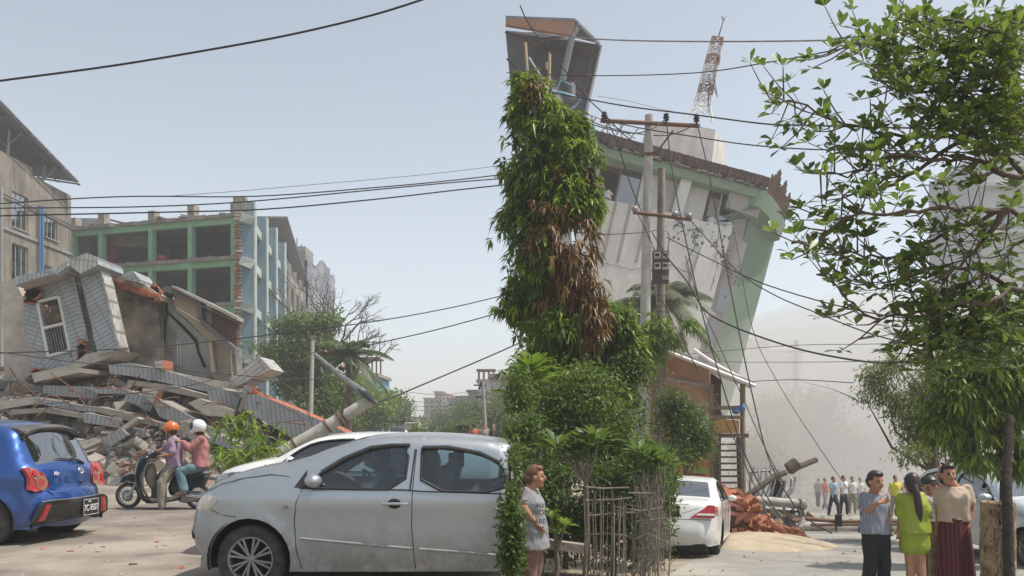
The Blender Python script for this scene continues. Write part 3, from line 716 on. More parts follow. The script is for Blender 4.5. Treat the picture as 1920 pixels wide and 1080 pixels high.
M['frame_grey']=mat('window_frame',(.3,.33,.34),.6); M['tarp']=mat('woven_tarp',(.3,.31,.33),.8,(.2,.21,.23),.7,(.42,.42,.42),.4,.55,bump=.8,bscale=2.2)
def apartment_left():
    pl=Plane((-31,40,0),(0,1)); pl.n=Vector((1,0,0))       # face turned to the street, running away
    root=thing('apartment_building','tall stained tan apartment building at the left edge under a metal sheet roof','building',(-33,50,0))
    H=17.7
    wins=[(12.9,14.7,13.9,16.1),(12.9,14.7,10.6,12.9),(16.6,18.2,14.1,15.5),(12.9,14.7,7,9.2),(16.6,18.2,10.6,12.2),(7,8.8,13.9,16.1),(7,8.8,10.6,12.9),(9.6,10.6,14.2,15.8)]
    mb=MB(); pl.wall(mb,0,20,0,H,.3,wins); mb.box((-36.3,40.16,H/2),(9.99,.3,H)); mb.box((-36.3,59.84,H/2),(9.99,.3,H)); mb.box((-36.2,50,H-.2),(9.7,19.3,.3)); mb.build('wall',M['plaster_tan'],root)
    for k,w_ in enumerate(wins): window(pl,root,*w_,M['frame_grey'],M['pane'],mull=2 if w_[1]-w_[0]>1.5 else 1,sill=M['concrete'])
    for z in (13.6,10,6.6): mb=MB(); pl.box(mb,0,20.05,z-.12,z+.06,.003,.09); mb.build('string_course',M['plaster_grey'],root)
    for a,m_,r in ((11.5,'plaster_grey',.11),(16.0,'pipeblue',.1),(15.7,'pipeblue',.07)):
        mb=MB(); mb.tube([pl.P(a,0,.18),pl.P(a,15.9,.18)],r,8); mb.build('drain_pipe',M[m_],root)
    mb=MB(); mb.tube([pl.P(4,15.6,.12),pl.P(20,15.6,.12)],.05,6); mb.build('conduit',M['steel'],root)
    # upstand and the sheet roof on struts
    mb=MB(); pl.box(mb,11.6,15.2,H+.0,H+.5,-.25,-.02); mb.build('parapet',M['plaster_tan'],root)
    rf=MB(); 
    v=[(-34.5,44,22.8),(-34.5,59.4,19.1),(-30.15,59.4,18.45),(-30.15,44,22.15)]
    rf.prism(v,(0,0,.1)); 
    r_=rf.build('sheet_roof',M['solar'],root)
    mb=MB()
    for k in range(9):
        t=k/8; a=Vector(v[0]).lerp(Vector(v[1]),t); b=Vector(v[3]).lerp(Vector(v[2]),t); mb.tube([a-Vector((0,0,.12)),b-Vector((-.1,0,.12))],.06,4)
    for k in range(4):
        t=k/3; a=Vector(v[0]).lerp(Vector(v[3]),t); b=Vector(v[1]).lerp(Vector(v[2]),t); mb.tube([a-Vector((0,0,.2)),b-Vector((0,0,.2))],.05,4)
    mb.build('roof_purlin',M['steel'],r_)
    for k,Y in enumerate((45,49,53,57)):
        z=22.3-(Y-44)*.24-.25
        mb=MB(); mb.tube([(-31.4,Y,H-.3),(-31.2,Y,z)],.09,6); mb.tube([(-31.2,Y,z-.9),(-30.4,Y,z-.1)],.05,5); mb.tube([(-31.2,Y,z-1.2),(-32.6,Y,z+.1)],.05,5); mb.build('roof_post',M['steel'],root)
apartment_left()
def grey_block():
    # between the apartment building and the green one
    pl=Plane((-33.9,66,0),(1,.05)); root=thing('grey_building','narrow grey building with a cream roof edge behind the tan apartments','building',(-32,66,0))
    mb=MB(); pl.box(mb,-1.0,1.9,0,17.6,-6,0); mb.build('wall',M['plaster_grey'],root)
    mb=MB(); mb.prism([pl.P(1.92,17.5,.02),pl.P(5.6,16.6,.02),pl.P(5.6,15.4,.02),pl.P(1.92,15.4,.02)],(0,5,0)); mb.build('gable',M['concrete_pale'],root)
    mb=MB(); mb.tube([pl.P(1.9,17.7,.05),pl.P(5.7,16.75,.05)],.08,5); mb.build('roof_edge',M['rust'],root)
grey_block()
def green_building():
    C=Vector((-19.05,60,0)); D=Vector((-33.25,64.4,0)); e=(C-D); pl=Plane(D,(e.x,e.y)); Lf=e.length
    root=thing('green_building','roofless mint green building with its front torn away and rooms open','building',(-26,64,0))
    S=Vector((-.15,1,0)).normalized()
    zs=[.3,3.75,6.97,10.25,13.5,16.5]
    cols=[0,.0+ (192-135)/(452-135)*Lf*.98,.0+(287-135)/(452-135)*Lf,(360-135)/(452-135)*Lf,(437-135)/(452-135)*Lf]
    for k,z in enumerate(zs):
        # jagged broken front edge
        pts=[]; n=44
        for i in range(n+1):
            a=Lf*i/n; j=.22*noise.noise(Vector((a*1.3,z*3,0)))+.12*noise.noise(Vector((a*5,z,0))); pts.append(pl.P(a,z,.15+j))
        B=[C+S*19.5+Vector((0,0,z)),D+S*19.5+Vector((0,0,z))]
        mb=MB(); mb.prism(pts+B,(0,0,-.26)); mb.build('floor_slab',M['slab'],root)
        if k:
            for i in range(4):
                mb=MB(); pl.box(mb,cols[i]+.2,cols[i+1]-.2,z-.68,z-.26,-.42,-.06); mb.build('beam',M['green'],root)
            for i in range(5):
                mb=MB(); a=cols[i]; a0=a if i<1 else a
                v=[];
                for (o) in (.5,8.0):
                    for zz in (z-.8,z-.26):
                        for dx in (-.14,.14): v.append(pl.P(a0+dx-.1,zz)+S*o)
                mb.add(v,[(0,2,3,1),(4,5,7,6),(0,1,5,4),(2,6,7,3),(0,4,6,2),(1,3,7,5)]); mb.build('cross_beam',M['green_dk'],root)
    for k in range(len(zs)-1):
        for i in range(5):
            mb=MB(); a=cols[i]; z0=zs[k]+.003; z1=zs[k+1]-.263
            pl.box(mb,a-.17 if i else a-.1,a+.2,z0,z1,-.46,-.02); mb.build('column',M['green'],root)
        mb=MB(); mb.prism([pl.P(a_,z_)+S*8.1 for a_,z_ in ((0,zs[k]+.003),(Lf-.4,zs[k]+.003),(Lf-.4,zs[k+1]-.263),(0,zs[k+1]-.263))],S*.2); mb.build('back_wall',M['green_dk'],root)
        if k>=2:
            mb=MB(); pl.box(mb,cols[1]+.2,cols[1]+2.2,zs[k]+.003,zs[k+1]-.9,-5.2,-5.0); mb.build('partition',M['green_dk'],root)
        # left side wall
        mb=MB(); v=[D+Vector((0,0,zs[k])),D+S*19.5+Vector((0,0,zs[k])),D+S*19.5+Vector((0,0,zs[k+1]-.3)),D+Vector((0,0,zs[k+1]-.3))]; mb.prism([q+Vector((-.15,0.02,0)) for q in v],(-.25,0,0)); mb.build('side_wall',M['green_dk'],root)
    for i,a in enumerate(cols):
        mb=MB(); pl.box(mb,a-.25,a+.3,16.5,17.25+.15*(i%2),-.7,-.1); mb.build('roof_stub',M['concrete'],root)
    mb=MB()
    for i in range(34):
        a=random.uniform(0,Lf); mb.box(pl.P(a,16.55,random.uniform(-1.2,.1)),(random.uniform(.2,1.2),random.uniform(.2,.6),random.uniform(.06,.16)),Matrix.Rotation(random.uniform(0,3),3,'Z'),jit=.04)
    tag(mb.build('roof_debris',M['slab'],root),kind='stuff')
    # torn brick end of the front wall at the corner
    mb=MB()
    for i in range(52):
        z=3.8+i*.25; o=random.uniform(-.04,.22); mb.box(pl.P(Lf-.22+random.uniform(-.05,.03),z,o-.2),(.5,.5,.17),Matrix.Rotation(.3*random.random(),3,'Z'))
    tag(mb.build('broken_brick_edge',M['concrete_pale'],root),kind='stuff')
    mb=MB()
    for i in range(60):
        z=10.5+random.random()*5.6; mb.box(pl.P(Lf-.2+random.uniform(-.15,.15),z,.24),(.2,.1,.08))
    tag(mb.build('exposed_brick',M['brick'],root),kind='stuff')
    # right flank: deep blue fins with ledges between them
    fp=[0,6.2,12.2,18.6]
    fl=Plane(C,(S.x,S.y)); fl.n=Vector((S.y,-S.x,0))
    mb=MB(); fl.box(mb,.33,19.5,.3,16.2,-.35,-.05); mb.build('flank_wall',M['tealwall'],root)
    for i,a in enumerate(fp):
        top=[17.3,17.7,18.3,18.4][i]
        mb=MB(); fl.box(mb,a,a+.28,.2,top,0,.85); mb.build('fin',M['bluewall'],root)
        mb=MB(); fl.box(mb,a-.02,a+.8,.2,top+.05,.853,.97); mb.build('fin_edge',M['fin'],root)
    for i in range(3):
        for z in (3.7,6.9,10.2,13.45,16.4):
            mb=MB(); fl.box(mb,fp[i]+.31,fp[i+1]-.03,z-.5,z+.1,.0,.55); mb.build('ledge',M['fin'],root)
            if z>4:
                w0=fp[i]+.9; mb=MB(); fl.box(mb,w0,w0+1.6,z-2.6,z-.9,-.04,.0); mb.build('window',M['pane'],root)
    # cracked blocks hanging from the floors at the corner
    for z in (16.2,13.2,10.0,6.4,3.9):
        mb=MB(); mb.box(C+Vector((.45,-.1,z-.2)),(.9,.5,.55),Matrix.Rotation(.35,3,'Y')@Matrix.Rotation(.4,3,'Z'),jit=.08); mb.build('hanging_fragment',M['fin'],root)
    mb=MB(); mb.box(C+Vector((-.1,.2,17.1)),(.9,.6,1.1),jit=.05); mb.build('roof_stub',M['concrete'],root)
    # things left in the rooms
    def litter(name,label,cat,a,z,m,n,s):
        mb=MB()
        for i in range(n):
            mb.box(pl.P(a+random.uniform(-s,s),z+random.uniform(.05,.3),-1-random.random()*1.2),(random.uniform(.2,.8),random.uniform(.1,.4),random.uniform(.03,.12)),Matrix.Rotation(random.uniform(-.4,.4),3,'Y'),jit=.03)
        single(name,mb,m,label,cat)
    litter('paper_stack','stack of grey papers left on the top floor of the green building','papers',cols[1]+3.2,13.5,M['concrete_pale'],30,1.2)
    litter('clothes_heap','heap of red and tan clothes on the top floor beside the right column','clothes',cols[3]+2.5,13.5,M['cloth_mix'],36,1.6)
    mb=MB(); q=pl.P(cols[2]+.6,13.5,-.6); mb.lathe([(.01,0),(.28,0),(.36,.5),(.3,.5)],q,'z',14); single('red_bucket',mb,mat('red_plastic',(.35,.03,.03),.5),'small red bucket by the middle column of the top floor','bucket')
    mb=MB()
    for i in range(16):
        a=cols[0]+.4+i*.14; v=[pl.P(a,13.55,-1.6-.06*(i%2)),pl.P(a+.14,13.55,-1.6-.06*((i+1)%2)),pl.P(a+.14,15.7-i*.03,-1.6-.06*((i+1)%2)),pl.P(a,15.7-i*.03,-1.6-.06*(i%2))]; mb.add(v,[(0,1,2,3)],0,True)
    single('red_curtain',mb,M['redcloth'],'dark red curtain hanging in the leftmost top room of the green building','curtain')
    mb=MB(); q=pl.P(cols[1]+2.0,13.5,-1.5); mb.box(q+Vector((0,0,.45)),(.45,.45,.06)); mb.box(q+Vector((.05,.2,.75)),(.45,.05,.55))
    for dx in (-.2,.2):
        for dy in (-.2,.2): mb.tube([q+Vector((dx,dy,0)),q+Vector((dx,dy,.45))],.025,4)
    single('chair',mb,M['black'],'dark chair left standing on the top floor of the green building','chair')
    return pl,cols,Lf
GBpl,GBcols,GBL=green_building()
def street_buildings():
    # grey building with balconies beyond the fins
    root=thing('balcony_building','grey building with banded balconies between the blue fins and the wrapped scaffold','building',(-25,92,0))
    A=Vector((-22.9,84,0)); fl=Plane(A,(-.14,1)); fl.n=Vector((1,.14,0)).normalized()
    mb=MB(); fl.box(mb,0,15,0,19.2,-8,0); mb.build('wall',M['plaster_grey'],root)
    for z in range(5):
        mb=MB(); fl.box(mb,.2,14.8,3.2*z+3.0,3.2*z+4.1,.01,.8); mb.build('balcony',M['concrete'],root)
        for a in (2,6.5,11):
            window(fl,root,a,a+2.2,3.2*z+1,3.2*z+2.8,M['frame_grey'],M['pane'],depth=-.05)
    for a in (0.2,5,10,14.5): mb=MB(); fl.box(mb,a,a+.3,0,17.6,.8,1.05); mb.build('pillar',M['concrete_pale'],root)
    mb=MB(); mb.prism([fl.P(-1,21.8,.9),fl.P(15,18.4,1.2),fl.P(15,18.2,-6),fl.P(-1,21.6,-6)],(0,0,.15)); mb.build('sheet_roof',M['solar'],root)
    # scaffold wrapped in woven tarpaulin
    root=thing('wrapped_building','building under construction wrapped in torn striped tarpaulin with bare rebar on top','building',(-26,108,0))
    A=Vector((-26.3,100,0)); fl=Plane(A,(.2,1)); 
    mb=MB(); mb.box((-27.8,108,10.5),(6,14,20.6)); mb.build('concrete_frame',M['concrete'],root)
    # tarp: rumpled sheet with thickness round two faces
    for part_i,(x0,y0,x1,y1) in enumerate(((-30.9,100.6,-24.4,100.6),(-24.4,100.6,-24.2,115.2))):
        n,k=26,30; vs=[];fs=[]
        for i in range(n+1):
            for j in range(k+1):
                t=i/n; z=1+20.8*j/k; x=x0+(x1-x0)*t; y=y0+(y1-y0)*t; b=.55*noise.noise(Vector((x*.5+y*.4,z*.3,part_i)))+.3*noise.noise(Vector((x*1.2+y,z*1.1,3)))
                nx,ny=((0,-1),(1,0))[part_i]; vs.append((x+nx*(.3+b),y+ny*(.3+b),z+ (1.2*noise.noise(Vector((x*.4+y*.3,1,1))) if j==k else 0)))
        for i in range(n):
            for j in range(k): fs.append((i*(k+1)+j,(i+1)*(k+1)+j,(i+1)*(k+1)+j+1,i*(k+1)+j+1))
        mb=MB(); mb.add(vs,fs,0,True); mb.build('tarpaulin',M['tarp_s'],root)
    for i,(px,py) in enumerate(((557,446),(565,458),(571,464),(574,468),(580,474),(583,484),(584,492))):
        mb=MB(); b=W(px-2 if i<3 else px-4,500,103+i*1.3); mb.tube([b,W(px,py,103+i*1.3)],.06,4); mb.build('rebar',M['rust'],root)
    mb=MB(); mb.box((-26.2,103,22),(3.5,4,1.6)); mb.build('roof_block',M['concrete'],root)
M['tarp_s']=tilemat('striped_tarp',(.3,.31,.33),(.24,.25,.28),(.1,.12,.2),4.0,.42,.05)
street_buildings()

# ------------------------------------------------ the collapsed building
M['tile']=tilemat('facing_tile',(.3,.32,.33),(.26,.28,.295),(.12,.125,.13),.13,.9,.012)
M['tile_w']=tilemat('facing_tile_upright',(.36,.39,.4),(.32,.35,.365),(.17,.18,.19),.42,.13,.014)
M['tile_c']=tilemat('pale_sunlit_tile',(.47,.46,.42),(.43,.42,.385),(.2,.2,.19),.5,.13,.014)  # pale tile; on the pilaster strips its lighter colour stands for sunlight
M['burnt']=mat('sooty_plaster',(.19,.17,.145),.95,(.09,.082,.072),.7,(.52,.42,.3),.3,.47,bump=.4,bscale=5)
M['ribbed']=mat('smeared_concrete',(.4,.38,.35),.95,(.25,.24,.225),1.1,(.11,.105,.1),.5,.56,bump=.5,bscale=5,streak=.0)
M['beige']=mat('beige_render',(.5,.42,.32),.95,(.38,.31,.24),1.4,(.2,.17,.13),.8,.58)
M['rustpanel']=mat('rusted_sheet',(.13,.07,.05),.85,(.09,.055,.045),1.2,(.2,.12,.08),.6,.56)
def framed(pts):
    """local frame: origin first point, X along first edge (left to right), Y into the picture"""
    o=Vector(pts[0]); x=(Vector(pts[1])-o).normalized(); n=None
    for q in pts[2:]:
        n=x.cross(Vector(q)-o)
        if n.length>1e-4: break
    n.normalize()
    if n.y<0: n=-n
    z=x.cross(n).normalized()
    if z.z<0 and abs(x.z)<.9: pass
    R=Matrix((x,n,z)).transposed().to_4x4(); R.translation=o; return R,n
def slab(name, px, Y, th, m, parent=None, mside=None, dY=0.0, label=None, cat=None, group=None):
    """a flat piece outlined in a plane at distance Y (dY: extra distance per pixel to the right), th thick going away"""
    p0=px[0]
    pts=[W(p[0],p[1],(p[2] if len(p)>2 else Y)+dY*(p[0]-p0[0])) for p in px]
    R,n=framed(pts); mb=MB(); mb.prism(pts,n*th,0,1 if mside else 0)
    ms=[m]+([mside] if mside else [])
    if parent is not None:
        o=MBbuild(mb,name,ms,parent,R); return o
    o=mb.build(name,ms,None,frame=R); return tag(o,label,cat,group)
def MBbuild(mb,name,ms,parent,R):
    o=mb.build(name,ms,None,frame=R); o.parent=parent; o.matrix_parent_inverse=wm(parent).inverted(); return o
def corner_block():
    root=thing('toppled_facade','leaning corner of the collapsed building, clad in pale tiles, with one broken window','building',W(130,690,27))
    Y=27
    # walls round the window opening
    slab('tiled_wall',[(42,556),(102,516),(110,556),(70,566)],Y,.3,M['tile_w'],root)
    slab('tiled_wall',[(42,556),(70,566),(90,668),(60,699)],Y,.3,M['tile_w'],root)
    slab('tiled_wall',[(60,699),(90,668),(130,657),(138,682)],Y,.3,M['tile_w'],root)
    slab('tiled_wall',[(102,516),(131,505),(161,640),(157,665),(138,682),(110,556)],Y-.05,.3,M['tile_w'],root)
    slab('grey_wall',[(27,522),(42,556),(60,699),(40,720),(10,720),(0,530)],Y+.3,.4,M['concrete_pale'],root)
    fr=MB()
    for a,b in (((70,566),(90,668)),((70,566),(110,556)),((110,556),(131,657)),((90,668),(131,657)),((80,616),(121,606))): fr.tube([W(*a,Y-.05),W(*b,Y-.05)],.055,4)
    w_=fr.build('window_frame',M['white_paint'],root)
    gr=MB()
    for k in range(9):
        t=k/8; a=Vector((81,617)).lerp(Vector((121,607)),t); b=Vector((91,666)).lerp(Vector((130,656)),t); gr.tube([W(a.x,a.y,Y+.1),W(b.x+2*random.random(),b.y,Y+.1)],.02,4)
    gr.build('window_grille',M['steel'],w_)
    slab('room_shade',[(35,530),(140,500),(200,640),(60,700)],Y+2.2,.2,M['dark'],root)  # near-black sheet standing for the shade inside the room
    mb=MB()
    for k in range(16):
        p=Vector((random.uniform(84,118),random.uniform(580,600))); mb.box(W(p.x,p.y,Y+random.uniform(.4,1.2)),(random.uniform(.1,.5),.1,random.uniform(.1,.4)),Matrix.Rotation(random.uniform(-1,1),3,'Y'))
    tag(mb.build('room_debris',M['wood'],root),kind='stuff')
    # sagging ledge above, pilasters, capping
    slab('ledge',[(28,536),(28,518),(60,512),(99,501.7),(99,514),(60,524)],Y-.9,1.1,M['tile_w'],root,M['concrete_pale'])
    slab('recess_wall',[(131,505),(150,512),(182,664),(161,650)],Y+.7,.25,M['tile_w'],root)
    mb=MB(); pts=[W(131,505,Y-.05),W(133,503,Y+.75),W(163,640,Y+.75),W(161,640,Y-.05)]; mb.prism(pts,(.08,0,0)); mb.build('lit_return',M['tile_c'],root)  # sunlight on this return is put into the paler tile colour
    slab('pilaster',[(149,514),(184,494),(221,655),(184,666)],Y-.45,.8,M['tile_w'],root,M['tile_c'])
    slab('pilaster_edge',[(184,494),(190,505),(225,652),(221,655)],Y-.52,.6,M['tile_c'],root)  # edge strip coloured paler to look sunlit
    slab('tiled_cap',[(99,514),(100,502),(126,489),(162,474),(181,482),(185,496),(150,513),(126,494)],Y-1.0,1.7,M['tile_c'],root,M['tile_w'])
    slab('cap_face',[(101,512),(126,492),(126,499),(103,517)],Y-1.1,.3,M['tile_w'],root)
    slab('base_slab',[(58,700),(138,682),(160,664),(205,655),(222,655),(200,672),(120,700),(64,718)],Y-.3,1.6,M['concrete_pale'],root)
    # broken brick round the window head and foot
    mb=MB()
    for (cx,cy,n,sx,sy) in ((60,555,26,7,9),(155,660,20,4,14),(70,700,14,8,4),(165,672,22,12,6),(66,548,14,8,5)):
        for k in range(n): mb.box(W(cx+random.gauss(0,sx*.6),cy+random.gauss(0,sy*.6),Y-.12),(.22,.12,.1),Matrix.Rotation(random.uniform(-.6,.6),3,'Y'))
    tag(mb.build('broken_brick',M['brick'],root),kind='stuff')
corner_block()
def slanted_hall():
    root=thing('toppled_stair_wall','leaning sooty wall of the collapsed building with broken red brick along its top','wall',W(270,690,29))
    slab('sooty_wall',[(190,520),(262,540),(297,560),(302,705),(215,695),(205,590)],28.6,.35,M['burnt'],root)
    slab('roof_slab',[(186,508),(226,513),(262,527),(298,552),(294,560),(250,548),(192,522)],27.8,1.6,M['concrete_pale'],root)
    slab('tile_block',[(226,516),(240,510),(249,508),(263,524),(262,530),(232,523)],27.4,1.2,M['tile_w'],root)
    mb=MB()
    for k in range(110):
        t=random.random(); x=192+t*104; y=523+t*34+random.gauss(0,2); mb.box(W(x,y,27.7+random.random()*.5),(.24,.12,.1),Matrix.Rotation(.35+random.uniform(-.4,.4),3,'Y'))
    for k in range(40): mb.box(W(290+random.gauss(0,4),552+random.gauss(0,5),28),(.24,.14,.12),Matrix.Rotation(random.uniform(-1,1),3,'Y'))
    tag(mb.build('broken_brick',M['brick'],root),kind='stuff')
    root=thing('fallen_parapet','broad leaning slab of smeared grey concrete with a rusted panel and kinked parapet','wall',W(370,690,30))
    slab('smeared_face',[(298,545),(312,537),(328,582),(392,640),(399,722),(300,712)],29,.4,M['ribbed'],root)
    slab('upper_face',[(325,547),(368,566),(397,580),(398,612),(372,600),(328,575)],28.8,.35,M['beige'],root)
    slab('kinked_panel',[(328,577),(372,603),(430,652),(433,722),(399,720),(392,640)],28.9,.4,M['beige'],root)
    slab('rusted_panel',[(396,577),(444,597),(444,655),(436,654),(398,612)],28.7,.3,M['rustpanel'],root)
    for pts,th in (([(324,541),(331,540),(369,558),(371,568),(445,600),(444,605),(368,571),(326,552)],.7),([(372,600),(376,596),(441,652),(444,698),(436,700),(433,657)],.6),([(366,560),(376,560),(379,600),(371,598)],.6),([(297,545),(312,536),(326,540),(324,552),(311,547),(303,556)],.8)):
        slab('parapet_strip',pts,28.4,th,M['concrete_dark'],root)
    slab('coping',[(320,537),(325,535),(380,561),(445,594),(444,600),(380,567)],28.2,.7,M['concrete_pale'],root)
    slab('strip_post',[(391,640),(396,639),(402,698),(396,698)],28.5,.5,M['beige'],root)
    mb=MB(); P=[(311,556),(313,590),(309,610),(308,640),(303,668)]; mb.tube([W(a,b,28.97) for a,b in P],.04,4); P=[(314,585),(345,615),(368,640),(372,660),(384,688)]; mb.tube([W(a,b,28.97) for a,b in P],[.03,.05,.06,.04,.05],4); mb.build('crack',M['dark'],root)
    for a in (332,337): mb=MB(); mb.tube([W(a,640,28.96),W(a+2,684,28.96)],.02,4); mb.build('conduit',M['white_paint'],root)
slanted_hall()
def rubble_mound():
    # solid heap underneath everything, from the street back
    n,k=90,30; vs=[];fs=[]
    top=[(-40,700),(30,690),(120,690),(220,668),(300,690),(400,712),(450,735),(520,760),(600,800),(660,828),(700,850)]
    for i in range(n+1):
        px=-60+i*(770/n)
        for j in range(k+1):
            t=j/k; Y=23.5+t*12
            zt=EYE+(HOR-np.interp(px,[p[0] for p in top],[p[1]+16 for p in top]))/F*29
            h=zt*(math.sin(min(1,t*1.9)*math.pi/2)**.8)*(1-max(0,(t-.75)/.25)**2)
            q=noise.noise(Vector((px*.03,Y*.7,1)))*.5+noise.noise(Vector((px*.09,Y*1.9,2)))*.3
            vs.append(((px-960)/F*Y,Y,max(-.1,h+q*min(1,h+.15))))
    for i in range(n):
        for j in range(k): fs.append((i*(k+1)+j,(i+1)*(k+1)+j,(i+1)*(k+1)+j+1,i*(k+1)+j+1))
    mb=MB(); mb.add(vs,fs); o=mb.build('rubble_heap',M['rubble']); tag(o,'heap of grey rubble and dust under the collapsed building','rubble',kind='stuff')
    def hgt(px,Y):
        t=(Y-23.5)/12; zt=EYE+(HOR-np.interp(px,[p[0] for p in top],[p[1]+16 for p in top]))/F*29
        return max(0,zt*(math.sin(min(1,max(0,t)*1.9)*math.pi/2)**.8))
    return hgt
M['rubble']=mat('rubble_dust',(.2,.175,.15),.97,(.1,.09,.08),1.6,(.3,.2,.15),.9,.56,bump=.8,bscale=5)
HG=rubble_mound()
def chunks(n,pxr,Yr,smin,smax,mats,name,label,flat=.45,hfun=HG,lift=.05):
    mb=MB()
    for i in range(n):
        px=random.uniform(*pxr); Y=random.uniform(*Yr); s_=smin*(smax/smin)**(random.random()**1.6); x=(px-960)/F*Y
        z=hfun(px,Y)+random.uniform(-.1,.25)*s_+lift
        R=Matrix.Rotation(random.uniform(0,6.3),3,'Z')@Matrix.Rotation(random.gauss(0,.45),3,'X')@Matrix.Rotation(random.gauss(0,.4),3,'Y')
        mb.box((x,Y,z),(s_*random.uniform(.7,1.6),s_*random.uniform(.5,1),s_*random.uniform(.25,.9)*flat*1.6),R,m=random.randrange(len(mats)),jit=s_*.1)
    return tag(mb.build(name,mats),label,'rubble',kind='stuff')
M['rubble2']=mat('brown_grey_concrete',(.22,.195,.17),.95,(.14,.125,.11),2,(.3,.27,.23),.9,.58,bump=.5,bscale=9)
M['brickdust']=mat('dusty_brick',(.27,.14,.095),.95,(.24,.2,.165),2.2,(.3,.26,.22),1.2,.56,bump=.5,bscale=8)
mr=[M['rubble2'],M['concrete'],M['brickdust'],M['slab'],M['concrete_dark'],M['concrete'],M['slab'],M['rubble']]
chunks(900,(-40,560),(23.4,30),.15,.6,mr,'rubble_fragments','broken lumps of concrete and brick strewn over the left heap')
chunks(4500,(-40,600),(23.4,29),.04,.2,mr,'rubble_grit','fine grit and small brick bits covering the left heap')
if 0: chunks(1500,(-40,560),(23.4,30),.12,.75,mr,'rubble_fragments','broken lumps of concrete and brick strewn over the left heap')
chunks(500,(160,420),(27,29.5),.08,.3,[M['brick'],M['slab'],M['concrete_pale'],M['brick']],'brick_fragments','small red brick pieces on the slope below the sooty wall')
chunks(700,(215,460),(21,24),.05,.35,mr,'street_fragments','small rubble spilled over the street behind the motor scooter',hfun=lambda a,b:0,lift=0)
chunks(260,(30,420),(7.5,15),.012,.06,[M['brick'],M['concrete_pale'],M['concrete']],'street_litter','chips of brick and plaster scattered on the street behind the cars',hfun=lambda a,b:0,lift=0)
# the big tile-faced beams and slabs, one thing each
BE=[ # label, px polygon, Y, thickness, front, side
('long tile-faced beam sloping right below the sooty wall, topped with debris',[(203,684),(240,680),(330,700),(413,728),(414,740),(330,722),(250,706),(206,700)],26.2,1.3,'tile','slab'),
('grey tile-faced block at the lower end of the long upper beam',[(388,733),(416,727),(449,747),(443,773),(391,752)],25.4,1.2,'tile','concrete'),
('long tile-faced beam running from the left heap down towards the riders',[(282,752),(300,750),(404,806),(402,822),(300,782)],24.8,1.0,'tile','slab'),
('largest tile-faced beam, running down right to the fallen lamp pole',[(462,740),(480,738),(560,770),(640,806),(668,822),(660,836),(600,836),(549,822),(457,768)],24.6,1.1,'tile','brick'),
('tipped pale tiled block propped on the beam beside the blue fins',[(430,710),(486,668),(500,683),(508,692),(438,727)],25.2,1.5,'tile_c','tile_c'),
('tile-faced slab lying near the top of the left heap',[(80,722),(153,724),(183,738),(180,747),(120,744),(80,737)],25.6,1.3,'tile','concrete_pale'),
('narrow tile-edged slab in the middle of the left heap',[(153,724),(234,730),(232,738),(183,738)],25.3,1.6,'tile','concrete_pale'),
('tile-faced beam stepping down in the middle of the heap',[(237,731),(293,750),(281,772),(233,750)],25.0,1.0,'tile','concrete'),
('small bright tiled slab leaning in the middle of the heap',[(267,727),(297,731),(287,755),(265,743)],24.6,.4,'tile_c','brick'),
('square tiled stub standing on the upper beam',[(289,677),(305,675),(305,693),(290,691)],26.0,.8,'tile_c','brick'),
('tile-faced beam half buried behind the orange helmet',[(157,773),(224,786),(220,802),(157,792)],24.4,.9,'tile','slab'),
('short tile-faced block beside the half buried beam',[(230,800),(272,806),(276,818),(266,822),(226,816)],24.3,.8,'tile','concrete'),
('thin grey slab leaning across the heap above the scooter',[(206,816),(212,822),(262,786),(254,782)],24.0,.35,'concrete_pale','concrete_pale'),
('long pale slab edge lying across the far left of the heap',[(0,752),(60,744),(125,752),(125,760),(60,758),(0,768)],25.0,1.6,'concrete_pale','slab'),
('broad slab jutting at the far left over the blue car',[(62,700),(98,694),(150,690),(150,698),(66,716)],25.4,1.8,'concrete_pale','slab'),
('broken concrete slab resting on the beams behind the riders',[(352,756),(372,747),(440,770),(436,782),(388,780)],24.9,1.4,'concrete_pale','slab'),
('upper narrow slab leading down to the tipped block',[(322,700),(345,703),(430,718),(425,730),(380,716)],26.4,1.1,'concrete_pale','slab'),
('tiled slab fragment bridging beside the tipped block',[(449,745),(458,722),(476,728),(470,745)],25.0,.7,'tile','brick'),
('upright stub of grey concrete between the two beams',[(446,770),(456,742),(466,745),(457,778)],24.9,.8,'slab','slab'),
('grey plate leaning behind the bent branch at the scooter',[(190,828),(208,820),(236,836),(226,852),(200,850)],24.0,.3,'tile','concrete'),
('pale slab lying flat on the street behind the scooter',[(213,880),(300,862),(312,870),(300,884),(230,892)],22.5,.4,'beige','concrete_pale'),
('dark concrete wall piece under the right beam',[(470,795),(560,830),(600,850),(480,850)],26.0,.5,'concrete_dark','concrete_dark'),
]
BE+=[
('flat tile-edged slab deep in the heap under the broad left slab',[(66,745),(150,760),(232,768),(230,776),(140,770),(64,756)],24.9,1.4,'tile','slab'),
('brown broken slab layered below the middle tile-faced beam',[(180,762),(250,776),(300,792),(296,800),(236,788),(180,772)],24.6,1.3,'slab','slab'),
('thin dark slab edge above the blue car roof',[(20,768),(90,764),(160,778),(158,785),(80,773),(20,778)],24.5,1.6,'slab','concrete_dark'),
('long thin slab lying on the slope above the orange helmet',[(240,712),(320,722),(392,742),(390,750),(310,733),(238,721)],25.7,1.3,'slab','slab'),
('leaning tile panel low in the heap left of the scooter mirror',[(190,822),(228,804),(240,816),(206,838)],23.9,.25,'tile','concrete'),
('slanting broken slab under the resting concrete slab',[(300,792),(380,815),(455,842),(450,850),(370,828),(298,804)],24.4,1.2,'slab','concrete_dark'),
('grey slab leaning behind the white helmet',[(330,800),(352,792),(400,828),(380,842)],24.0,.3,'concrete','concrete'),
('tile-faced stub low behind the white helmet',[(396,812),(452,832),(448,848),(392,828)],23.9,.9,'tile','slab'),
]
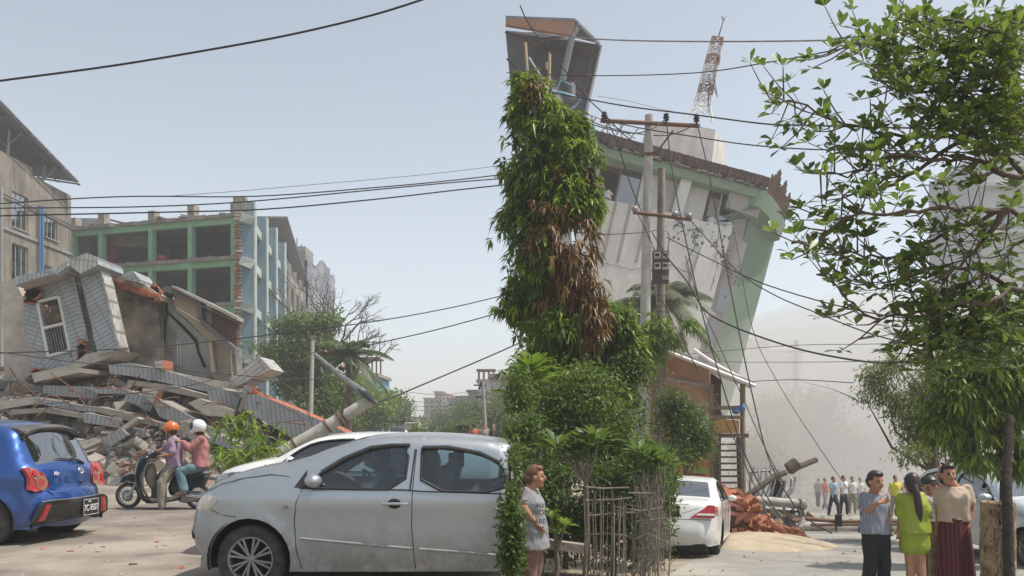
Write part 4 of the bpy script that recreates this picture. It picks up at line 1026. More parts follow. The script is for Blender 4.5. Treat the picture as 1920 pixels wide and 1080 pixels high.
for lb,pp,Y,th,a,b in BE:
    slab('fallen_beam' if 'beam' in lb else 'fallen_slab',pp,Y,th,M[a],None,M[b],label=lb,cat='beam' if 'beam' in lb else 'slab',group='broken slabs and beams of the collapsed building')
for (cx,cy,n,L_,dy) in ((560,775,90,110,.45),):
    mb=MB()
    for k in range(150):
        t=random.random(); x=478+t*180; y=742+t*82+random.gauss(0,2.5); mb.box(W(x,y,25.0+random.random()*.9),(random.uniform(.15,.6),.25,random.uniform(.08,.22)),Matrix.Rotation(.4+random.uniform(-.3,.3),3,'Y'),m=random.choice((0,0,0,1)),jit=.03)
    tag(mb.build('brick_course',[M['brick'],M['concrete_pale']]),'torn red brick course along the top of the largest beam','bricks',kind='stuff')
chunks(240,(1120,1700),(11,24),.01,.05,[M['brickdust'],M['concrete_pale'],M['wood']],'lane_litter','dry leaves and chips scattered over the lane',hfun=lambda a,b:gz((a-960)/F*b,b),lift=.01)
mb=MB()
for i in range(46):
    px=random.uniform(20,640); Y=random.uniform(23.8,25.5); y0=np.interp(px,[20,300,640],[730,760,825])+random.uniform(-25,40); p=W(px,y0,Y); d=Vector((random.uniform(-1,1),random.uniform(-.6,0),random.uniform(-.2,.8))).normalized(); L_=random.uniform(.4,1.6); q=p+d*L_*.5+Vector((0,0,random.uniform(-.1,.1))); mb.tube([p,q,q+(d+Vector((random.gauss(0,.5),0,-.5))).normalized()*L_*.5],.018,4)
tag(mb.build('bent_rebar',M['rust']),'bent rusty reinforcing bars sticking out of the left heap','rebar',kind='stuff')
# red brick wall lumps by the scooter
for i,(px,py,s_,lb) in enumerate(((262,862,.9,'chunk of red brick wall leaning just behind the front wheel of the scooter'),(278,845,.6,'smaller plastered brick chunk behind the scooter handlebar'),(440,858,.7,'grey and red wall chunk behind the pillion rider'))):
    mb=MB(); Y=21.5
    for r in range(5):
        for c_ in range(4):
            if random.random()<.7: mb.box(W(px,py,Y)+Vector((random.gauss(0,.03),random.gauss(0,.05),random.gauss(0,.02)))+Vector((c_*.24-.4+(r%2)*.1,0,r*.1-.3)),(.22,.3,.085),m=0,jit=.01)
    V=np.array(mb.v); c0=V.mean(0); R=np.array(Matrix.Rotation(-.5+i*.5,3,'Y')); mb.v=[tuple(q) for q in ((V-c0)@R.T*s_+c0)]
    single('wall_chunk',mb,M['brickdust'],lb,'rubble',group='chunks of brick wall')
# ------------------------------------------------ right lane: leaning building
M['white_wall']=mat('weathered_white_wall',(.72,.69,.65),.9,(.62,.59,.55),.8,(.33,.31,.28),1.6,.66,bump=.25,bscale=5,streak=.9,streak_col=(.38,.35,.32))
M['dusty_wall']=mat('dusty_pink_wall',(.4,.36,.34),.9,(.33,.3,.285),.8,streak=1.2,streak_col=(.22,.2,.19))
M['sage']=mat('sage_green_wall',(.17,.235,.165),.9,(.14,.2,.14),.5,(.42,.45,.4),1.4,.66,bump=.1)
M['sage_lt']=mat('pale_green_trim',(.27,.37,.25),.85,(.22,.3,.21),1.5)
M['maroon']=mat('dark_red_roof_edge',(.1,.045,.04),.8,(.06,.035,.032),1.5,(.2,.17,.15),1.2,.62)
M['room']=mat('room_shade',(.05,.045,.042),.95)  # wall colour near black: the shade indoors is painted in
M['cream']=mat('cream_blind',(.5,.46,.38),.8)
BY=50.0; BA=math.radians(15.2)
def leaning_building():
    base=W(1330,900,BY); root=thing('leaning_building','white and green building leaning heavily to the right over the lane','building',base,(0,BA,0))
    k=F/BY; ca,sa=math.cos(BA),math.sin(BA)
    def L(px,py,y=0):
        s_=k; dx=(px-1330)/s_; dz=(900-py)/s_; return Vector((dx*ca-dz*sa,y,dx*sa+dz*ca))
    def pc(name,px,y,th,m,ms=None,par=root):
        mb=MB(); mb.prism([L(a,b,y) for a,b in px],(0,th,0),0,1 if ms else 0); o=mb.build(name,[m]+([ms] if ms else []),par,world=False); return o
    # front wall storey by storey with its window openings left open
    pc('upper_wall',[(1070,268),(1418,352),(1410,372),(1062,288)],0,.4,M['white_wall'])
    pc('upper_wall',[(1062,288),(1127,304),(1111,382),(1040,368)],0,.4,M['white_wall'])
    pc('upper_wall',[(1206,323),(1330,352),(1312,425),(1190,398)],0,.4,M['white_wall'])
    pc('upper_wall',[(1383,365),(1410,372),(1392,452),(1368,444)],0,.4,M['dusty_wall'])
    for (q,nm) in (([(1127,304),(1206,323),(1190,398),(1111,382)],'window'),([(1330,352),(1383,365),(1368,438),(1312,425)],'window')):
        mb=MB(); P=[L(a,b,.12) for a,b in q]
        for a,b in zip(P,P[1:]+P[:1]): mb.tube([a,b],.07,4)
        m1=(P[0]+P[1])/2; m2=(P[2]+P[3])/2; mb.tube([m1,m2],.06,4); w_=mb.build(nm,M['wood'] if q[0][0]<1200 else M['white_paint'],root,world=False)
        cx=[(P[1]+m1)/2,P[1],P[2],(P[2]+m2)/2]
        mb=MB(); mb.prism([m1+Vector((0,.05,0)),P[1]+Vector((0,.05,0)),P[2]+Vector((0,.05,0)),m2+Vector((0,.05,0))],(0,.03,0)); mb.build('pane',M['pane'],w_,world=False)
    pc('window_blind',[(1336,366),(1356,371),(1348,408),(1328,400)],.5,.05,M['cream']); pc('window_blind',[(1360,372),(1380,380),(1372,398),(1354,392)],.45,.05,M['cream'])
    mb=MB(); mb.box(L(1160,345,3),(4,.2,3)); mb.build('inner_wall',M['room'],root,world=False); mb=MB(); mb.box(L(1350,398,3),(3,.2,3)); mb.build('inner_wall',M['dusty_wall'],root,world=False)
    # white apron below, tilted panels with slanting piers
    pc('white_apron',[(1104,378),(1180,393),(1252,408),(1300,420),(1364,437),(1322,592),(1283,740),(1070,690),(1040,560)],-1.1,1.3,M['white_wall'])
    pc('lower_wall',[(1364,437),(1396,462),(1342,640),(1318,730),(1283,740),(1322,592)],-.6,1.0,M['dusty_wall'])
    pc('lower_body',[(1040,560),(1330,600),(1300,800),(1270,900),(1000,900)],0.2,6,M['dusty_wall'])
    pc('slanting_pier',[(1282,310),(1302,316),(1268,430),(1248,427)],-.8,.7,M['white_wall'])
    pc('slanting_pier',[(1306,470),(1330,476),(1262,700),(1238,694)],-1.55,.42,M['white_wall'])
    for a in (1162,1196,1134): pc('apron_shade_strip',[(a+14,388),(a+19,389),(a-6,500),(a-11,499)],-1.13,.02,M['dusty_wall'])  # flat darker strips: shaded sides of the pilasters put into colour
    for (q) in ([(1345,545),(1362,549),(1352,590),(1336,586)],[(1322,602),(1338,606),(1330,642),(1314,638)]): pc('small_window',q,-.64,.03,M['pane'])
    mb=MB()
    for i in range(160):
        a,b=random.choice(((1330,465),(1350,480),(1362,520),(1300,450),(1270,430))); a+=random.gauss(0,7); b+=random.gauss(0,12)
        mb.box(L(a,b,-1.105),(random.uniform(.03,.14),.012,random.uniform(.03,.2)),Matrix.Rotation(random.uniform(-.8,.8),3,'Y'),jit=.02)
    tag(mb.build('flaked_patches',M['concrete_dark'],root,world=False),kind='stuff')
    for ck,P_ in enumerate(([(1115,392),(1122,430),(1116,470),(1128,520)],[(1215,404),(1208,450),(1222,480),(1214,530),(1226,570)],[(1290,425),(1296,460),(1280,500),(1290,560)],[(1340,440),(1330,480),(1338,510),(1322,560)],[(1130,500),(1180,512),(1240,500),(1290,520)])):
        mb=MB(); Q=[]
        for a_,b_ in zip(P_[:-1],P_[1:]):
            for t in np.linspace(0,1,7)[:-1]: Q.append(L(a_[0]+(b_[0]-a_[0])*t+random.gauss(0,1.6),a_[1]+(b_[1]-a_[1])*t+random.gauss(0,1),-1.1))
        mb.tube(Q,[random.uniform(.008,.03) for _ in Q],4); mb.build('crack',M['concrete_dark'],root,world=False)
    # ventilator caps on the ledge
    for (a,b) in ((1135,378),(1326,428),(1358,437)):
        mb=MB(); c=L(a,b,-.7); mb.lathe([(.28,0),(.28,.08),(.2,.1),(.2,.26),(.34,.3),(.05,.48),(.001,.55)],c,'z',12); mb.build('vent_cap',M['white_paint'],root,world=False)
    # roof: slab, green fascia, dark red eave
    mb=MB(); P=[L(1062,243),L(1432,345)]; x0=P[0].x; x1=P[1].x; zt=P[0].z
    mb.box(((x0+x1)/2,4.0,zt-.3),(x1-x0,10.6,.5)); mb.build('roof_slab',M['maroon'],root,world=False)
    mb=MB(); mb.box(((x0+x1)/2,-.55,zt-1.0),(x1-x0-.2,1.0,.5)); mb.build('fascia',M['sage_lt'],root,world=False)
    mb=MB()
    for i in range(60):
        x=x0+(x1-x0)*i/60; mb.box((x+.1,-1.32,zt-.35+random.uniform(-.05,.05)),(.17,.12,.5),jit=.03)
    mb.build('eave_edge',M['maroon'],root,world=False)
    mb=MB()
    for i in range(120): mb.box((random.uniform(x0+1,x1),-1.3+random.random()*.5,zt-.66+random.uniform(-.07,.05)),(random.uniform(.1,.5),.2,.08),Matrix.Rotation(random.uniform(-.3,.3),3,'Y'))
    tag(mb.build('broken_roof_tiles',M['concrete'],root,world=False),kind='stuff')
    # twisted railing at the left of the roof
    mb=MB(); 
    for i in range(9):
        x=x0+.3+i*.42; mb.tube([(x,-1,zt),(x+.35*(-1)**i,-1,zt+.85+random.uniform(-.2,.1))],.035,4)
    mb.tube([(x0,-1,zt+.9),(x0+2,-1,zt+.75),(x0+4,-1,zt+.2)],.04,5); mb.build('bent_railing',M['steel'],root,world=False)
    # penthouse
    mb=MB(); q=[(1226,215),(1300,222),(1348,232),(1338,322),(1218,292)]
    mb.prism([L(a,b,1.0) for a,b in q],(0,3.2,0)); mb.build('rooftop_block',M['white_wall'],root,world=False)
    mb=MB(); a,b=L(1349,232,1.02),L(1339,322,1.02); mb.prism([a,b,b+Vector((1.25,2.2,0)),a+Vector((1.25,2.2,.05))],(-.3,.3,0)); mb.build('rooftop_block_flank',M['white_wall'],root,world=False)
    # right flank in sage green: runs back and outward
    p0=L(1392,452,.2); zb=-1.0; xr=L(1400,430,0).x; zt2=L(1415,400,0).z
    A=Vector((xr,.1,zb)); d=Vector((2.9,4.6,0))
    mb=MB(); mb.prism([A,A+d,A+d+Vector((0,0,zt2+1.0)),A+Vector((0,0,zt2+1.0))],(-.5,.4,0)); mb.build('green_flank',M['sage'],root,world=False)
    # curved green canopy at the top right with a picket of dark bars
    mb=MB(); n=12; c0=L(1420,352,.3); 
    base_=[]; top_=[]
    for i in range(n+1):
        t=i/n; x=xr-.1+t*3.15; y=-1.0+5.2*(t**1.5); base_.append(Vector((x,y,zt2+.1))); top_.append(Vector((x+.1,y-.15,zt2+1.05)))
    vs=base_+top_+[p+Vector((-.5,.4,0)) for p in top_]+[p+Vector((-.5,.4,0)) for p in base_]; m_=n+1
    fs=[]
    for i in range(n):
        for a in range(4): b=(a+1)%4; fs.append((a*m_+i,a*m_+i+1,b*m_+i+1,b*m_+i))
    fs+=[(0,m_,2*m_,3*m_),(n,3*m_+n,2*m_+n,m_+n)]
    mb.add(vs,fs); mb.build('curved_canopy',M['sage_lt'],root,world=False)
    mb=MB(); vs=base_+[p+Vector((-1.6,.6,-.9)) for p in base_]; mb.add(vs,[(i,i+1,m_+i+1,m_+i) for i in range(n)]); mb.build('canopy_soffit',M['sage'],root,world=False)
    mb=MB()
    for i in range(1,22):
        t=.12+.88*i/22; x=xr+t*3.1; y=-1.0+5.2*(t**1.5)+.1; h=1.5-.35*math.sin(i*.9)
        mb.box((x,y,zt2+1.05+h/2),(.1,.07,h),jit=.02)
    P=[Vector((xr+t*3.1,-1+5.2*t**1.5+.1,zt2+1.25)) for t in np.linspace(.15,1,10)]; mb.tube(P,.04,4); mb.tube([p+Vector((0,0,.75)) for p in P],.04,4)
    mb.build('dark_railing',M['rust'],root,world=False)
    mb=MB(); mb.box(L(1392,382,-.4),(1.9,.8,1.4),jit=.1); mb.build('broken_corner',M['dusty_wall'],root,world=False)
    # lattice mast on the rooftop block
    return root,L
LB,LBL=leaning_building()
def mast():
    root=thing('lattice_mast','red and white lattice mast standing tilted on the rooftop block','mast',W(1312,232,52.5))
    Y=52.5; b=[W(1290,222,Y-.4),W(1331,228,Y-.5),W(1325,214,Y+1.0),W(1297,212,Y+1.0)]; t=[W(1338,68,Y-.1),W(1355,70,Y-.1),W(1353,69,Y+.5),W(1341,68,Y+.5)]
    def at(i,f): # slightly flared foot
        g=1-(1-f)**1.0; p=b[i].lerp(t[i],f); c=sum((b[j].lerp(t[j],f) for j in range(4)),Vector())/4
        w_=.55 if f>.22 else .55+.45*(1-f/.22)
        return c+(p-c)*w_*1.25 if f<.22 else c+(p-c)*(.62+.5*f)
    lv=[0,.17,.3,.42,.55,.66,.78,.89,1.0]
    for s_ in range(len(lv)-1):
        mb=MB(); f0,f1=lv[s_],lv[s_+1]
        for i in range(4):
            j=(i+1)%4; mb.tube([at(i,f0),at(i,f1)],.075,4); mb.tube([at(i,f0),at(j,f1)],.04,4); mb.tube([at(j,f0),at(i,f1)],.04,4); mb.tube([at(i,f1),at(j,f1)],.055,4)
        mb.build('mast_section',M['white_paint'] if s_ in (0,1,3,4,6) else M['mastred'],root)
    mb=MB(); a=W(1347,70,Y+.2); z_=W(1357,36,Y+.2); mb.tube([a,z_],[.05,.025],5); 
    for d in ((-.16,.25),(.14,.3),(-.08,.32)): mb.tube([z_-Vector((0,0,.1)),z_+Vector((d[0],0,d[1]-.1))],.02,4)
    mb.build('lightning_rod',M['rust'],root)
    mb=MB(); mb.tube([W(1341,120,Y-.5),W(1338,160,Y-.6),W(1345,182,Y-.6),W(1340,150,Y-.6)],.03,4); mb.tube([W(1330,140,Y-.6),W(1328,200,Y-.5)],.035,4); mb.build('dangling_cable',M['wire'],root)
M['mastred']=mat('mast_red_oxide',(.3,.11,.08),.8,(.4,.33,.3),3)
mast()
def roof_shelter():
    root=thing('roof_shelter','tilted sheet metal shelter with rusty fascia at the top left of the lane','shelter',W(1040,260,42))
    Y=42
    slab('fascia',[(948,34),(973,35),(1079,40),(1072,66),(973,50),(948,46)],Y-1.2,.25,M['orangefascia'],root)
    slab('roof_sheet',[(948,32),(1079,38),(1079,40,Y-1.2),(948,34,Y-1.2)],Y-1.4,.1,M['rust'],root) if False else None
    # roof plane going back, back wall of sheets and frame, right wall
    mb=MB(); P=[W(948,34,Y-1.2),W(1079,39,Y-1.2),W(1124,82,Y+3.6),W(948,40,Y+4.2)]; mb.prism(P,(0,0,.12)); mb.build('roof_sheet',M['solar'],root)
    mb=MB(); P=[W(1124,84,Y+3.6),W(1125,92,Y+3.6),W(1092,238,Y+3.4),W(1005,215,Y+4.0),W(960,190,Y+4.2),W(948,60,Y+4.2),W(1010,60,Y+4.1)]; mb.prism(P,(0,.15,0)); mb.build('back_sheet',M['sheet'],root)
    mb=MB()
    for t in (.0,.22,.45,.68,.9):
        a=W(1010,85,Y+3.9).lerp(W(1120,100,Y+3.4),t); b=W(978,210,Y+3.9).lerp(W(1090,232,Y+3.3),t); mb.tube([a,b],.06,4)
    for t in (.05,.33,.6,.86):
        a=W(1010,85,Y+3.85).lerp(W(978,210,Y+3.85),t); b=W(1120,98,Y+3.35).lerp(W(1090,232,Y+3.3),t); mb.tube([a,b],.05,4)
    mb.build('wall_frame',M['rust'],root)
    mb=MB(); mb.tube([W(1080,42,Y-1),W(1125,86,Y+3.5),W(1092,238,Y+3.3)],.12,4); mb.build('edge_frame',M['steel'],root)
    mb=MB(); mb.tube([W(1082,52,Y-1),W(1073,66,Y-1),W(1053,158,Y-.6),W(1040,215,Y-.5)],[.14,.16,.16,.16],5); mb.build('shelter_post',M['steel'],root)
    mb=MB()
    for (a,b,c,d) in ((948,60,1000,80),(1000,80,1070,64)): mb.tube([W(a,b,Y),W(c,d,Y+1)],.08,4)
    mb.build('rafter',M['rust'],root)
    for (a,b,c,d) in ((985,80,990,150),(1031,98,1029,195),(1025,117,1026,130)): mb=MB(); mb.tube([W(a,b,Y-2),W(c,d,Y-2)],.07,5); mb.build('bamboo_pole',M['bamboo'],root)
    mb=MB(); mb.tube([W(991,108,Y-2.3),W(1015,145,Y-2.3),W(1040,190,Y-2.3)],.06,5); mb.build('grey_pipe',M['steel'],root)
    mb=MB(); mb.tube([W(1032,170,Y-2),W(1060,175,Y-2.3),W(1090,186,Y-2.3),W(1078,200,Y-2.2),W(1062,208,Y-2.2)],.05,5); mb.tube([W(1040,178,Y-2),W(1052,150,Y-2.3),W(1072,160,Y-2)],.03,5); mb.build('blue_hose',M['hose'],root)
    # parapet / cloth below
    n=16; vs=[];fs=[]
    for i in range(n+1):
        for j in range(9):
            vs.append(W(975+i*6.5,150+j*11+ (8*noise.noise(Vector((i*.3,0,5)))),Y-1.6+noise.noise(Vector((i*.35,j*.4,2)))*.9))
    for i in range(n):
        for j in range(8): fs.append((i*9+j,i*9+j+1,(i+1)*9+j+1,(i+1)*9+j))
    mb=MB(); mb.add(vs,fs,0,True); mb.build('hanging_cloth',M['tarpgrey'],root)
    mb=MB(); a=W(1010,225,Y+.2); b=W(1072,225,Y+.2); mb.box(((a.x+b.x)/2,Y+2.4,(a.z-4)/2),(b.x-a.x,4.2,a.z+4)); mb.build('tower_body',M['dusty_wall'],root)
    for px in (1104,1112): 
        mb=MB(); mb.ell(W(px,243,Y+2),(.35 if px<1110 else .08,.3,.32)); mb.build('water_drum',M['drum'],root)
M['orangefascia']=mat('orange_brown_sheet',(.33,.17,.1),.75,(.25,.13,.08),1.2); M['sheet']=mat('dull_sheet',(.15,.155,.17),.7,(.11,.115,.125),.9)
M['bamboo']=mat('bamboo',(.42,.33,.2),.7); M['hose']=mat('pale_blue_hose',(.2,.42,.55),.5); M['tarpgrey']=mat('grey_cloth',(.2,.19,.19),.9,(.12,.115,.115),1); M['drum']=mat('blue_drum',(.08,.2,.38),.5)
roof_shelter()
M['ply']=mat('orange_board',(.62,.37,.25),.85,(.5,.3,.2),1.5,(.4,.27,.2),.7,.6,streak=3,streak_col=(.2,.12,.08)); M['yel']=mat('yellow_board',(.55,.3,.08),.8,(.48,.25,.08),2)
M['sheetpale']=mat('pale_sheet_roof',(.5,.47,.46),.6,(.4,.37,.36),1.5)
M['signred']=mat('sign_red',(.5,.05,.06),.6); M['signgreen']=mat('sign_green',(.3,.42,.08),.6)
def shed():
    Y=27; root=thing('roadside_shed','orange boarded shed with a sloping metal roof at the foot of the leaning building','shed',at_ground(1290,Y))
    slab('upper_board',[(1215,690),(1245,656),(1330,690),(1332,780),(1215,790)],Y,.15,M['ply'],root)
    slab('upper_board',[(1215,700),(1332,722),(1332,727),(1215,706)],Y-.1,.09,M['sheetpale'],root)
    slab('lower_board',[(1215,790),(1332,780),(1336,925),(1215,930)],Y+.05,.15,M['yel'],root)
    slab('pale_panel',[(1316,776),(1334,776),(1334,830),(1316,830)],Y-.12,.1,M['white_paint'],root)
    mb=MB(); P=[W(1240,652,Y-1.2),W(1414,722,Y-1.6),W(1405,728,Y+2.5),W(1240,664,Y+3)]; mb.prism(P,(0,0,.1)); r_=mb.build('sheet_roof',M['sheetpale'],root)
    mb=MB(); mb.tube([W(1240,655,Y-1.22),W(1330,690,Y-1.42),W(1416,724,Y-1.62)],.06,5); mb.build('roof_edge',M['white_paint'],r_)
    mb=MB(); mb.tube([W(1300,655,Y-1),W(1345,685,Y-1),W(1395,712,Y-1.2)],.05,5); mb.build('loose_rafter',M['white_paint'],root)
    slab('dark_side',[(1334,700),(1352,712),(1352,920),(1336,925)],Y+.3,.2,M['rust'],root)
    for px in (1334,1392): mb=MB(); mb.tube([W(px,720,Y-.6),W(px+1,930,Y-.6)],.09,5); mb.build('shed_post',M['wood'],root)
    # balcony shelf with railing
    for (a,b,c,d,m_) in ((1334,765,1392,764,'wood'),(1334,783,1392,782,'wood'),(1334,816,1398,817,'rust')):
        mb=MB(); mb.box((W(a,b,Y-.8)+W(c,d,Y-.8))/2,(1.0,.12 if m_=='wood' else .9,.12)); mb.build('balcony_rail',M[m_],root)
    slab('balcony_board',[(1340,786),(1386,788),(1386,812),(1340,812)],Y-.8,.08,M['yel'],root)
    mb=MB(); mb.ell(W(1380,770,Y-.9),(.13,.12,.12)); mb.ell(W(1392,764,Y-.9),(.1,.1,.13)); mb.build('hanging_pots',M['drum'],root)
    # posters low on the boards (blurred notices: blocks of colour)
    for q,m_ in (([(1292,874),(1326,878),(1326,889),(1292,886)],'signgreen'),([(1292,889),(1325,892),(1325,908),(1292,905)],'signred')): slab('notice',q,Y-.1,.04,M[m_],root)
    return root
shed()
def ladder():
    Y=25; root=thing('wooden_stair','steep dark wooden stair standing behind the brick pile','stair',at_ground(1365,Y))
    for a,b in (((1341,818),(1343,925)),((1385,818),(1388,925))): mb=MB(); mb.tube([W(*a,Y),W(*b,Y+.3)],.085,5); mb.build('stringer',M['dkwood'],root)
    for k in range(8): y=833+k*12; mb=MB(); mb.box(W(1364,y,Y+.1),(.68,.22,.05)); mb.build('tread',M['dkwood'],root)
M['dkwood']=mat('dark_wood',(.07,.05,.045),.85,(.11,.085,.07),3)
ladder()
# ------------------------------------------------ poles
def poles():
    Y=26.0
    root=thing('utility_pole','tall pale concrete utility pole carrying a long steel crossarm','pole',at_ground(1205,Y))
    mb=MB(); mb.tube([W(1205,900,Y),W(1209,640,Y),W(1217,216,Y)],[.19,.165,.125],12); mb.build('shaft',M['pole'],root)
    mb=MB(); mb.tube([W(1126,226,Y-.2),W(1312,236,Y-.2)],.07,4); mb.build('crossarm',M['rust'],root)
    for px,py in ((1133,214),(1249,217),(1306,219)):
        mb=MB(); c=W(px,py+10,Y-.2); mb.lathe([(.02,-.12),(.03,.0),(.1,.03),(.05,.07),(.11,.11),(.05,.15),(.09,.19),(.03,.24)],c,'z',10); mb.build('insulator',M['dark'],root)
    mb=MB(); mb.tube([W(1218,290,Y-.15),W(1234,282,Y-.3),W(1262,245,Y-.25)],.035,4); mb.build('brace',M['rust'],root)
    for y in (288,): mb=MB(); mb.tube([W(1208,y,Y-.16),W(1224,y,Y-.16)],.05,4); mb.build('clamp',M['rust'],root)
    mb=MB(); mb.tube([W(1187,398,Y-.22),W(1240,404,Y-.2),W(1297,412,Y-.2)],.06,4); ca_=mb.build('lower_crossarm',M['rust'],root)
    for px,py in ((1190,392),(1266,401),(1292,405)): mb=MB(); mb.ell(W(px,py,Y-.2),(.1,.07,.09)); mb.build('lower_insulator',M['steel'],root)
    root=thing('old_pole','shorter weathered pole just right of the tall one, wound with wires','pole',at_ground(1237,Y+.6))
    mb=MB(); mb.tube([W(1236,900,Y+.6),W(1238,640,Y+.6),W(1240,316,Y+.6)],[.17,.15,.115],12); mb.build('shaft',M['oldpole'],root)
    mb=MB()
    for k in range(14):
        z=560+k*10; mb.tube([W(1238,z,Y+.6)+Vector((.17*math.cos(a),.17*math.sin(a),.02*a)) for a in np.linspace(0,6.3,9)],.012,3)
    mb.tube([W(1236,580,Y+.4),W(1228,620,Y+.3),W(1243,660,Y+.2),W(1225,640,Y+.3),W(1232,700,Y+.3)],.015,4); mb.build('wire_coil',M['wire'],root)
    root=thing('meter_board','board of four electricity meters fixed on the shorter pole','meters',W(1240,532,Y+.35))
    slab('board',[(1224,470),(1255,470),(1254,532),(1223,532)],Y+.3,.08,M['dkwood'],root)
    for px in (1232.5,1247.5):
        for py in (479,499):
            mb=MB(); mb.box(W(px,py,Y+.2),(.19,.14,.2)); m_=mb.build('meter',M['concrete_pale'],root); mb=MB(); mb.box(W(px,py-1.5,Y+.12),(.12,.02,.07)); mb.build('meter_window',M['dark'],m_)
    mb=MB(); mb.box(W(1247,521,Y+.22),(.2,.1,.13)); mb.build('fuse_box',M['steel'],root)
    mb=MB(); mb.tube([W(1230,532,Y+.3),W(1230,560,Y+.3),W(1236,575,Y+.4)],.015,4); mb.tube([W(1252,470,Y+.3),W(1256,445,Y+.3),W(1250,432,Y+.3)],.025,4); mb.build('conduit',M['steel'],root)
M['oldpole']=mat('weathered_pole',(.27,.23,.19),.95,(.2,.17,.14),4,streak=4)
poles()
# far pole in the dust
root=thing('distant_pole','faint concrete pole standing in the dust above the lane trees','pole',at_ground(1493,70)); mb=MB(); mb.tube([at_ground(1491,70),W(1493,638,70)],[.3,.2],8); mb.build('shaft',M['pole'],root)
mb=MB(); mb.tube([W(1478,660,70),W(1508,660,70)],.08,4); mb.build('crossarm',M['rust'],root)
# ------------------------------------------------ brick pile: one brick, one thing
def brick_pile():
    bm_=MB(); 
    bm_.box((0,0,0),(.23,.11,.07)); 
    me=None; cnt=0
    proto=None; spots=[]
    Y0=19.5
    # outline of the pile: stacked wall part at left, slumping right
    prof=[(1350,912),(1366,914),(1385,922),(1402,930),(1416,942),(1424,960),(1440,976),(1462,992),(1508,1002)]
    def topy(px): return np.interp(px,[p[0] for p in prof],[p[1] for p in prof])
    def basey(px): return 975+ (px-1350)*.2
    n=0
    while len(spots)<285:
        px=1350+158*random.random()**1.05; Y=Y0+random.uniform(-.6,1.3)
        g=at_ground(px,Y); gy=HOR-(g.z-EYE)/Y*F
        t=topy(px)+ random.random()**1.2*max(4,(gy-topy(px)))*.9
        p=W(px,t,Y)
        stacked=px<1400 and t>935
        spots.append((p,stacked))
    for p,st in spots:
        if proto is None:
            o=bm_.build('brick',M['brick_new'],None); proto=o
        else:
            o=proto.copy(); sc.collection.objects.link(o)
        o.location=p
        o.rotation_euler=(random.gauss(0,.08),random.gauss(0,.08),random.choice((0,1.57))+random.gauss(0,.1)) if st else (random.uniform(-.9,.9),random.uniform(-.9,.9),random.uniform(0,3.1))
        s_=random.uniform(.95,1.25); o.scale=(s_,s_,s_)
        tag(o,'orange red brick in the slumped pile beside the parked white saloon','brick','bricks of the roadside pile')
    mb=MB(); n=20; vs=[];fs=[]
    for i in range(n+1):
        px=1340+i*8.5; 
        for j in range(7):
            Y=Y0-.7+j*.45; g=at_ground(px,Y); h=max(0,(W(px,topy(min(px,1500)),Y0).z-at_ground(px,Y0).z)*.8)*math.sin(math.pi*j/6)**.6
            vs.append(g+Vector((0,0,-.02+h)))
    for i in range(n):
        for j in range(6): fs.append((i*7+j,(i+1)*7+j,(i+1)*7+j+1,i*7+j+1))
    mb.add(vs,fs); tag(mb.build('pile_core',M['brick_dark']),'darker broken brick inside the roadside pile','bricks',kind='stuff')
M['brick_new']=mat('orange_brick',(.4,.16,.085),.9,(.3,.11,.06),3,(.45,.27,.18),1.5,.6); M['brick_dark']=mat('dark_brick',(.2,.07,.04),.95,(.12,.045,.03),6,bump=.6)
for i in range(1): brick_pile()
# sandy verge
mb=MB(); n=18; vs=[];fs=[]
for i in range(n+1):
    for j in range(n+1):
        Y=16.3+j*.3; x=3.9+i*.22; r=math.hypot((x-5.3)/2.0,(Y-18.6)/2.6); vs.append((x,Y,gz(x,Y)-.12+.36*max(0,1-r*r)+.03*noise.noise(Vector((x*2,Y*2,0)))))
for i in range(n):
    for j in range(n): fs.append((i*(n+1)+j,(i+1)*(n+1)+j,(i+1)*(n+1)+j+1,i*(n+1)+j+1))
mb.add(vs,fs,0,True); M['sand']=mat('dry_sand',(.46,.38,.27),.95,(.38,.31,.22),5,bump=.5,bscale=30); tag(mb.build('sand_mound',M['sand']),'low mound of dry sand in front of the brick pile','sand',kind='stuff')
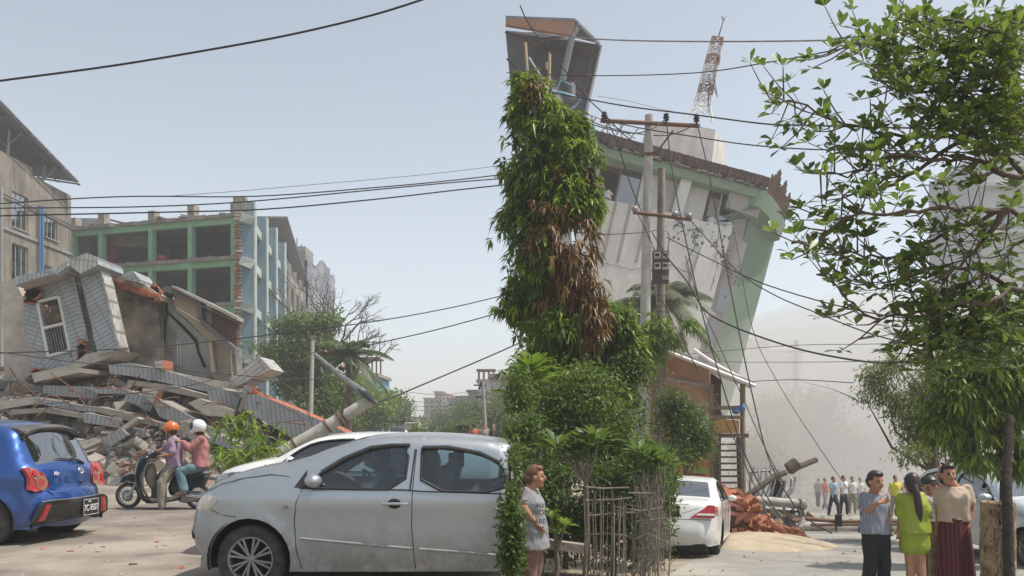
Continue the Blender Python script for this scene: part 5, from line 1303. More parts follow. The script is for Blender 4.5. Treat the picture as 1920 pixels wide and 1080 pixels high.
# ------------------------------------------------ fallen poles, gate, cables on the lane
def fallen():
    root=thing('fallen_pole','long pale concrete pole lying across the lane in front of the dust','pole',at_ground(1600,22.5))
    mb=MB(); Y=22.5; P=[W(1452,985,Y+.3),W(1600,991,Y),W(1760,993,Y-.2),W(1960,1000,Y-.5)]; mb.tube(P,[.13,.14,.155,.17],14); mb.build('shaft',M['pole'],root)
    for px in (1490,1567): mb=MB(); mb.tube([W(px,975,Y-.2),W(px+2,1003,Y-.2)],.03,4); mb.tube([W(px-5,976,Y),W(px+7,977,Y)],.05,4); mb.build('clamp',M['rust'],root)
    root=thing('upper_fallen_pole','second concrete pole propped on the debris above the first one','pole',at_ground(1470,24))
    Y=24; mb=MB(); mb.tube([W(1418,938,Y),W(1500,945,Y)],[.12,.13],12); mb.tube([W(1498,945,Y-.05),W(1508,946,Y)],.16,10); mb.build('shaft',M['pole'],root)
    root=thing('fallen_crossarm','rusty steel crossarm lying parallel above the fallen pole','crossarm',at_ground(1620,22.2)); mb=MB(); mb.tube([W(1510,972,22),W(1570,978,22),W(1690,977,22)],.05,4); mb.tube([W(1520,984,22.2),W(1690,983,22.2)],.04,4); mb.build('bar',M['rust'],root)
    mb=MB(); mb.box(W(1572,976,21.9),(.14,.12,.3)); mb.build('insulator',M['dark'],root)
    # bent steel gate
    Y=26; root=thing('collapsed_gate','bent dark steel gate fallen between the stair and the dust','gate',at_ground(1440,Y))
    mb=MB(); mb.tube([W(1403,886,Y),W(1440,882,Y),W(1475,905,Y)],.04,4); mb.tube([W(1408,925,Y-.2),W(1440,937,Y-.3),W(1468,940,Y)],.04,4); mb.build('gate_rail',M['steel'],root)
    for i in range(11):
        a=1408+i*6.5; mb=MB(); top=W(a+6+1.2*i,876+max(0,i-5)*4.2+4*math.sin(i),Y-.1); bot=W(a-2+i*.2,932+min(i,6),Y-.4); mid=(top+bot)/2+Vector((random.uniform(-.1,.1),-.1,0)); mb.tube([bot,mid,top],.035,4); mb.build('gate_bar',M['steel'],root)
    slab('gate_panel',[(1448,895),(1472,905),(1466,935),(1444,930)],Y-.1,.05,M['dark'],root)
    # debris behind: grey rail stack
    root=thing('wrecked_handcart','wrecked grey cart frame lying under the upper pole','cart',at_ground(1470,23))
    Y=23.2
    for (a,b,c,d) in ((1420,952,1500,958),(1424,966,1500,970),(1430,940,1440,975),(1470,950,1478,978),(1500,955,1512,980)): mb=MB(); mb.tube([W(a,b,Y),W(c,d,Y)],.04,4); mb.build('frame_bar',M['steel'],root)
    slab('side_board',[(1428,955),(1500,960),(1502,980),(1430,978)],Y+.3,.1,M['concrete_dark'],root)
    mb=MB(); P=[W(1495,962,Y-.1)+Vector((.17*math.cos(t),0,.17*math.sin(t))) for t in np.linspace(0,6.283,18)]; mb.tube(P,.025,5,cap=False)
    for t in range(4): mb.tube([W(1495,962,Y-.1)+Vector((.17*math.cos(t*.785),0,.17*math.sin(t*.785))),W(1495,962,Y-.1)-Vector((.17*math.cos(t*.785),0,.17*math.sin(t*.785)))],.012,4)
    mb.build('wheel',M['dark'],root)
    mb=MB(); mb.tube([W(1400,930,25),W(1450,895,25.2),W(1530,862,26)],.09,6); mb.tube([W(1478,880,25),W(1495,868,25)],.2,6); single('broken_tree',mb,M['bark'],'dark broken tree leaning above the collapsed gate','tree')
fallen()
def rl(px,py,Y): return W(px,py,Y)
def dustpile():
    mb=MB()
    for i in range(420):
        px=random.uniform(1415,1720); Y=random.uniform(22.6,25.5); g=at_ground(px,Y); s_=random.uniform(.05,.3)
        h=.5*max(0,1-abs(px-1470)/90); mb.box(g+Vector((0,0,random.random()*h+.03)),(s_*1.5,s_,s_*.5),Matrix.Rotation(random.uniform(-1,1),3,'Y')@Matrix.Rotation(random.uniform(0,3),3,'Z'),m=random.randrange(4),jit=s_*.15)
    tag(mb.build('lane_debris',[M['concrete'],M['concrete_pale'],M['slab'],M['wood']]),'broken concrete and splinters behind the fallen pole','debris',kind='stuff')
dustpile()
def dist_buildings():
    for (name,lb,px0,px1,py,Y,dep,m,rows,cols_) in (
      ('distant_tower','palest distant tower with open top floor above the lane trees',1447,1505,660,170,12,'white_wall',7,4),
      ('distant_block','faint stepped block left of the distant tower beside the green wall',1400,1443,640,150,10,'concrete_pale',7,3),
      ('distant_house','low pinkish house faint between the lane trees and the pole',1508,1548,745,120,10,'dusty_wall',4,3)):
        x0=(px0-960)/F*Y; x1=(px1-960)/F*Y; zt=W(0,py,Y).z; zb=gz((x0+x1)/2,Y); root=thing(name,lb,'building',((x0+x1)/2,Y,zb)); pl=Plane((x0,Y,0),(1,0))
        wl=[]; H=zt-zb
        for r in range(rows):
            for c_ in range(cols_):
                a0=(x1-x0)*(c_+.25)/cols_; a1=(x1-x0)*(c_+.75)/cols_; z0=zb+H*(r+.3)/rows; wl.append((a0,a1,z0,z0+H*.45/rows))
        mb=MB(); pl.wall(mb,0,x1-x0,zb,zt,.4,wl); pl.box(mb,.01,x1-x0-.01,zb,zt-.05,-dep,-.6); mb.build('wall',M[m],root)
        for w_ in wl[::2]: mb=MB(); pl.box(mb,w_[0],w_[1],w_[2],w_[3],-.35,-.3); mb.build('window',M['pane'],root)
        mb=MB(); pl.box(mb,-.5,x1-x0+.5,zt,zt+.4,-dep,.5); mb.build('roof',M['concrete'],root)
dist_buildings()
# ------------------------------------------------ plants
def unit(a): return a/np.maximum(1e-9,np.linalg.norm(a,axis=-1,keepdims=True))
def leaves(name, P, D, N, L, Wd, tint, m, parent=None, wide=.5, droop=0.0, fold=.25, mid=True):
    """P base points, D growing directions, N rough normals; each leaf is folded along its rib"""
    P=np.asarray(P,float); n=len(P); D=unit(np.asarray(D,float)); N=np.asarray(N,float)
    S=unit(np.cross(D,N)); U=np.cross(S,D); L=np.broadcast_to(L,(n,))[:,None]; Wd=np.broadcast_to(Wd,(n,))[:,None]
    G=np.array([0,0,-1.])
    a=P; c=P+D*L*.97+G*L*droop
    mdp=P+D*L*wide+G*L*droop*.3
    l=mdp+S*Wd*.5+U*Wd*fold; r=mdp-S*Wd*.5+U*Wd*fold
    V=np.stack([a,l,mdp,r,c],1).reshape(-1,3)
    b=(np.arange(n)*5)[:,None]; F=np.concatenate([b+np.array([[0,2,1]]),b+np.array([[0,3,2]]),b+np.array([[1,2,4]]),b+np.array([[2,3,4]])],1).reshape(-1,3)
    if parent is not None:
        A=np.array(wm(parent).inverted()); V=V@A[:3,:3].T+A[:3,3]
    me=bpy.data.meshes.new(name); me.vertices.add(len(V)); me.vertices.foreach_set('co',V.ravel())
    me.loops.add(F.size); me.loops.foreach_set('vertex_index',F.ravel().astype(np.int32)); me.polygons.add(len(F))
    me.polygons.foreach_set('loop_start',np.arange(0,F.size,3,dtype=np.int32)); me.polygons.foreach_set('loop_total',np.full(len(F),3,dtype=np.int32))
    at=me.attributes.new('tint','FLOAT','POINT'); at.data.foreach_set('value',np.repeat(np.clip(tint,0,1),5).astype(np.float32))
    me.materials.append(m); me.update(calc_edges=True); me.validate()
    o=bpy.data.objects.new(name,me); sc.collection.objects.link(o)
    if parent is not None: o.parent=parent
    return o
LM={
 'dark':leafmat('leaf_dark',[(.02,.045,.012),(.045,.085,.02),(.085,.14,.03)]),
 'mid':leafmat('leaf_mid',[(.035,.07,.015),(.075,.13,.025),(.15,.21,.04)]),
 'bright':leafmat('leaf_bright',[(.05,.1,.012),(.15,.24,.02),(.34,.42,.05)]),
 'olive':leafmat('leaf_olive',[(.06,.08,.025),(.12,.15,.045),(.2,.23,.07)]),
 'brown':leafmat('leaf_brown',[(.1,.045,.018),(.2,.1,.035),(.3,.18,.06)],transl=.15),
 'dusty':leafmat('leaf_dusty',[(.08,.1,.06),(.15,.17,.1),(.22,.24,.15)]),
}
def blob_pts(blobs, n, shell=.55, gap=.35, gs=.9, seed=0):
    """points through a union of ellipsoids, denser near the skin, with noise gaps"""
    r=np.random.default_rng(seed); vol=np.array([b[1][0]*b[1][1]*b[1][2] for b in blobs])**(2/3); pr=vol/vol.sum()
    out=[];nor=[]
    while len(out)<n:
        b=blobs[r.choice(len(blobs),p=pr)]; d=unit(r.normal(size=3)); k=shell+(1-shell)*r.random()**.5
        p=np.array(b[0])+d*np.array(b[1])*k*(1+.5*noise.noise(Vector(d*2.2+np.array(b[0])*.3))+.12*r.normal())
        if noise.noise(Vector(p*gs+7.3))+.5< gap*r.random()*1.9: continue
        out.append(p); nor.append(d)
    return np.array(out),np.array(nor)
def crown_tree(name,label,cat,base,blobs,n,leaf,m,trunk_r=.2,group=None,seed=0,shell=.4,gap=.4,gs=.9,lean=0,tint0=.0,limbs=7,droop=.1,aspect=.42,cl=6):
    root=thing(name,label,cat,base,(0,0,0),group); r=np.random.default_rng(seed+5)
    C=np.mean([b[0] for b in blobs],0); mb=MB(); top=Vector(C)
    b0=Vector(base)-Vector((0,0,.1)); mb.tube([b0,b0.lerp(top,.3)+Vector((lean*.3,0,0)),b0.lerp(top,.65),top],[trunk_r,trunk_r*.8,trunk_r*.6,trunk_r*.3],8)
    for i in range(min(limbs,len(blobs)*2)):
        bl=blobs[i%len(blobs)]; q=Vector(bl[0])+Vector(tuple(r.uniform(-.6,.6,3)*np.array(bl[1]))); s_=b0.lerp(top,.35+.5*r.random()); mid=(s_+q)/2+Vector(tuple(r.normal(0,.12,3)))*(q-s_).length
        mb.tube([s_,mid,q],[trunk_r*.4,trunk_r*.25,trunk_r*.06],5)
    mb.build('trunk',M['bark'],root)
    k=max(1,n//cl); P,N=blob_pts(blobs,k,shell,gap,gs,seed)
    P0=P; P=np.repeat(P,cl,0)+r.normal(0,leaf*.9,(k*cl,3)); N=np.repeat(N,cl,0)
    D=unit(N*.5+r.normal(0,.6,N.shape)+np.array([0,0,-droop])); NN=unit(np.array([0,0,1.])+r.normal(0,.55,N.shape)+N*.3)
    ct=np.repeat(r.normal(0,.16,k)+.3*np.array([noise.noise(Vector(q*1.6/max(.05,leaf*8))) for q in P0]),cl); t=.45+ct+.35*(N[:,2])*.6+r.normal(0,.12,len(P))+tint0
    sz=leaf*r.uniform(.7,1.3,len(P))
    leaves('crown',P,D,NN,sz,sz*aspect,t,LM[m],root,droop=droop); return root
def PB(px,py,Y,rx,rz,ry=None):
    k=Y/F; return (tuple(W(px,py,Y)),(rx*k,(ry if ry is not None else rx*.9)*k,rz*k))
M['darkbark']=mat('dark_bark',(.045,.035,.028),.95,(.025,.02,.016),6,bump=.6,bscale=18)
# ---- left street: trees behind the rubble
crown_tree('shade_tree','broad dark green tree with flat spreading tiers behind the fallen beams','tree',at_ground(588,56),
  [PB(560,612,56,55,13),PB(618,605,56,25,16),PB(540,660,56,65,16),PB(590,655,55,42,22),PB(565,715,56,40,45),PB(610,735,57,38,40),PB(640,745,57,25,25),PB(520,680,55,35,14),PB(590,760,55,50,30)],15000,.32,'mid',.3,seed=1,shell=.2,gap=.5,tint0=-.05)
crown_tree('roadside_tree','bright leafy tree leaning over the street behind the white van','tree',at_ground(690,78),
  [PB(690,770,78,45,38),PB(660,745,76,35,40),PB(720,760,80,28,30),PB(640,790,75,40,30)],8000,.4,'bright',.3,seed=2,tint0=-.15,shell=.3)
crown_tree('roadside_tree','rounded green tree beside the street just left of the van','tree',at_ground(742,100),
  [PB(742,775,100,24,32),PB(755,790,100,16,26)],3200,.5,'mid',.3,seed=3)
for i,(px,py,Y,rx,rz,lb) in enumerate(((800,815,130,40,18,'low dark trees closing the far end of the street'),(845,795,120,38,30,'dark tree right of the far street end, left of the leaning street pole'),(890,785,95,38,36,'dense tree behind the grey pole on the right side of the street'),(932,790,80,32,48,'tall dark tree in front of the balconied building at the street side'),(870,815,75,40,18,'low bushy tree under the dense one on the right of the street'))):
    crown_tree('street_tree',lb,'tree',at_ground(px,Y) if px<950 else at_ground(940,Y),[PB(px,py,Y,rx,rz),PB(px-rx*.4,py+rz*.5,Y,rx*.8,rz*.6),PB(px+rx*.3,py+rz*.3,Y-1,rx*.6,rz*.7)],3600,Y*.0048,'mid',.25,group='trees along the far street',seed=10+i,tint0=-.2)
crown_tree('street_bush','low yellow green bush above the roof of the silver sedan','bush',at_ground(840,45),[PB(830,822,45,40,9),PB(800,824,46,22,8),PB(868,828,45,22,8)],2600,.22,'bright',.05,seed=21,tint0=-.1)
crown_tree('street_bush','small sapling beside the far white van','bush',at_ground(782,60),[PB(782,808,60,9,10)],500,.2,'bright',.05,seed=22)
def bare_tree(name,label,base,tips,r0,m,depth=4,seed=3,ang=.55,label_m='bark'):
    rr=random.Random(seed); mb=MB()
    def grow(p,d,L,r,k):
        if k==0 or r<.006: return
        q=p+d*L; mid=(p+q)/2+Vector((rr.gauss(0,.06),rr.gauss(0,.06),rr.gauss(0,.05)))*L; mb.tube([p,mid,q],[r,r*.85,r*.7],5,cap=False)
        for i in range(rr.choice((2,2,3))):
            dd=(d+Vector((rr.gauss(0,ang),rr.gauss(0,ang),rr.gauss(.12,ang*.7)))).normalized(); grow(q,dd,L*rr.uniform(.6,.85),r*.62,k-1)
    for p in tips: grow(Vector(base),(Vector(p)-Vector(base)).normalized(),(Vector(p)-Vector(base)).length*.45,r0,depth)
    return mb
b=W(618,700,60); mb=bare_tree('','',b,[W(608,560,60),W(655,590,60),W(590,600,61),W(680,640,60),W(630,560,60)],.13,None,6,5,.5); mb.tube([at_ground(612,60),b],[.2,.14],6)
root=thing('bare_tree','leafless dark tree with fine forked twigs above the palm','tree',at_ground(612,60)); mb.build('branches',M['bark'],root)
b=W(672,690,58); mb=bare_tree('','',b,[W(735,660,58),W(700,655,58)],.09,None,5,8,.4); mb.tube([at_ground(640,58),W(650,740,58),b],[.16,.13,.09],6)
root=thing('dead_tree','dead tree with long twigs reaching right over the street','tree',at_ground(640,58)); mb.build('branches',M['bark'],root)
def palm(name,label,base,top,n,L,seed,m,elev=(.9,-.3),wid=.05,trunk_r=.16,leafL=.7,dirs=None,per=44):
    r=np.random.default_rng(seed); root=thing(name,label,'palm',base); mb=MB(); T=Vector(top); B=Vector(base); mb.tube([B,B.lerp(T,.5)+Vector((.1,0,0)),T],[trunk_r*1.2,trunk_r,trunk_r*.9],10); mb.build('trunk',M['bark'],root)
    for i in range(n):
        a=2*math.pi*i/n+r.uniform(-.2,.2); e=r.uniform(elev[1],elev[0]); 
        if dirs is not None: a,e=dirs[i]
        l=L*r.uniform(.8,1.15); d=np.array([math.cos(a)*math.cos(e),math.sin(a)*math.cos(e),math.sin(e)])
        ts=np.linspace(0,1,per); C=np.array(T)+d*(ts*l)[:,None]+np.array([0,0,-1])*((ts**2.2)*l*.55)[:,None]
        tg=unit(np.gradient(C,axis=0)); sd=unit(np.cross(tg,[0,0,1.])); P=[];D=[];N=[];LL=[]
        for s_ in (1,-1):
            P.append(C[2:]); D.append(unit(tg[2:]*.75+sd[2:]*s_*.8+np.array([0,0,-.35])+r.normal(0,.08,C[2:].shape))); N.append(np.cross(sd[2:],tg[2:])+sd[2:]*s_*.2); LL.append(leafL*np.sin(np.clip(ts[2:]*.85+.15,0,1)*math.pi)**.5*r.uniform(.8,1.1,per-2))
        P=np.concatenate(P);D=np.concatenate(D);N=np.concatenate(N);LL=np.concatenate(LL)
        mb=MB(); mb.tube([tuple(c) for c in C[::4]],[.03*(1-k/len(C[::4]))+.006 for k in range(len(C[::4]))],4); f=mb.build('frond',M['frondrib'],root)
        leaves('leaflets',P,D,N,LL,wid,r.normal(.45,.15,len(P)),LM[m],f,droop=.25,fold=.05,wide=.3)
    return root
M['frondrib']=mat('frond_rib',(.2,.2,.08),.7)
palm('coconut_palm','coconut palm with drooping fronds behind the leaning lamp arm','x',W(640,655,57),16,4.2,4,'dark',elev=(1.1,-.35),leafL=.9,wid=.07) if False else palm('coconut_palm','coconut palm with drooping fronds behind the leaning lamp arm',at_ground(652,50),W(652,668,50),22,2.7,4,'dark',elev=(1.3,-.3),leafL=.7,wid=.06,per=90)
# ---- right lane: mango tree at the left with a brown dried side
def rosettes(name,P,Dm,per,L,Wd,m,parent,seed,tint0=.45,droop=.5,spread=.8,tv=.15,wide=.45):
    r=np.random.default_rng(seed); k=len(P); PP=np.repeat(P,per,0); DD=np.repeat(unit(Dm),per,0)
    D=unit(DD*.5+r.normal(0,spread,DD.shape)); L_=L*r.uniform(.65,1.2,len(PP)); N=unit(r.normal(0,.35,DD.shape)+np.array([0,0,1.]))
    t=tint0+np.repeat(r.normal(0,tv,k),per)+r.normal(0,.1,len(PP))
    return leaves(name,PP,D,N,L_,Wd*r.uniform(.8,1.2,len(PP)),t,LM[m],parent,droop=droop,wide=wide)
def mango():
    Y=15.5; root=thing('mango_tree','tall mango tree at the left of the lane, fresh green with a dried brown side','tree',at_ground(1030,Y))
    mb=MB(); B=at_ground(1030,Y); mb.tube([B,W(1040,760,Y),W(1045,600,Y),W(1030,420,Y),W(1010,260,Y+.2)],[.22,.19,.15,.1,.04],8)
    r=random.Random(4)
    for (a,b,c,d) in ((1042,650,1110,560),(1045,600,1100,440),(1040,520,985,430),(1030,420,1080,300),(1035,470,1070,380),(1030,380,1000,200),(1045,620,980,600),(1042,640,1170,610)): mb.tube([W(a,b,Y),W((a+c)/2+r.uniform(-8,8),(b+d)/2,Y-.4),W(c,d,Y-.6)],[.08,.05,.02],5)
    mb.build('trunk',M['bark'],root)
    G=[PB(1000,210,Y,48,60,55),PB(1040,240,Y-.3,50,45),PB(1075,300,Y-.4,50,60),PB(1010,310,Y-.2,60,60),PB(1060,370,Y-.5,58,45),PB(985,420,Y-.2,50,60),PB(1010,480,Y-.6,50,50),PB(1000,560,Y,60,60),PB(1060,620,Y-.5,80,50),PB(975,330,Y,40,60),PB(1150,600,Y-.2,50,45),PB(1110,670,Y,80,40),PB(985,150,Y+.2,25,18),PB(975,240,Y,25,60),PB(972,520,Y,22,80),PB(1100,380,Y-.4,35,40),PB(1085,250,Y-.3,30,30),PB(1180,640,Y-.4,30,40),PB(1020,690,Y-.3,70,45),PB(1120,740,Y-.6,80,40)]
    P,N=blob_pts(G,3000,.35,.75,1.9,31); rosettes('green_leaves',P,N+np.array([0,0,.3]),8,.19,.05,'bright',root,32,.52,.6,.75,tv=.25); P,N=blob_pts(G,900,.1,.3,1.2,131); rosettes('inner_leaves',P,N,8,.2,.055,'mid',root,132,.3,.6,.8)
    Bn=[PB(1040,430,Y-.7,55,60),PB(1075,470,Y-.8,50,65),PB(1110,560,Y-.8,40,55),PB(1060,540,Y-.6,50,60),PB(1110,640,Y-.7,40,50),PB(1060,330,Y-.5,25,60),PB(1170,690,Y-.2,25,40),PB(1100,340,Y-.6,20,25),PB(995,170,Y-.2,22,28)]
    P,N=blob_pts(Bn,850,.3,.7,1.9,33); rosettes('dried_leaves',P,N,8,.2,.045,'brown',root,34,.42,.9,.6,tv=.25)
mango()
# hedge thicket: several shrubs one can tell apart
for i,(nm,lb,px,Y,bl,n,leaf,m,t0) in enumerate((
 ('thicket_shrub','fine leaved olive shrub filling the verge behind the woman in the grey dress',1060,13.5,[PB(1060,760,13.5,90,75),PB(985,770,13.5,30,70),PB(1150,800,13.3,50,60),PB(1010,820,13.4,60,60),PB(1110,830,13.6,60,60),PB(1090,720,13.6,60,40)],12000,.08,'mid',.12),
 ('thicket_shrub','dark leaved shrub crowding round the base of the two poles',1190,14.5,[PB(1170,760,14.8,45,80),PB(1150,850,14.2,60,60),PB(1180,700,15,50,40),PB(1200,900,13.5,40,60)],7000,.085,'mid',-.18),
 ('thicket_shrub','low shadowy shrub beside the woman in the grey dress',1010,12.2,[PB(990,930,12.2,50,60),PB(1040,900,12.4,55,55),PB(1075,990,12.6,50,50),PB(1030,1000,12.6,60,60)],6000,.08,'mid',-.2),
 ('thicket_shrub','deep green shrub just beyond the rear of the silver sedan',955,10.6,[PB(965,880,10.8,25,60),PB(974,960,10.8,24,70),PB(974,1040,10.8,26,60),PB(980,800,11.2,34,60),PB(975,730,11.8,26,60)],5200,.075,'mid',-.12),
 ('thicket_shrub','small leaved shrub pressed against the tail of the silver sedan',962,7.1,[PB(960,900,7.15,9,36),PB(959,960,7.1,9,50),PB(960,1030,7.1,10,60),PB(961,858,7.3,9,22)],2600,.05,'mid',-.1),
 ('thicket_shrub','dark tangled shrub growing inside the stick fence',1150,12.4,[PB(1130,900,12.4,60,45),PB(1180,950,12.2,60,50),PB(1110,980,12.4,45,50),PB(1200,1010,12.0,50,50),PB(1150,1030,12.2,60,40)],9000,.075,'dark',.1),
 ('berry_bush','glossy dark round bush between the two poles and the shed',1285,20,[PB(1285,800,20,52,58),PB(1260,760,20,30,30),PB(1310,830,19.8,30,35),PB(1275,850,19.5,35,30)],7500,.1,'dark',.15),
 ('roadside_shrub','narrow leaved shrub leaning over the parked white saloon',1225,14.0,[PB(1235,890,13.6,34,40),PB(1225,960,13.4,30,60),PB(1240,930,13,22,40),PB(1215,860,14,40,30)],5200,.09,'mid',-.02),
)):
    crown_tree(nm,lb,'bush',at_ground(px,Y),bl,n,leaf,m,.05,group='roadside thicket' if nm=='thicket_shrub' else None,seed=40+i,shell=.1,gap=.35,gs=2.0,tint0=t0)
# dark depth behind the thicket
# creeper with feathery leaves hanging round the poles
P,N=blob_pts([PB(1240,620,25.2,35,30),PB(1290,610,25.2,14,10),PB(1215,650,25,25,40)],260,.3,.3,1.2,61)
root=thing('creeper','feathery green creeper hanging off the shorter pole at mid height','creeper',at_ground(1225,25.3)); rosettes('leaves',P,N,9,.26,.07,'bright',root,62,.4,.5,.9)
mb=MB(); mb.tube([at_ground(1225,25.3),W(1222,800,25.3),W(1230,640,25.2),W(1270,612,25.2)],[.03,.025,.02,.01],5); mb.build('stem',M['bark'],root)
def plumeria(name,label,px,base_py,Y,heads,L,seed,m='mid'):
    root=thing(name,label,'plant',at_ground(px,Y)); mb=MB(); B=at_ground(px,Y); r=np.random.default_rng(seed)
    J=W(px+3,base_py,Y); mb.tube([B,B.lerp(J,.5)+Vector((.03,0,0)),J],[.045,.038,.03],7)
    for (hx,hy) in heads: mb.tube([J,W((px+hx)/2+4,(base_py+hy)/2,Y-.05),W(hx,hy,Y)],[.025,.02,.016],6)
    mb.build('trunk',M['bark2'],root)
    P=[];D=[];N=[]
    for (hx,hy) in heads:
        c=np.array(W(hx,hy,Y))
        for i in range(15):
            a=i*2.4; e=.15+.9*(i/15); d=np.array([math.cos(a)*math.cos(e),math.sin(a)*math.cos(e),math.sin(e)]); P.append(c+d*.02); D.append(d); N.append(np.array([0,0,1.])-d*d[2]+.2*r.normal(size=3))
    leaves('leaves',P,D,N,L*1.2*r.uniform(.75,1.15,len(P)),L*.33,r.normal(.5,.12,len(P)),LM[m],root,droop=.22,wide=.55,fold=.12)
M['bark2']=mat('pale_bark',(.15,.125,.1),.9,(.15,.125,.1),8,bump=.3)
plumeria('frangipani','young frangipani tree with broad pointed leaves growing through the stick fence',1096,905,10.9,[(1075,850),(1045,842),(1100,838),(1122,826),(1080,868)],.34,71)
plumeria('frangipani','tall frangipani at the left edge with a large bright leaf rosette',985,800,12.8,[(985,705),(1003,720),(975,745),(998,690)],.42,72,'bright')
plumeria('frangipani','narrow leaved frangipani behind the end of the stick fence',1205,930,12.0,[(1215,862),(1230,880),(1190,885),(1245,870),(1200,850)],.3,73)
plumeria('leafy_weed','low broad leaved weed beside the dress hem of the grey woman',1040,1030,11.5,[(1032,970),(1045,1000),(1058,985)],.16,74,'bright')
# stick fence: every stake and rail is part of one fence
def stick_fence():
    Y=10.6; root=thing('stick_fence','rough fence of grey sticks lashed together round the young trees','fence',at_ground(1165,Y)); r=random.Random(9)
    for i in range(36):
        px=1098+i*4.25+r.uniform(-1.5,1.5); yy=Y+.5*math.sin(i*.35)*.6; top=r.uniform(908,955) if i<26 else r.uniform(905,940); mb=MB(); b=at_ground(px+r.uniform(-4,4),yy)-Vector((0,0,.05)); t=W(px+r.uniform(-7,7),top,yy); mid=(b+t)/2+Vector((r.gauss(0,.015),0,0)); rr_=r.uniform(.005,.011); mb.tube([b,mid,t],[rr_,rr_,rr_*.7],5); mb.build('stake',M['stick'],root)
    for (pts) in ([(1098,913),(1130,916),(1180,914)],[(1098,938),(1150,937),(1185,933)],[(1100,968),(1150,962),(1190,961)],[(1100,1002),(1140,1000),(1176,1005)],[(1150,950),(1200,958),(1240,952)],[(1190,1010),(1215,1000),(1248,1016)],[(1178,924),(1230,926)],[(1190,978),(1250,972)]):
        mb=MB(); mb.tube([W(a,b,Y-.12+.08*math.sin(a)) for a,b in pts],.012,5); mb.build('rail',M['stick'],root)
    mb=MB()
    for i in range(260):
        px=r.gauss(1222,16); z=r.uniform(915,1060); a=W(px,z,Y+r.uniform(-.1,.5)); mb.tube([a,a+Vector((r.gauss(0,.1),r.gauss(0,.05),r.uniform(-.35,.35)))],.005,3)
    tag(mb.build('tangled_twigs',M['stick'],root),kind='stuff')
M['stick']=mat('dry_stick',(.25,.22,.185),.9,(.13,.11,.09),5)
stick_fence()
# concrete kerb and bags behind the fence
slab('kerb_wall',[(1020,1012),(1110,1024),(1110,1040),(1020,1030)],11.6,.2,M['concrete'],None,None,label='low broken concrete kerb running behind the stick fence',cat='kerb')
# grey palm in the dust before the white wall
palm('dusty_palm','dust grey palm standing against the white wall behind the poles',at_ground(1250,40),W(1232,570,40),22,3.2,12,'dusty',elev=(1.2,-.4),leafL=.9,wid=.065,trunk_r=.25,per=100)
# hazy lane trees
crown_tree('lane_tree','pale dust covered tree in the middle of the lane view','tree',at_ground(1490,72),[PB(1500,790,72,75,50),PB(1450,770,72,50,30),PB(1530,760,72,50,25),PB(1480,840,72,90,45),PB(1560,830,73,50,30)],9000,.42,'dusty',.4,group='dusty trees down the lane',seed=81,shell=.3)
crown_tree('lane_tree','faint tree behind the crowd at the centre of the lane','tree',at_ground(1600,85),[PB(1600,830,85,70,40),PB(1640,860,85,60,40),PB(1560,870,85,60,30)],5000,.5,'dusty',.4,group='dusty trees down the lane',seed=82,shell=.3)
crown_tree('lane_tree','faintest tree nearly lost in the dust beside the collapsed gate','tree',at_ground(1420,60),[PB(1420,850,60,50,40),PB(1450,880,60,50,30)],3000,.35,'dusty',.3,group='dusty trees down the lane',seed=83,shell=.3)
# right side trees
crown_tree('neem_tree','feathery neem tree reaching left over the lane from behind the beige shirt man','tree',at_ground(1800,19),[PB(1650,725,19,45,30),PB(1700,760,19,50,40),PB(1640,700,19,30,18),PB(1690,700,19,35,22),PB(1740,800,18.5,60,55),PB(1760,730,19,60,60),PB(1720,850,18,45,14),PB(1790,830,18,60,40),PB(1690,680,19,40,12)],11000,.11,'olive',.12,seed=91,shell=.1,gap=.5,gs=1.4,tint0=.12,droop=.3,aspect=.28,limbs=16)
def right_mango():
    Y=13.5; root=thing('leafy_tree','bright green drooping leaved tree at the right edge of the lane','tree',at_ground(1886,Y)); mb=MB(); mb.tube([at_ground(1886,Y),W(1886,900,Y),W(1880,780,Y),W(1850,680,Y)],[.1,.09,.07,.04],8); mb.tube([W(1882,800,Y),W(1830,720,Y),W(1790,700,Y)],[.05,.03,.015],6); mb.tube([W(1884,850,Y),W(1920,700,Y),W(1900,620,Y)],[.06,.04,.02],6); mb.build('trunk',M['darkbark'],root)
    P,N=blob_pts([PB(1830,640,Y,75,50),PB(1780,660,Y,40,30),PB(1870,720,Y,60,50),PB(1800,740,Y,60,45),PB(1850,790,Y,60,45),PB(1880,600,Y,50,40),PB(1760,800,Y,35,25),PB(1900,850,Y,50,35),PB(1840,850,Y,50,22),PB(1925,700,Y,50,120)],1500,.35,.5,1.5,93)
    rosettes('green_leaves',P,N+np.array([0,0,.2]),9,.2,.05,'bright',root,94,.42,.7,.6,tv=.25)
right_mango()
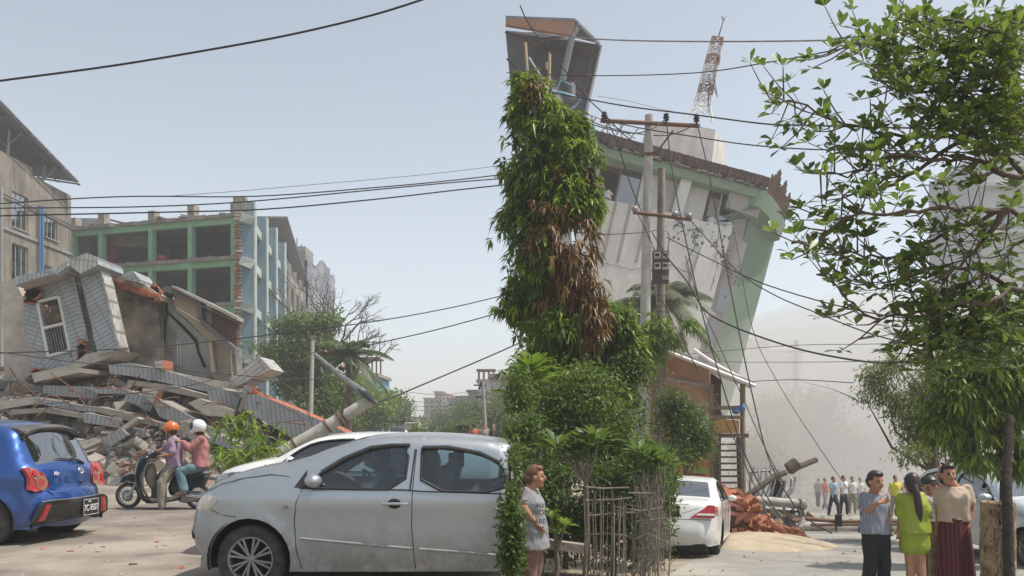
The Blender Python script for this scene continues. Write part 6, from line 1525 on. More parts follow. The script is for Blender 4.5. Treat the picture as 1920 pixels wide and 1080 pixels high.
def near_branches():
    """big-leaved almond tree arching in from the right, close to the camera"""
    Y=7.2; root=thing('almond_tree','large leaved tree arching in from the upper right close overhead','tree',at_ground(2130,Y+.4)); r=random.Random(17)
    mb=MB(); mb.tube([at_ground(2130,Y+.4),W(2120,900,Y+.3),W(2060,560,Y),W(1990,330,Y),W(1960,120,Y)],[.16,.14,.11,.08,.05],10); mb.build('trunk',M['bark'],root)
    mains=[[(2040,480),(1893,392),(1800,392),(1700,396),(1600,402),(1545,440),(1515,470)],
           [(2050,560),(1893,545),(1800,572),(1740,580),(1680,615),(1610,640),(1545,600),(1530,560)] if False else [(2050,560),(1893,390+150),(1850,572),(1760,570),(1700,590),(1640,600),(1590,560),(1548,520)],
           [(2030,430),(1893,300),(1810,262),(1740,255),(1650,250),(1570,230),(1500,190),(1450,195)],
           [(1980,250),(1893,140),(1800,110),(1720,90),(1640,85),(1575,85)],
           [(1990,330),(1893,330),(1830,300),(1770,300),(1700,290),(1640,300),(1590,330),(1525,325)],
           [(1893,392),(1820,420),(1750,450),(1690,480),(1620,480),(1560,470)],
           [(1893,545),(1830,500),(1760,500),(1700,520),(1650,540),(1580,520)],
           [(1970,150),(1880,60),(1800,40),(1720,40)],[(1975,200),(1880,200),(1790,180),(1700,170),(1640,150)],
           [(2030,600),(1893,640),(1830,600),(1780,640),(1740,600)],[(1850,572),(1780,620),(1700,640)],
           [(1893,392),(1850,440),(1800,500),(1740,540)],[(2000,400),(1900,460),(1850,520),(1800,540)],[(1810,262),(1700,330),(1640,360),(1580,365)]]
    tips=[];mb=MB()
    for k,ln in enumerate(mains):
        yo=[-.5,-.2,.1,.3,-.3,.0,.2,-.1,.4,.1,.3,-.4,.2,.0][k]
        P=[W(a,b,Y+yo+.12*math.sin(i*1.7+k)) for i,(a,b) in enumerate(ln)]
        D=[]
        for i in range(len(P)-1):
            for t in np.linspace(0,1,6)[:-1]: D.append(P[i].lerp(P[i+1],t)+Vector((0,0,.02*math.sin(i*3+t*5))))
        D.append(P[-1]); n=len(D); mb.tube(D,[.017*(1-i/n)+.005 for i in range(n)],6)
        for i in range(4,n):
            if r.random()<.85:
                for q in range(r.choice((1,1,2))):
                    d=Vector((r.uniform(-1,.3),r.uniform(-.6,.6),r.gauss(.1,.7))).normalized(); L=r.uniform(.12,.42); e=D[i]+d*L; m_=(D[i]+e)/2+Vector((0,0,-.02)); mb.tube([D[i],m_,e],[.008,.006,.004],4)
                    tips.append((e,(e-m_).normalized()))
                    if r.random()<.6: f=m_+Vector((r.gauss(0,.1),r.gauss(0,.1),r.gauss(.03,.1))); mb.tube([m_,f],.004,3); tips.append((f,(f-m_).normalized()))
        tips.append((D[-1],(D[-1]-D[-2]).normalized()))
    # thicker leaf mass at the upper right
    for i in range(520):
        px=1893-340*r.random()**1.6+20; py=30+260*r.random(); 
        if px<1893-340*(1-abs(py-110)/220): continue
        e=W(px,py,Y+r.uniform(-.5,.6)); tips.append((e,Vector((r.gauss(-.3,.5),r.gauss(0,.5),r.gauss(.2,.4))).normalized())); mb.tube([e,e+Vector((.12,.03,-.05))],.004,3)
    for i in range(160):
        px=r.uniform(1700,1930); py=r.uniform(560,700); e=W(px,py,Y+r.uniform(-.2,.7)); tips.append((e,Vector((r.gauss(-.3,.5),r.gauss(0,.5),r.gauss(.2,.4))).normalized()))
    for i in range(60):
        px=1955-80*r.random(); py=r.uniform(20,600); e=W(px,py,Y+r.uniform(-.2,.7)); tips.append((e,Vector((r.gauss(-.3,.5),r.gauss(0,.5),r.gauss(.2,.4))).normalized()))
    mb.build('branches',M['twig'],root)
    P=[];D=[];N=[];r2=np.random.default_rng(5)
    for e,d in tips:
        a0=r.uniform(0,6)
        for i in range(r.choice((4,5,6,7))):
            v=Vector((math.cos(a0+i*1.3),math.sin(a0+i*1.3),r.uniform(-.1,.9))); q=(v+d*.7).normalized(); P.append(e+q*.008); D.append(q); N.append(Vector((r.gauss(0,.3),r.gauss(-.25,.3),1)))
    n=len(P); leaves('leaves',np.array(P),np.array(D),np.array(N),.13*r2.uniform(.6,1.25,n),.062*r2.uniform(.8,1.15,n),r2.normal(.5,.24,n),LM['almond'],root,wide=.64,fold=.1,droop=.08)
M['twig']=mat('brown_twig',(.12,.085,.065),.85,(.08,.055,.045),20)
LM['almond']=leafmat('leaf_almond',[(.03,.065,.018),(.07,.13,.028),(.16,.23,.045),(.28,.34,.08)],rough=.35,transl=.3)
near_branches()
# fallen mango branch behind the riders
def branch_pile(name,label,base,pts,Y,n,seed,m='bright',per=10):
    root=thing(name,label,'branch',base); r=np.random.default_rng(seed); mb=MB(); mb.tube([W(a,b,Y) for a,b in pts],[.05,.04,.03,.02][:len(pts)],6); P=[];N=[]
    for i in range(n):
        k=r.integers(0,len(pts)-1); t=r.random(); a=np.array(pts[k])*(1-t)+np.array(pts[k+1])*t; q=W(a[0]+r.normal(0,16),a[1]+r.normal(0,13),Y-.2+r.normal(0,.35)); P.append(q); N.append((0,0,.2)); 
        if i%2==0: mb.tube([W(a[0],a[1],Y),q],[.012,.005],4)
    mb.build('stem',M['bark'],root); rosettes('leaves',np.array(P),np.array(N),per,.3,.065,m,root,seed+1,.45,.75,.6)
branch_pile('fallen_branch','fallen mango branch with hanging green leaves behind the pillion rider',GL(470,875),[(520,850),(480,800),(440,795),(415,800)],19.5,44,101)
branch_pile('fallen_branch','leafy fallen branch resting at the foot of the leaning pole',GL(480,880),[(500,860),(470,845),(440,850),(425,862)],18.0,40,103)
# twiggy broken stems at the far right lane edge
mb=bare_tree('','',W(1740,690,17),[W(1690,560,17),W(1720,570,17),W(1670,600,17),W(1735,600,17)],.02,None,4,12,.3); mb.tube([at_ground(1770,17),W(1740,690,17)],[.05,.02],5); root=thing('bare_shrub','thin leafless stems rising above the neem tree','shrub',at_ground(1770,17)); mb.build('stems',M['bark'],root)
# ------------------------------------------------ people
def caps(mb,p1,r1,p2,r2,n=12):
    p1=Vector(p1);p2=Vector(p2); mb.ell(p1,(r1,)*3,None,n,8); mb.ell(p2,(r2,)*3,None,n,8)
    if (p2-p1).length>1e-4: mb.tube([p1,p2],[r1,r2],n)
def loft(mb,sl,n=20):
    """sl: list of (centre, axisA*ra, axisB*rb)"""
    vs=[];fs=[]
    for c,a,b in sl:
        for j in range(n):
            t=2*math.pi*j/n; vs.append(Vector(c)+a*math.cos(t)+b*math.sin(t))
    for i in range(len(sl)-1):
        for j in range(n): fs.append((i*n+j,i*n+(j+1)%n,(i+1)*n+(j+1)%n,(i+1)*n+j))
    fs+= [tuple(range(n-1,-1,-1)),tuple(range((len(sl)-1)*n,len(sl)*n))]
    mb.add(vs,fs,0,True)
def skinned(mb,name,mats,parent,vox,smooth=4,paintf=None,wr=0):
    o=mb.build(name,mats,parent); m=o.modifiers.new('r','REMESH'); m.mode='VOXEL'; m.voxel_size=vox; m.use_smooth_shade=True
    s=o.modifiers.new('s','SMOOTH'); s.factor=.5; s.iterations=smooth
    dg=bpy.context.evaluated_depsgraph_get(); me=bpy.data.meshes.new_from_object(o.evaluated_get(dg)); old=o.data; o.modifiers.clear(); o.data=me; bpy.data.meshes.remove(old); me.name=name
    if wr:
        for v in me.vertices:
            c=v.co; q=noise.noise(Vector((c.x*9+c.z*4,c.y*9,c.z*5+c.x*3)))+.5*noise.noise(Vector((c.x*22,c.y*22,c.z*9+c.x*9))); v.co=c+v.normal*q*wr
        me.update()
    me.materials.clear()
    for x in (mats if isinstance(mats,(list,tuple)) else [mats]): me.materials.append(x)
    if paintf:
        W_=wm(parent)
        for p in me.polygons: p.material_index=paintf(W_@p.center)
    me.polygons.foreach_set('use_smooth',[True]*len(me.polygons)); me.update(); return o
M['lip']=mat('lip',(.3,.1,.08),.5); M['eye']=mat('eye_dark',(.03,.02,.018),.3)
def hand(mb,wr,d,pn,k=1.0,curl=.5):
    """palm and five fingers; d finger direction, pn palm normal"""
    d=Vector(d).normalized(); pn=Vector(pn); pn=(pn-d*pn.dot(d)).normalized(); s=d.cross(pn)
    c=wr+d*.045*k; mb.box(c,(.001,.001,.001)); loft(mb,[(wr-d*.01,s*.024*k,pn*.018*k),(c,s*.038*k,pn*.014*k),(wr+d*.085*k,s*.04*k,pn*.012*k)],10)
    for i,(o,L) in enumerate(((-.03,.062),(-.01,.07),(.01,.066),(.03,.05))):
        a=wr+d*.082*k+s*o*k; b=a+(d*math.cos(curl*.6)+pn*math.sin(curl*.6)).normalized()*L*.5*k; e=b+(d*math.cos(curl*1.5)+pn*math.sin(curl*1.5)).normalized()*L*.5*k; caps(mb,a,.0092*k,b,.0088*k,6); caps(mb,b,.0088*k,e,.0075*k,6)
    a=wr+d*.03*k-s*.03*k; b=a+(d*.7-s*.7+pn*.3).normalized()*.04*k; caps(mb,a,.011*k,b,.01*k,6); caps(mb,b,.01*k,b+(d*.9-s*.2+pn*.4).normalized()*.03*k,.0085*k,6)
def figure(label,J,group=None,k=1.0,fat=1.0,skin='skin',cat='person',hands=True,vox=.011,feet=True,cheek=0):
    """J: joints in place. Returns root and helpers"""
    base=J.get('base') or Vector(((J['anL']+J['anR'])/2).to_tuple()); 
    root=thing('person',label,cat,base,(0,0,0),group); up=Vector((0,0,1))
    A=(J['shR']-J['shL']); A=Vector((A.x,A.y,0)).normalized(); f=Vector(J['face']).normalized(); Ft=Vector(J.get('front',f)); B=A.cross(up).normalized()
    if B.dot(Vector((Ft.x,Ft.y,0)))<0: B=-B
    mb=MB(); pel=J['pelvis']; sh=(J['shL']+J['shR'])/2; wa=pel.lerp(sh,.36); ch=pel.lerp(sh,.74)
    T=lambda g:[(pel-up*.06*k,A*.15*k*fat*g,B*.11*k*fat*g),(pel+up*.04*k,A*.165*k*fat*g,B*.12*k*fat*g),(wa,A*.14*k*fat*g,B*.105*k*fat*g),(ch-B*-.0,A*.158*k*fat*g,B*.118*k*fat*g),(sh-up*.02*k,A*.165*k*g,B*.085*k*g),(sh+up*.035*k,A*.075*k,B*.06*k)]
    loft(mb,T(.93)); hd=J['head']; nk=sh+up*.03*k
    caps(mb,nk,.056*k,hd-f*.01-up*.06*k,.05*k)
    # head: skull, jaw, nose, ears
    Rr=Matrix((f.cross(up).normalized(),f,f.cross(up).normalized().cross(f))).transposed()
    H=lambda x,y,z: hd+Rr@Vector((x*k,y*k,z*k))
    mb.ell(H(0,-.008,.02),(.074*k,.092*k,.09*k),Rr,16,10); mb.ell(H(0,.022,-.045),(.056*k,.062*k,.068*k),Rr,14,9); mb.ell(H(0,.096,-.012),(.014*k,.02*k,.026*k),Rr,8,6); mb.ell(H(0,.055,-.088),(.028*k,.028*k,.022*k),Rr,8,6)
    mb.ell(H(.04,.06,-.03),(.024*k,.022*k,.022*k),Rr,8,6); mb.ell(H(-.04,.06,-.03),(.024*k,.022*k,.022*k),Rr,8,6)
    for s_ in (1,-1): mb.ell(H(s_*.076,-.005,-.01),(.012*k,.02*k,.032*k),Rr,8,6)
    for s_ in 'LR':
        caps(mb,J['sh'+s_],.05*k*fat,J['el'+s_],.038*k*fat); caps(mb,J['el'+s_],.038*k*fat,J['wr'+s_],.025*k)
        if 'kn'+s_ in J:
            caps(mb,J['hi'+s_],.078*k*fat,J['kn'+s_],.053*k*fat); caps(mb,J['kn'+s_],.052*k*fat,J['kn'+s_].lerp(J['an'+s_],.35)-Ft*.012,.052*k*fat); caps(mb,J['kn'+s_].lerp(J['an'+s_],.35)-Ft*.012,.05*k*fat,J['an'+s_],.033*k)
            tf=J.get('toe'+s_,J['an'+s_]+Vector((Ft.x,Ft.y,0)).normalized()*.17*k-up*.05*k); caps(mb,J['an'+s_]-up*.025*k,.036*k,tf,.024*k,8)
        hdir=J.get('hd'+s_,(J['wr'+s_]-J['el'+s_])); hand(mb,J['wr'+s_],hdir,J.get('hn'+s_,Ft),k,J.get('curl',.6))
    eyes=[H(s_*.031,.083,.008) for s_ in (1,-1)]; br=[H(s_*.033,.085,.03) for s_ in (1,-1)]; lip=H(0,.088,-.052)
    def pf(p):
        for e in eyes:
            if abs((p-e).z)<.008*k and (p-e).length<.017*k: return 1
        for e in br:
            if abs((p-e).z)<.006*k and (p-e).length<.022*k: return 1
        if abs((p-lip).z)<.009*k and (p-lip).length<.027*k: return 2
        return 0
    skinned(mb,'body',[M[skin],M['eye'],M['lip']],root,vox,3,pf)
    root['_']=0; del root['_']
    return dict(root=root,A=A,B=B,up=up,pel=pel,wa=wa,ch=ch,sh=sh,H=H,R=Rr,k=k,fat=fat,J=J,T=T)
def shirt(P,m,hem=None,sleeve=.7,loose=.02,name='shirt',flare=0,neck=.02,vox=.012,sl_r=.0,folds=0):
    J=P['J'];k=P['k'];A,B,up=P['A'],P['B'],P['up']; mb=MB(); g=loose; f=P['fat']
    hem=P['pel']-up*.02*k if hem is None else hem
    def sl(c,a,b): return (c,A*(a*k*f+g),B*(b*k*f+g))
    S=[sl(hem,.158+flare,.112+flare*.8)]
    if (P['pel']-hem).dot(up)>.1: S.append(sl(P['pel'],.165,.122))
    S+= [sl(P['wa'],.148,.112),sl(P['ch'],.162,.122),(P['sh']-up*.015*k,A*(.175*k+g*.6),B*(.09*k+g*.6)),(P['sh']+up*.03*k,A*(.09*k+neck),B*(.07*k+neck*.6))]
    if folds:
        # a few soft folds: subdivide the loft and push rings in and out
        S2=[]
        for i in range(len(S)-1):
            for t in (0,.33,.66):
                c=S[i][0].lerp(S[i+1][0],t); w_=1+folds*math.sin((i+t)*7.3)*(1 if i<2 else .3); S2.append((c+A*folds*.05*math.sin((i+t)*4),S[i][1].lerp(S[i+1][1],t)*w_,S[i][2].lerp(S[i+1][2],t)*w_))
        S=S2+[S[-1]]
    loft(mb,S,22)
    for s_ in 'LR':
        a=J['sh'+s_]; e=J['el'+s_]; w_=J['wr'+s_]; r1=.05*k*f+g*.35; r2=.046*k*f+g*.6+sl_r
        if sleeve<=1: caps(mb,a,r1,a.lerp(e,sleeve),r2)
        else: caps(mb,a,r1,e,.043*k*f+g*.7); caps(mb,e,.043*k*f+g*.7,e.lerp(w_,sleeve-1),.034*k+g*.6)
    return skinned(mb,name,M[m],P['root'],vox,4,wr=.017*k)
def trousers(P,m,name='trousers',to=1.0,loose=.012,vox=.013,seat=True):
    J=P['J'];k=P['k'];A,B,up=P['A'],P['B'],P['up']; mb=MB(); f=P['fat']
    loft(mb,[(P['pel']-up*.08*k,A*.155*k*f,B*.118*k*f),(P['pel']+up*.05*k,A*(.16*k*f),B*(.115*k*f)),(P['pel']+up*.1*k,A*(.14*k*f),B*(.1*k*f))])
    for s_ in 'LR':
        kn=J['kn'+s_]; an=J['an'+s_]; hi=J['hi'+s_]; caps(mb,hi,.088*k*f+loose,kn,.062*k*f+loose)
        if to>1: e=kn.lerp(an,to-1); caps(mb,kn,.062*k*f+loose,e,.05*k*f+loose*1.3)
    if to<=1:
        mb=MB(); loft(mb,[(P['pel']-up*.08*k,A*.155*k*f,B*.118*k*f),(P['pel']+up*.1*k,A*(.155*k*f+.01),B*(.115*k*f+.01))])
        for s_ in 'LR': caps(mb,J['hi'+s_],.09*k*f+loose,J['hi'+s_].lerp(J['kn'+s_],to),.075*k*f+loose*2)
    return skinned(mb,name,M[m],P['root'],vox,3,wr=.014*k)
def wrapskirt(P,m,zb,name='longyi',wtop=.0,wbot=.02,stride=.0):
    A,B,up,k,f=P['A'],P['B'],P['up'],P['k'],P['fat']; mb=MB(); J=P['J']; n=48; c0=P['pel']+up*.015*k; vs=[];fs=[]; rows=26; an=(J['anL']+J['anR'])/2
    for i in range(rows):
        t=i/(rows-1); c=c0.lerp(Vector((an.x,an.y,zb)),t); ra=(.15*k*f+.004)*(1-t)+(.2*k+wbot)*t; rb=(.112*k*f+.004)*(1-t)+(.15*k+wbot)*t
        for j in range(n):
            a=2*math.pi*j/n; fo=1+(.012+.05*t)*math.sin(a*7+t*3)+.03*t*math.sin(a*3+1); front=max(0,-math.cos(a-math.pi*.5)); vs.append(c+A*ra*fo*math.cos(a)+B*rb*fo*math.sin(a)+B*.03*math.exp(-((math.cos(a)-.1)/.2)**2)*(1 if math.sin(a)>0 else 0))
    for i in range(rows-1):
        for j in range(n): fs.append((i*n+j,i*n+(j+1)%n,(i+1)*n+(j+1)%n,(i+1)*n+j))
    fs.append(tuple(range(n))); mb.add(vs,fs,0,True)
    q=c0+B*.12*k*f; caps(mb,q+up*.0-A*.03,.022,q-up*.035+A*.03,.02)
    o=mb.build(name,M[m],P['root']); return o
def hairmesh(P,style='short',m='hair',extra=None):
    H,k,R=P['H'],P['k'],P['R']; mb=MB()
    mb.ell(H(0,-.022,.035),(.083*k,.092*k,.095*k),R,18,10); mb.ell(H(0,-.055,-.01),(.076*k,.058*k,.08*k),R,14,9)
    if style=='short':
        for i in range(26): 
            a=random.uniform(0,6.28); mb.ell(H(.07*math.cos(a)*random.random(),-.02+.07*math.sin(a)*random.random(),.118+random.uniform(-.02,.01)),(.018*k,.022*k,.014*k),R,6,4)
        mb.ell(H(.0,.045,.098),(.06*k,.035*k,.024*k),R,10,6)
    if style=='bun':
        mb.ell(H(-.0,-.11,-.01),(.045*k,.04*k,.045*k),R,12,8); mb.ell(H(0,.03,.09),(.066*k,.05*k,.035*k),R,10,6)
    if style=='pony':
        mb.ell(H(0,-.06,.0),(.085*k,.06*k,.105*k),R,14,8)
        P_=[H(0,-.1,-.03),H(.01,-.13,-.1),H(.02,-.13,-.2),H(.035,-.12,-.3),H(.045,-.11,-.38),H(.05,-.1,-.44)]; mb.tube(P_,[.035*k,.036*k,.045*k,.04*k,.026*k,.006],9)
    if style=='messy':
        for i in range(40): a=random.uniform(0,6.28); e=random.uniform(0,1.4); mb.ell(H(.085*math.cos(a)*math.cos(e),-.02+.09*math.sin(a)*math.cos(e),.03+.085*math.sin(e)),(.014*k,.024*k,.012*k),R@Matrix.Rotation(a,3,'Z'),6,4)
    o=skinned(mb,'hair',M[m],P['root'],.011,1)
    # keep the face clear of hair: cut faces in front of the hairline
    bm=bmesh.new(); bm.from_mesh(o.data); Wm=wm(P['root']); hd=P['J']['head']; Ri=R.transposed()
    kill=[v for v in bm.verts if (lambda q: q.y>.035*k and q.z<.062*k)(Ri@((Wm@v.co)-hd))]; bmesh.ops.delete(bm,geom=kill,context='VERTS'); bm.to_mesh(o.data); bm.free(); return o
def pj(base,**o):
    pass
M['stripe']=None
def stripemat(name,c1,c2,sc_,axis='x'):
    m,n=newmat(name); N=n.nodes.new; L=n.links.new; out=N('ShaderNodeOutputMaterial'); b=N('ShaderNodeBsdfPrincipled'); b.inputs['Roughness'].default_value=.9; L(b.outputs[0],out.inputs[0])
    tc=N('ShaderNodeTexCoord'); w_=N('ShaderNodeTexWave'); w_.bands_direction=axis.upper(); w_.inputs['Scale'].default_value=sc_; w_.inputs['Distortion'].default_value=.6; L(tc.outputs['Object'],w_.inputs['Vector'])
    r=N('ShaderNodeValToRGB'); r.color_ramp.elements[0].position=.42; r.color_ramp.elements[1].position=.58; r.color_ramp.elements[0].color=(*c1,1); r.color_ramp.elements[1].color=(*c2,1); L(w_.outputs['Fac'],r.inputs[0]); L(r.outputs[0],b.inputs['Base Color']); return m
M['stripe']=stripemat('navy_stripe',(.09,.1,.16),(.36,.37,.42),24)
M['navy']=mat('navy_cloth',(.015,.018,.035),.85); M['blackcloth']=mat('black_cloth',(.008,.009,.013),.8,(.014,.015,.022),5)
M['lime']=mat('lime_green_satin',(.3,.36,.03),.5,(.24,.3,.025),3); M['beigeshirt']=mat('beige_shirt',(.5,.4,.31),.9,(.46,.36,.28),3)
M['longyi']=stripemat('maroon_check',(.075,.012,.018),(.13,.03,.035),9); M['greydress']=mat('heather_grey_knit',(.27,.27,.28),.95,(.2,.2,.21),26)
M['pattern']=mat('black_white_print',(.5,.48,.45),.9,(.08,.08,.08),22); M['redhair']=mat('reddish_hair',(.1,.035,.02),.5,(.2,.08,.04),14)
M['leg_tan']=mat('rose_leggings',(.2,.11,.09),.9); M['lilac']=mat('lilac_shirt',(.36,.25,.34),.9,(.3,.2,.28),6); M['pinkshirt']=mat('rose_pink_shirt',(.42,.18,.17),.9,(.36,.15,.14),4)
M['khaki']=mat('khaki_cloth',(.28,.26,.2),.9,(.22,.2,.155),4); M['jean']=mat('blue_jean',(.1,.17,.2),.9,(.16,.23,.26),6); M['cyan']=mat('pale_cyan_shirt',(.12,.3,.38),.8)
M['orange']=mat('orange_helmet',(.6,.14,.015),.3,coat=.6); M['helmet_w']=mat('white_helmet',(.7,.7,.7),.3,coat=.6); M['visor']=mat('dark_visor',(.03,.03,.035),.15,coat=.5); M['mask']=mat('white_mask',(.7,.7,.7),.9)
M['yellow']=mat('yellow_cloth',(.55,.5,.06),.9); M['shirt_w']=mat('white_shirt',(.6,.6,.58),.9); M['shirt_b']=mat('pale_blue_shirt',(.25,.32,.42),.9); M['shirt_r']=mat('faded_red_shirt',(.4,.1,.08),.9)
M['lettering']=mat('black_lettering',(.02,.02,.02),.8)
def V3(px,py,Y): return W(px,py,Y)
# the woman in the striped blouse
def p_striped():
    Y=9.6; w_=lambda px,py,d=0: W(px,py,Y+d)
    J=dict(head=w_(1642,903,-.02),face=Vector((.28,-.94,-.12)),front=Vector((.2,-1,0)),shL=w_(1620,931),shR=w_(1656,929,.05),elL=w_(1621,962,-.02),wrL=w_(1647,943,-.28),elR=w_(1665,968,.1),wrR=w_(1666,985,.08),
      hdL=Vector((.8,-.2,.25)),hnL=Vector((0,-.6,.6)),hdR=Vector((.05,-.05,-1)),pelvis=w_(1641,992),hiL=w_(1632,1003),hiR=w_(1652,1003),knL=w_(1632,1058,-.05),knR=w_(1657,1060,.02),anL=w_(1622,1125,.1),anR=w_(1658,1128,.05),curl=.9)
    P=figure('woman in a navy striped blouse and black trousers holding one hand to her chest',J,k=1.0,fat=1.0) if False else figure('woman in a navy striped blouse and black trousers, one hand raised to her chest',J,fat=1.02)
    shirt(P,'stripe',hem=w_(1641,1000),sleeve=.55,loose=.018,flare=.01,name='blouse',folds=.02); trousers(P,'blackcloth',to=1.95); hairmesh(P,'bun')
    mb=MB(); 
    c=P['sh']+P['B']*.1-P['up']*.03; 
    pass
p_striped()
def p_lime():
    Y=9.5; w_=lambda px,py,d=0: W(px,py,Y+d)
    J=dict(head=w_(1709,907,.02),face=Vector((.1,1,-.05)),front=Vector((.05,1,0)),shL=w_(1692,932,.02),shR=w_(1727,930),elL=w_(1689,963,.02),elR=w_(1738,963,-.05),wrL=w_(1688,990,.0),wrR=w_(1739,985,.12),
      hdL=Vector((0,.1,-1)),hdR=Vector((.2,.5,-.6)),hnL=Vector((0,1,0)),pelvis=w_(1714,985),hiL=w_(1704,998),hiR=w_(1725,998),knL=w_(1706,1057,.03),knR=w_(1727,1057,-.02),anL=w_(1708,1125),anR=w_(1730,1125,-.03))
    P=figure('girl from behind in loose lime green top and shorts with a long ponytail',J,fat=.94)
    shirt(P,'lime',hem=w_(1714,1000),sleeve=.85,loose=.022,flare=.012,sl_r=.02,folds=.02); trousers(P,'lime',name='shorts',to=.42,loose=.02); hairmesh(P,'pony')
p_lime()
def p_beige():
    Y=9.6; w_=lambda px,py,d=0: W(px,py,Y+d)
    J=dict(head=w_(1778,890,-.02),face=Vector((-.12,-1,-.04)),front=Vector((-.05,-1,0)),shL=w_(1766,917,.05),shR=w_(1812,917,-.02),elL=w_(1759,950,.12),elR=w_(1822,957,-.02),wrL=w_(1758,982,.1),wrR=w_(1815,985,-.08),
      hdR=Vector((-.15,-.1,-1)),hnR=Vector((-1,0,0)),hdL=Vector((0,0,-1)),pelvis=w_(1789,975),hiL=w_(1779,990),hiR=w_(1801,990),knL=w_(1780,1048,.0),knR=w_(1800,1048,.02),anL=w_(1782,1120,.0),anR=w_(1800,1125,.0),curl=.8)
    P=figure('man in a beige T-shirt and maroon longyi looking at the camera',J,fat=1.0)
    shirt(P,'beigeshirt',hem=w_(1789,978),sleeve=.62,loose=.02,sl_r=.012,folds=.018); wrapskirt(P,'longyi',w_(0,1110).z); hairmesh(P,'short')
p_beige()
def p_print():
    Y=10.4; w_=lambda px,py,d=0: W(px,py,Y+d)
    J=dict(head=w_(1745,912,0),face=Vector((-.75,-.3,-.45)),front=Vector((-.6,-.5,0)),shL=w_(1736,937,-.1),shR=w_(1757,937,.12),elL=w_(1735,965,-.12),elR=w_(1755,960,.05),wrL=w_(1730,965,-.25),wrR=w_(1738,965,-.1),
      hdL=Vector((-.5,-.4,.1)),pelvis=w_(1748,985),hiL=w_(1744,995),hiR=w_(1753,995),knL=w_(1743,1045),knR=w_(1753,1045),anL=w_(1744,1105),anR=w_(1754,1105))
    P=figure('short haired woman in a black and white print top looking down',J,fat=.95)
    shirt(P,'pattern',sleeve=.5,loose=.02); wrapskirt(P,'pattern_skirt',w_(0,1090).z,name='skirt'); hairmesh(P,'messy')
M['pattern_skirt']=mat('olive_print_skirt',(.16,.14,.06),.9,(.05,.045,.03),16)
p_print()
def p_navy():
    Y=11.2; w_=lambda px,py,d=0: W(px,py,Y+d)
    J=dict(head=w_(1773,900),face=Vector((.3,.9,0)),front=Vector((.2,1,0)),shL=w_(1757,922),shR=w_(1784,922),elL=w_(1752,905,.05),elR=w_(1788,950),wrL=w_(1761,886,.0),wrR=w_(1786,970),
      hdL=Vector((.4,0,.8)),pelvis=w_(1771,975),hiL=w_(1764,985),hiR=w_(1779,985),knL=w_(1763,1030),knR=w_(1779,1030),anL=w_(1763,1080),anR=w_(1779,1080))
    P=figure('person in navy with one arm raised, behind the beige shirt man',J)
    shirt(P,'navy',sleeve=.5); trousers(P,'khaki',to=1.9); hairmesh(P,'short')
p_navy()
def p_grey():
    Y=8.9; w_=lambda px,py,d=0: W(px,py,Y+d)
    J=dict(head=w_(1005,894,0),face=Vector((.97,-.2,-.02)),front=Vector((.97,-.25,0)),shL=w_(985,925,-.12),shR=w_(1000,923,.14),elL=w_(981,952,-.2),elR=w_(1013,955,.2),wrL=w_(1007,984,-.18),wrR=w_(1018,985,.12),
      hdL=Vector((.5,.1,-.7)),hnL=Vector((.3,.9,0)),pelvis=w_(996,990),hiL=w_(996,1003,-.08),hiR=w_(1001,1003,.09),knL=w_(996,1060,-.08),knR=w_(1004,1060,.09),anL=w_(995,1130,-.08),anR=w_(1000,1130,.09),curl=.8)
    P=figure('stout woman in a grey lettered T-shirt dress with tied reddish hair',J,fat=1.16,k=1.0)
    shirt(P,'greydress',hem=w_(999,1028),sleeve=.55,loose=.02,flare=.03,name='dress',folds=.02); trousers(P,'leg_tan',name='leggings',to=1.5,loose=.004); hairmesh(P,'bun','redhair')
    n=Vector((.3,-1,0)).normalized(); x=Vector((1,.3,0)).normalized(); R3=Matrix((x,Vector((0,0,1)),x.cross(Vector((0,0,1))))).transposed()
    for s_,py,sz in (('ALL',951,.055),('WOM',966,.075),('ARE',982,.07),("'77",996,.065)):
        text('dress_lettering',s_,sz,w_(1013,py,-.235+(.02 if py>980 else 0)),R3,M['lettering'],P['root'],world=True)
p_grey()
# the driver of the silver sedan
def p_driver():
    w_=lambda px,py,Y: W(px,py,Y)
    J=dict(head=w_(712,858,8.55),face=Vector((-1,.1,0)),front=Vector((-1,.1,0)),shL=w_(722,892,8.4),shR=w_(722,892,8.75),elL=w_(690,920,8.35),elR=w_(690,920,8.8),wrL=w_(650,893,8.5),wrR=w_(648,893,8.7),hdL=Vector((-.8,0,.4)),hdR=Vector((-.8,0,.4)),
      pelvis=w_(738,960,8.55),hiL=w_(736,965,8.46),hiR=w_(736,965,8.64),knL=w_(640,955,8.4),knR=w_(640,955,8.7),anL=w_(600,1030,8.4),anR=w_(600,1030,8.7),base=w_(735,985,8.55))
    P=figure('driver in a pale blue shirt seated at the wheel of the silver sedan',J,vox=.014); shirt(P,'cyan',sleeve=.8,vox=.016); trousers(P,'navy',to=1.9,vox=.016); hairmesh(P,'short')
p_driver()
